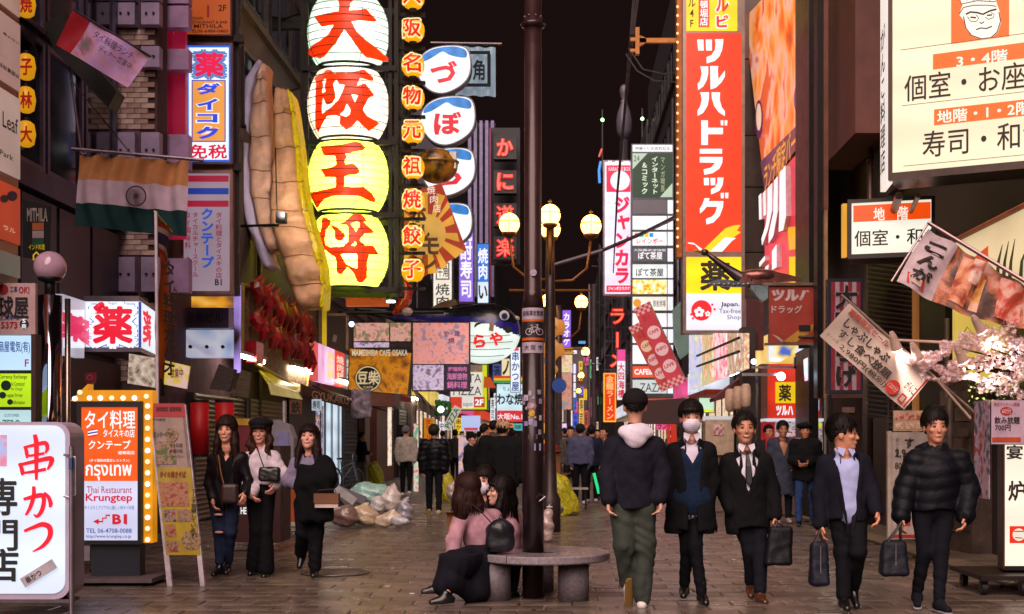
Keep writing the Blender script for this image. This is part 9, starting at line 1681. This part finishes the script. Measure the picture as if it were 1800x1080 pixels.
# ------------------------------------------------------------ three young women on the bench
tS, kS = person('seated woman in a pink sweater and long navy skirt seen from behind', 10.95,
  J((826, 862), (836, 893), (810, 915, -.05), (797, 950, -.15), (797, 985, -.25), (868, 910, .1), (880, 950, .05), (868, 975, -.05), (852, 985, .05), (800, 982, -.30), (770, 1028, -.40), (812, 985, -.42), (784, 1046, -.50), 12),
  face=48, side=1, sex='f', top=dict(k='sweater', c='a9808c', g=.012, hem=-.02, hw=.15, sl=(.060, .056, .046), wr=.008, bf=40, hands=0),
  bot=dict(k='skirt', c='13131d', hr=.10), shoe=dict(c='121114', dL=(-1, -.15, -.05), dR=(-1, -.3, -.05), L=.215), hair='long', hairc='2c1512', skin='c48f7d', s=.96, extra=dict(hair_len=.14))
sput(tS, 'skirt_fold', M('13131d', .85, 0, .22, 9, .003, 70),
  lambda P: U(.06, rc(P, A3(W(850, 983, 10.9)), A3(W(806, 990, 10.62)), .14, .115), rc(P, A3(W(840, 990, 10.8)), A3(W(838, 1035, 10.72)), .13, .12), rc(P, A3(W(806, 990, 10.62)), A3(W(792, 1022, 10.5)), .115, .10), rc(P, A3(W(792, 1020, 10.5)), A3(W(830, 1040, 10.66)), .08, .09))+.010*np.sin(P[:, 0]*34+P[:, 2]*14), A3(W(820, 1010, 10.75))-.5, A3(W(820, 1010, 10.75))+.5, .016)
person('long-haired woman in a pink sweater leaning in to talk on the bench', 11.35,
  J((879, 866), (890, 898), (866, 915, -.05), (858, 945, -.1), (868, 965, -.15), (905, 918, .1), (908, 955, .05), (890, 968, -.05), (890, 985, 0), (880, 985, -.3), (878, 1040, -.3), (905, 985, -.3), (900, 1040, -.3), 12),
  face=250, tilt=-6, side=1, sex='f', top=dict(k='sweater', c='a57c88', g=.012, hem=0, hw=.14, sl=(.056, .052, .044), wr=.008, bf=235, hands=0),
  bot=dict(c='14141c', r=(.085, .07, .05)), hair='bangs', hairc='171010', skin='c99684', s=.96, extra=dict(hair_len=.38))
person('girl in a white face mask sitting between the two pink sweaters', 11.75,
  J((851, 848), (852, 880), (828, 900), (822, 935), (830, 965), (876, 900), (882, 935), (872, 965), (852, 985), (840, 990, -.3), (840, 1030, -.3), (864, 990, -.3), (864, 1030, -.3), 12),
  face=200, tilt=-4, sex='f', top=dict(k='jacket', c='2b2530', g=.012, hem=0, hw=.14, hands=0), bot=dict(c='14141c', r=(.085, .07, .05)), hair='bangs', hairc='1a1110', mask=True, skin='c08a76', s=.96, extra=dict(hair_len=.12))
bp_ = T('backpack', 'small black leather backpack on the back of the left pink sweater', 'backpack', W(880, 968, 10.75))
sput(bp_, 'bag_body', M('15161f', .4, 0, .2, 14, .003, 40, coat=.2), lambda P: smin(bx(P, A3(W(879, 945, 10.72)), (.125, .08, .125), None, .07), el(P, A3(W(880, 930, 10.70)), (.10, .09, .09)), .03)+wrinkle(P, .006, 26, 1), A3(W(880, 942, 10.72))-.25, A3(W(880, 942, 10.72))+.25, .012)
put(TU([W(826, 884, 10.84), W(846, 900, 10.78), W(866, 922, 10.72), W(876, 935, 10.66)], .006, 6), bp_, 'strap', BLK)
put(TU([W(876, 916, 10.7), W(880, 905, 10.7), W(886, 915, 10.7)], .006, 6), bp_, 'handle', BLK)
# ------------------------------------------------------------ passers-by farther down the street
def far(label, x, ytop, yfoot, yf=None, face=0, w_=1., topc='14131a', botc='121218', g=.016, hem=.08, step=.16, arms=0, **kw):
 """a standing or walking figure by photo pixels: x, top of the head, foot line"""
 Y = YG(yfoot); px = F/Y; hgt = H+(HY-ytop)*Y/F; s = hgt/1.75; m = lambda z: HY+(H-z*s)*px; X = lambda dx: x+dx*s*px
 k = dict(k='jacket', c=topc, g=g, hem=hem, hw=.15); k.update(kw.pop('top', {}))
 b = dict(c=botc, r=(.088, .068, .056)); b.update(kw.pop('bot', {}))
 sd_ = .18*w_; prof = abs(math.sin(math.radians(face))) > .7
 if prof: sd_ *= .45
 fx, fy = math.sin(math.radians(face)), math.cos(math.radians(face))
 aw = arms*.28
 j = J((X(.02*fx), m(1.63)), (x, m(1.47)), (X(-sd_), m(1.40)), (X(-sd_-.04), m(1.12)), (X(-sd_-.02+aw*.4+fx*arms*.2), m(.90+arms*.22), fy*.25*arms), (X(sd_), m(1.40)), (X(sd_+.04), m(1.12)), (X(sd_+.02-aw*.4+fx*arms*.25), m(.90+arms*.22), fy*.25*arms),
   (x, m(.92)), (X(-.10+fx*step*.5), m(.50), fy*step*.5), (X(-.10+fx*step*.6), m(.085), fy*step*.8), (X(.10-fx*step*.4), m(.50), -fy*step*.3), (X(.10-fx*step*.8), m(.085+step*.2), -fy*step), .09*s*px)
 k.setdefault('bf', face)
 return person(label, Y, j, face=face, top=k, bot=b, q=kw.pop('q', .62), s=s, **kw)
G = 'passers-by in the street behind'
far('man in a white jacket and grey beanie walking away past the shutters', 714, 751, 872, face=8, topc='b9b0aa', top=dict(g=.03, hem=.05, hw=.165), hat=dict(k='beanie', c='77747c'), hair='crop', shoe=dict(c='c9c6c6', shine=0), group=G)
far('man in a shiny black puffer jacket and side-striped track trousers walking away', 763, 750, 908, face=4, topc='131218', top=dict(g=.035, puff=1, ro=.35, hem=.02, sl=(.078, .07, .056)), hair='messy', hairc='2a211a', shoe=dict(c='b9a88a', sole='8a7a42', dL=(0, .3, -.95), dR=(.1, 1, 0), shine=0), group=G, q=.8)
far('man in a black jacket and khaki trousers looking at his phone by a shutter', 636, 762, 857, face=80, topc='15141a', botc='6a644e', step=.02, arms=1, group=G)
far('young man in a black cap and black coat looking back among the crowd', 828, 762, 900, face=120, topc='141519', hat=dict(k='cap', c='101116'), group=G, top=dict(hem=.2))
far('person in a beige coat with a black strap in the crowd', 852, 748, 885, face=60, topc='8f8168', hairc='171110', group=G, top=dict(hem=.15, hw=.17))
far('person with short dark hair behind the beige coat', 868, 742, 878, face=30, topc='4d4438', hairc='14100e', group=G)
far('heavy-set person in a big black coat with a pale and orange cap', 884, 742, 940, face=20, w_=1.4, topc='121215', botc='101014', top=dict(g=.055, hem=.12, hw=.19, sl=(.09, .08, .06)), hat=dict(k='beanie', c='c79c7c'), group=G, q=.8)
far('person with dark hair facing left beside the big pole', 916, 765, 880, face=250, topc='3c3432', group=G)
far('person in a red coat just right of the big pole', 962, 762, 890, face=20, topc='8f1822', group=G)
far('man in an unzipped grey jacket facing the camera beyond the boxes', 1003, 752, 880, face=185, topc='4f4a48', top=dict(v=.5, vw=.2, open=.05, inner='101014', g=.014), group=G, skin='a9745a')
far('man in a denim jacket with a brown sling pack on his back', 1020, 748, 888, face=15, topc='4c4f6c', top=dict(g=.035, hw=.18, hem=.02), botc='101015', hat=dict(k='beanie', c='1c2428'), shoe=dict(c='c4bcc0', shine=0), step=.04, group=G, q=.8)
far('person in a navy top with dark hair behind the denim jacket', 1040, 750, 884, face=10, topc='1c1f34', shoe=dict(c='b4acb0', shine=0), step=.04, group=G)
far('man in a brown jacket half hidden by the man in the pale hood', 1062, 753, 880, face=215, topc='54453c', group=G, skin='a8745c')
far('man in a long grey overcoat with his hand at his mouth', 1376, 744, 922, face=178, topc='3a3d4c', botc='232738', top=dict(k='coat', g=.028, hem=.38, hw=.18, hemr=.22, v=.25, vw=.3), shoe=dict(c='b49c98', shine=0), arms=.3, hair='short', group=G, skin='9c6a50', q=.9)
far('young man in a black beret and black top printed with a yellow flower', 1416, 746, 925, face=190, topc='141317', botc='28406e', top=dict(g=.035, hem=.12, hw=.18, hemr=.19), hat=dict(k='beret', c='121115'), arms=.9, group=G, skin='ad7658', q=.9)
far('person with dark hair peering from behind the laughing man', 1351, 750, 905, face=160, topc='2a2a2c', group=G, skin='b5795c')
far('small figure in a dark coat far down the street', 992, 754, 842, face=10, topc='2a2d2c', group=G, q=.5)
far('small figure in a brown coat far down the street', 1050, 757, 838, face=170, topc='4a3630', group=G, q=.5)
far('small figure in a grey coat left of the crowd', 800, 757, 850, face=10, topc='3a3a3c', group=G, q=.5)
ri = random.Random(9)
for i, (x, yt, yf, fc, tc, bc, ad) in enumerate(((735, 758, 836, 170, '5a5660', '1c1c24', 'grey coat facing the camera beside the track trousers'), (751, 760, 832, 10, '7a2a30', '14141a', 'dull red jacket left of the yellow flag'), (778, 759, 838, 20, '35425a', '1a1a22', 'slate blue jacket below the slanted pizza banner'), (812, 760, 834, 160, 'a89a88', '2a2a30', 'beige sweater under the white screen'), (842, 760, 842, 15, '4a2f2a', '15151c', 'rust brown coat left of the beige coat'), (903, 758, 846, 20, '565048', '1c1a20', 'khaki coat right of the big black coat'),
  (976, 760, 836, 10, '5c5a66', '15151c', 'grey hooded top beyond the lamp post'), (986, 756, 846, 195, '7d6a58', '20202a', 'tan jacket facing the camera by the boxes'), (1034, 759, 838, 5, '8a8490', '16161e', 'pale grey jacket between the blue jackets'), (1056, 758, 835, 175, '3a2a44', '14141a', 'plum coat by the green stick'), (1182, 757, 845, 10, '584a44', '18181f', 'brown parka left of the masked man'), (1256, 757, 850, 190, '8a8074', '20202a', 'cream jacket between the two black coats'), (1292, 759, 840, 15, '2f3a48', '16161c', 'navy parka at the cream kiosk'))):
 far('walker in a '+ad, x, yt, yf, face=fc, topc=tc, botc=bc, group=G, q=.5, hairc='1a1210')
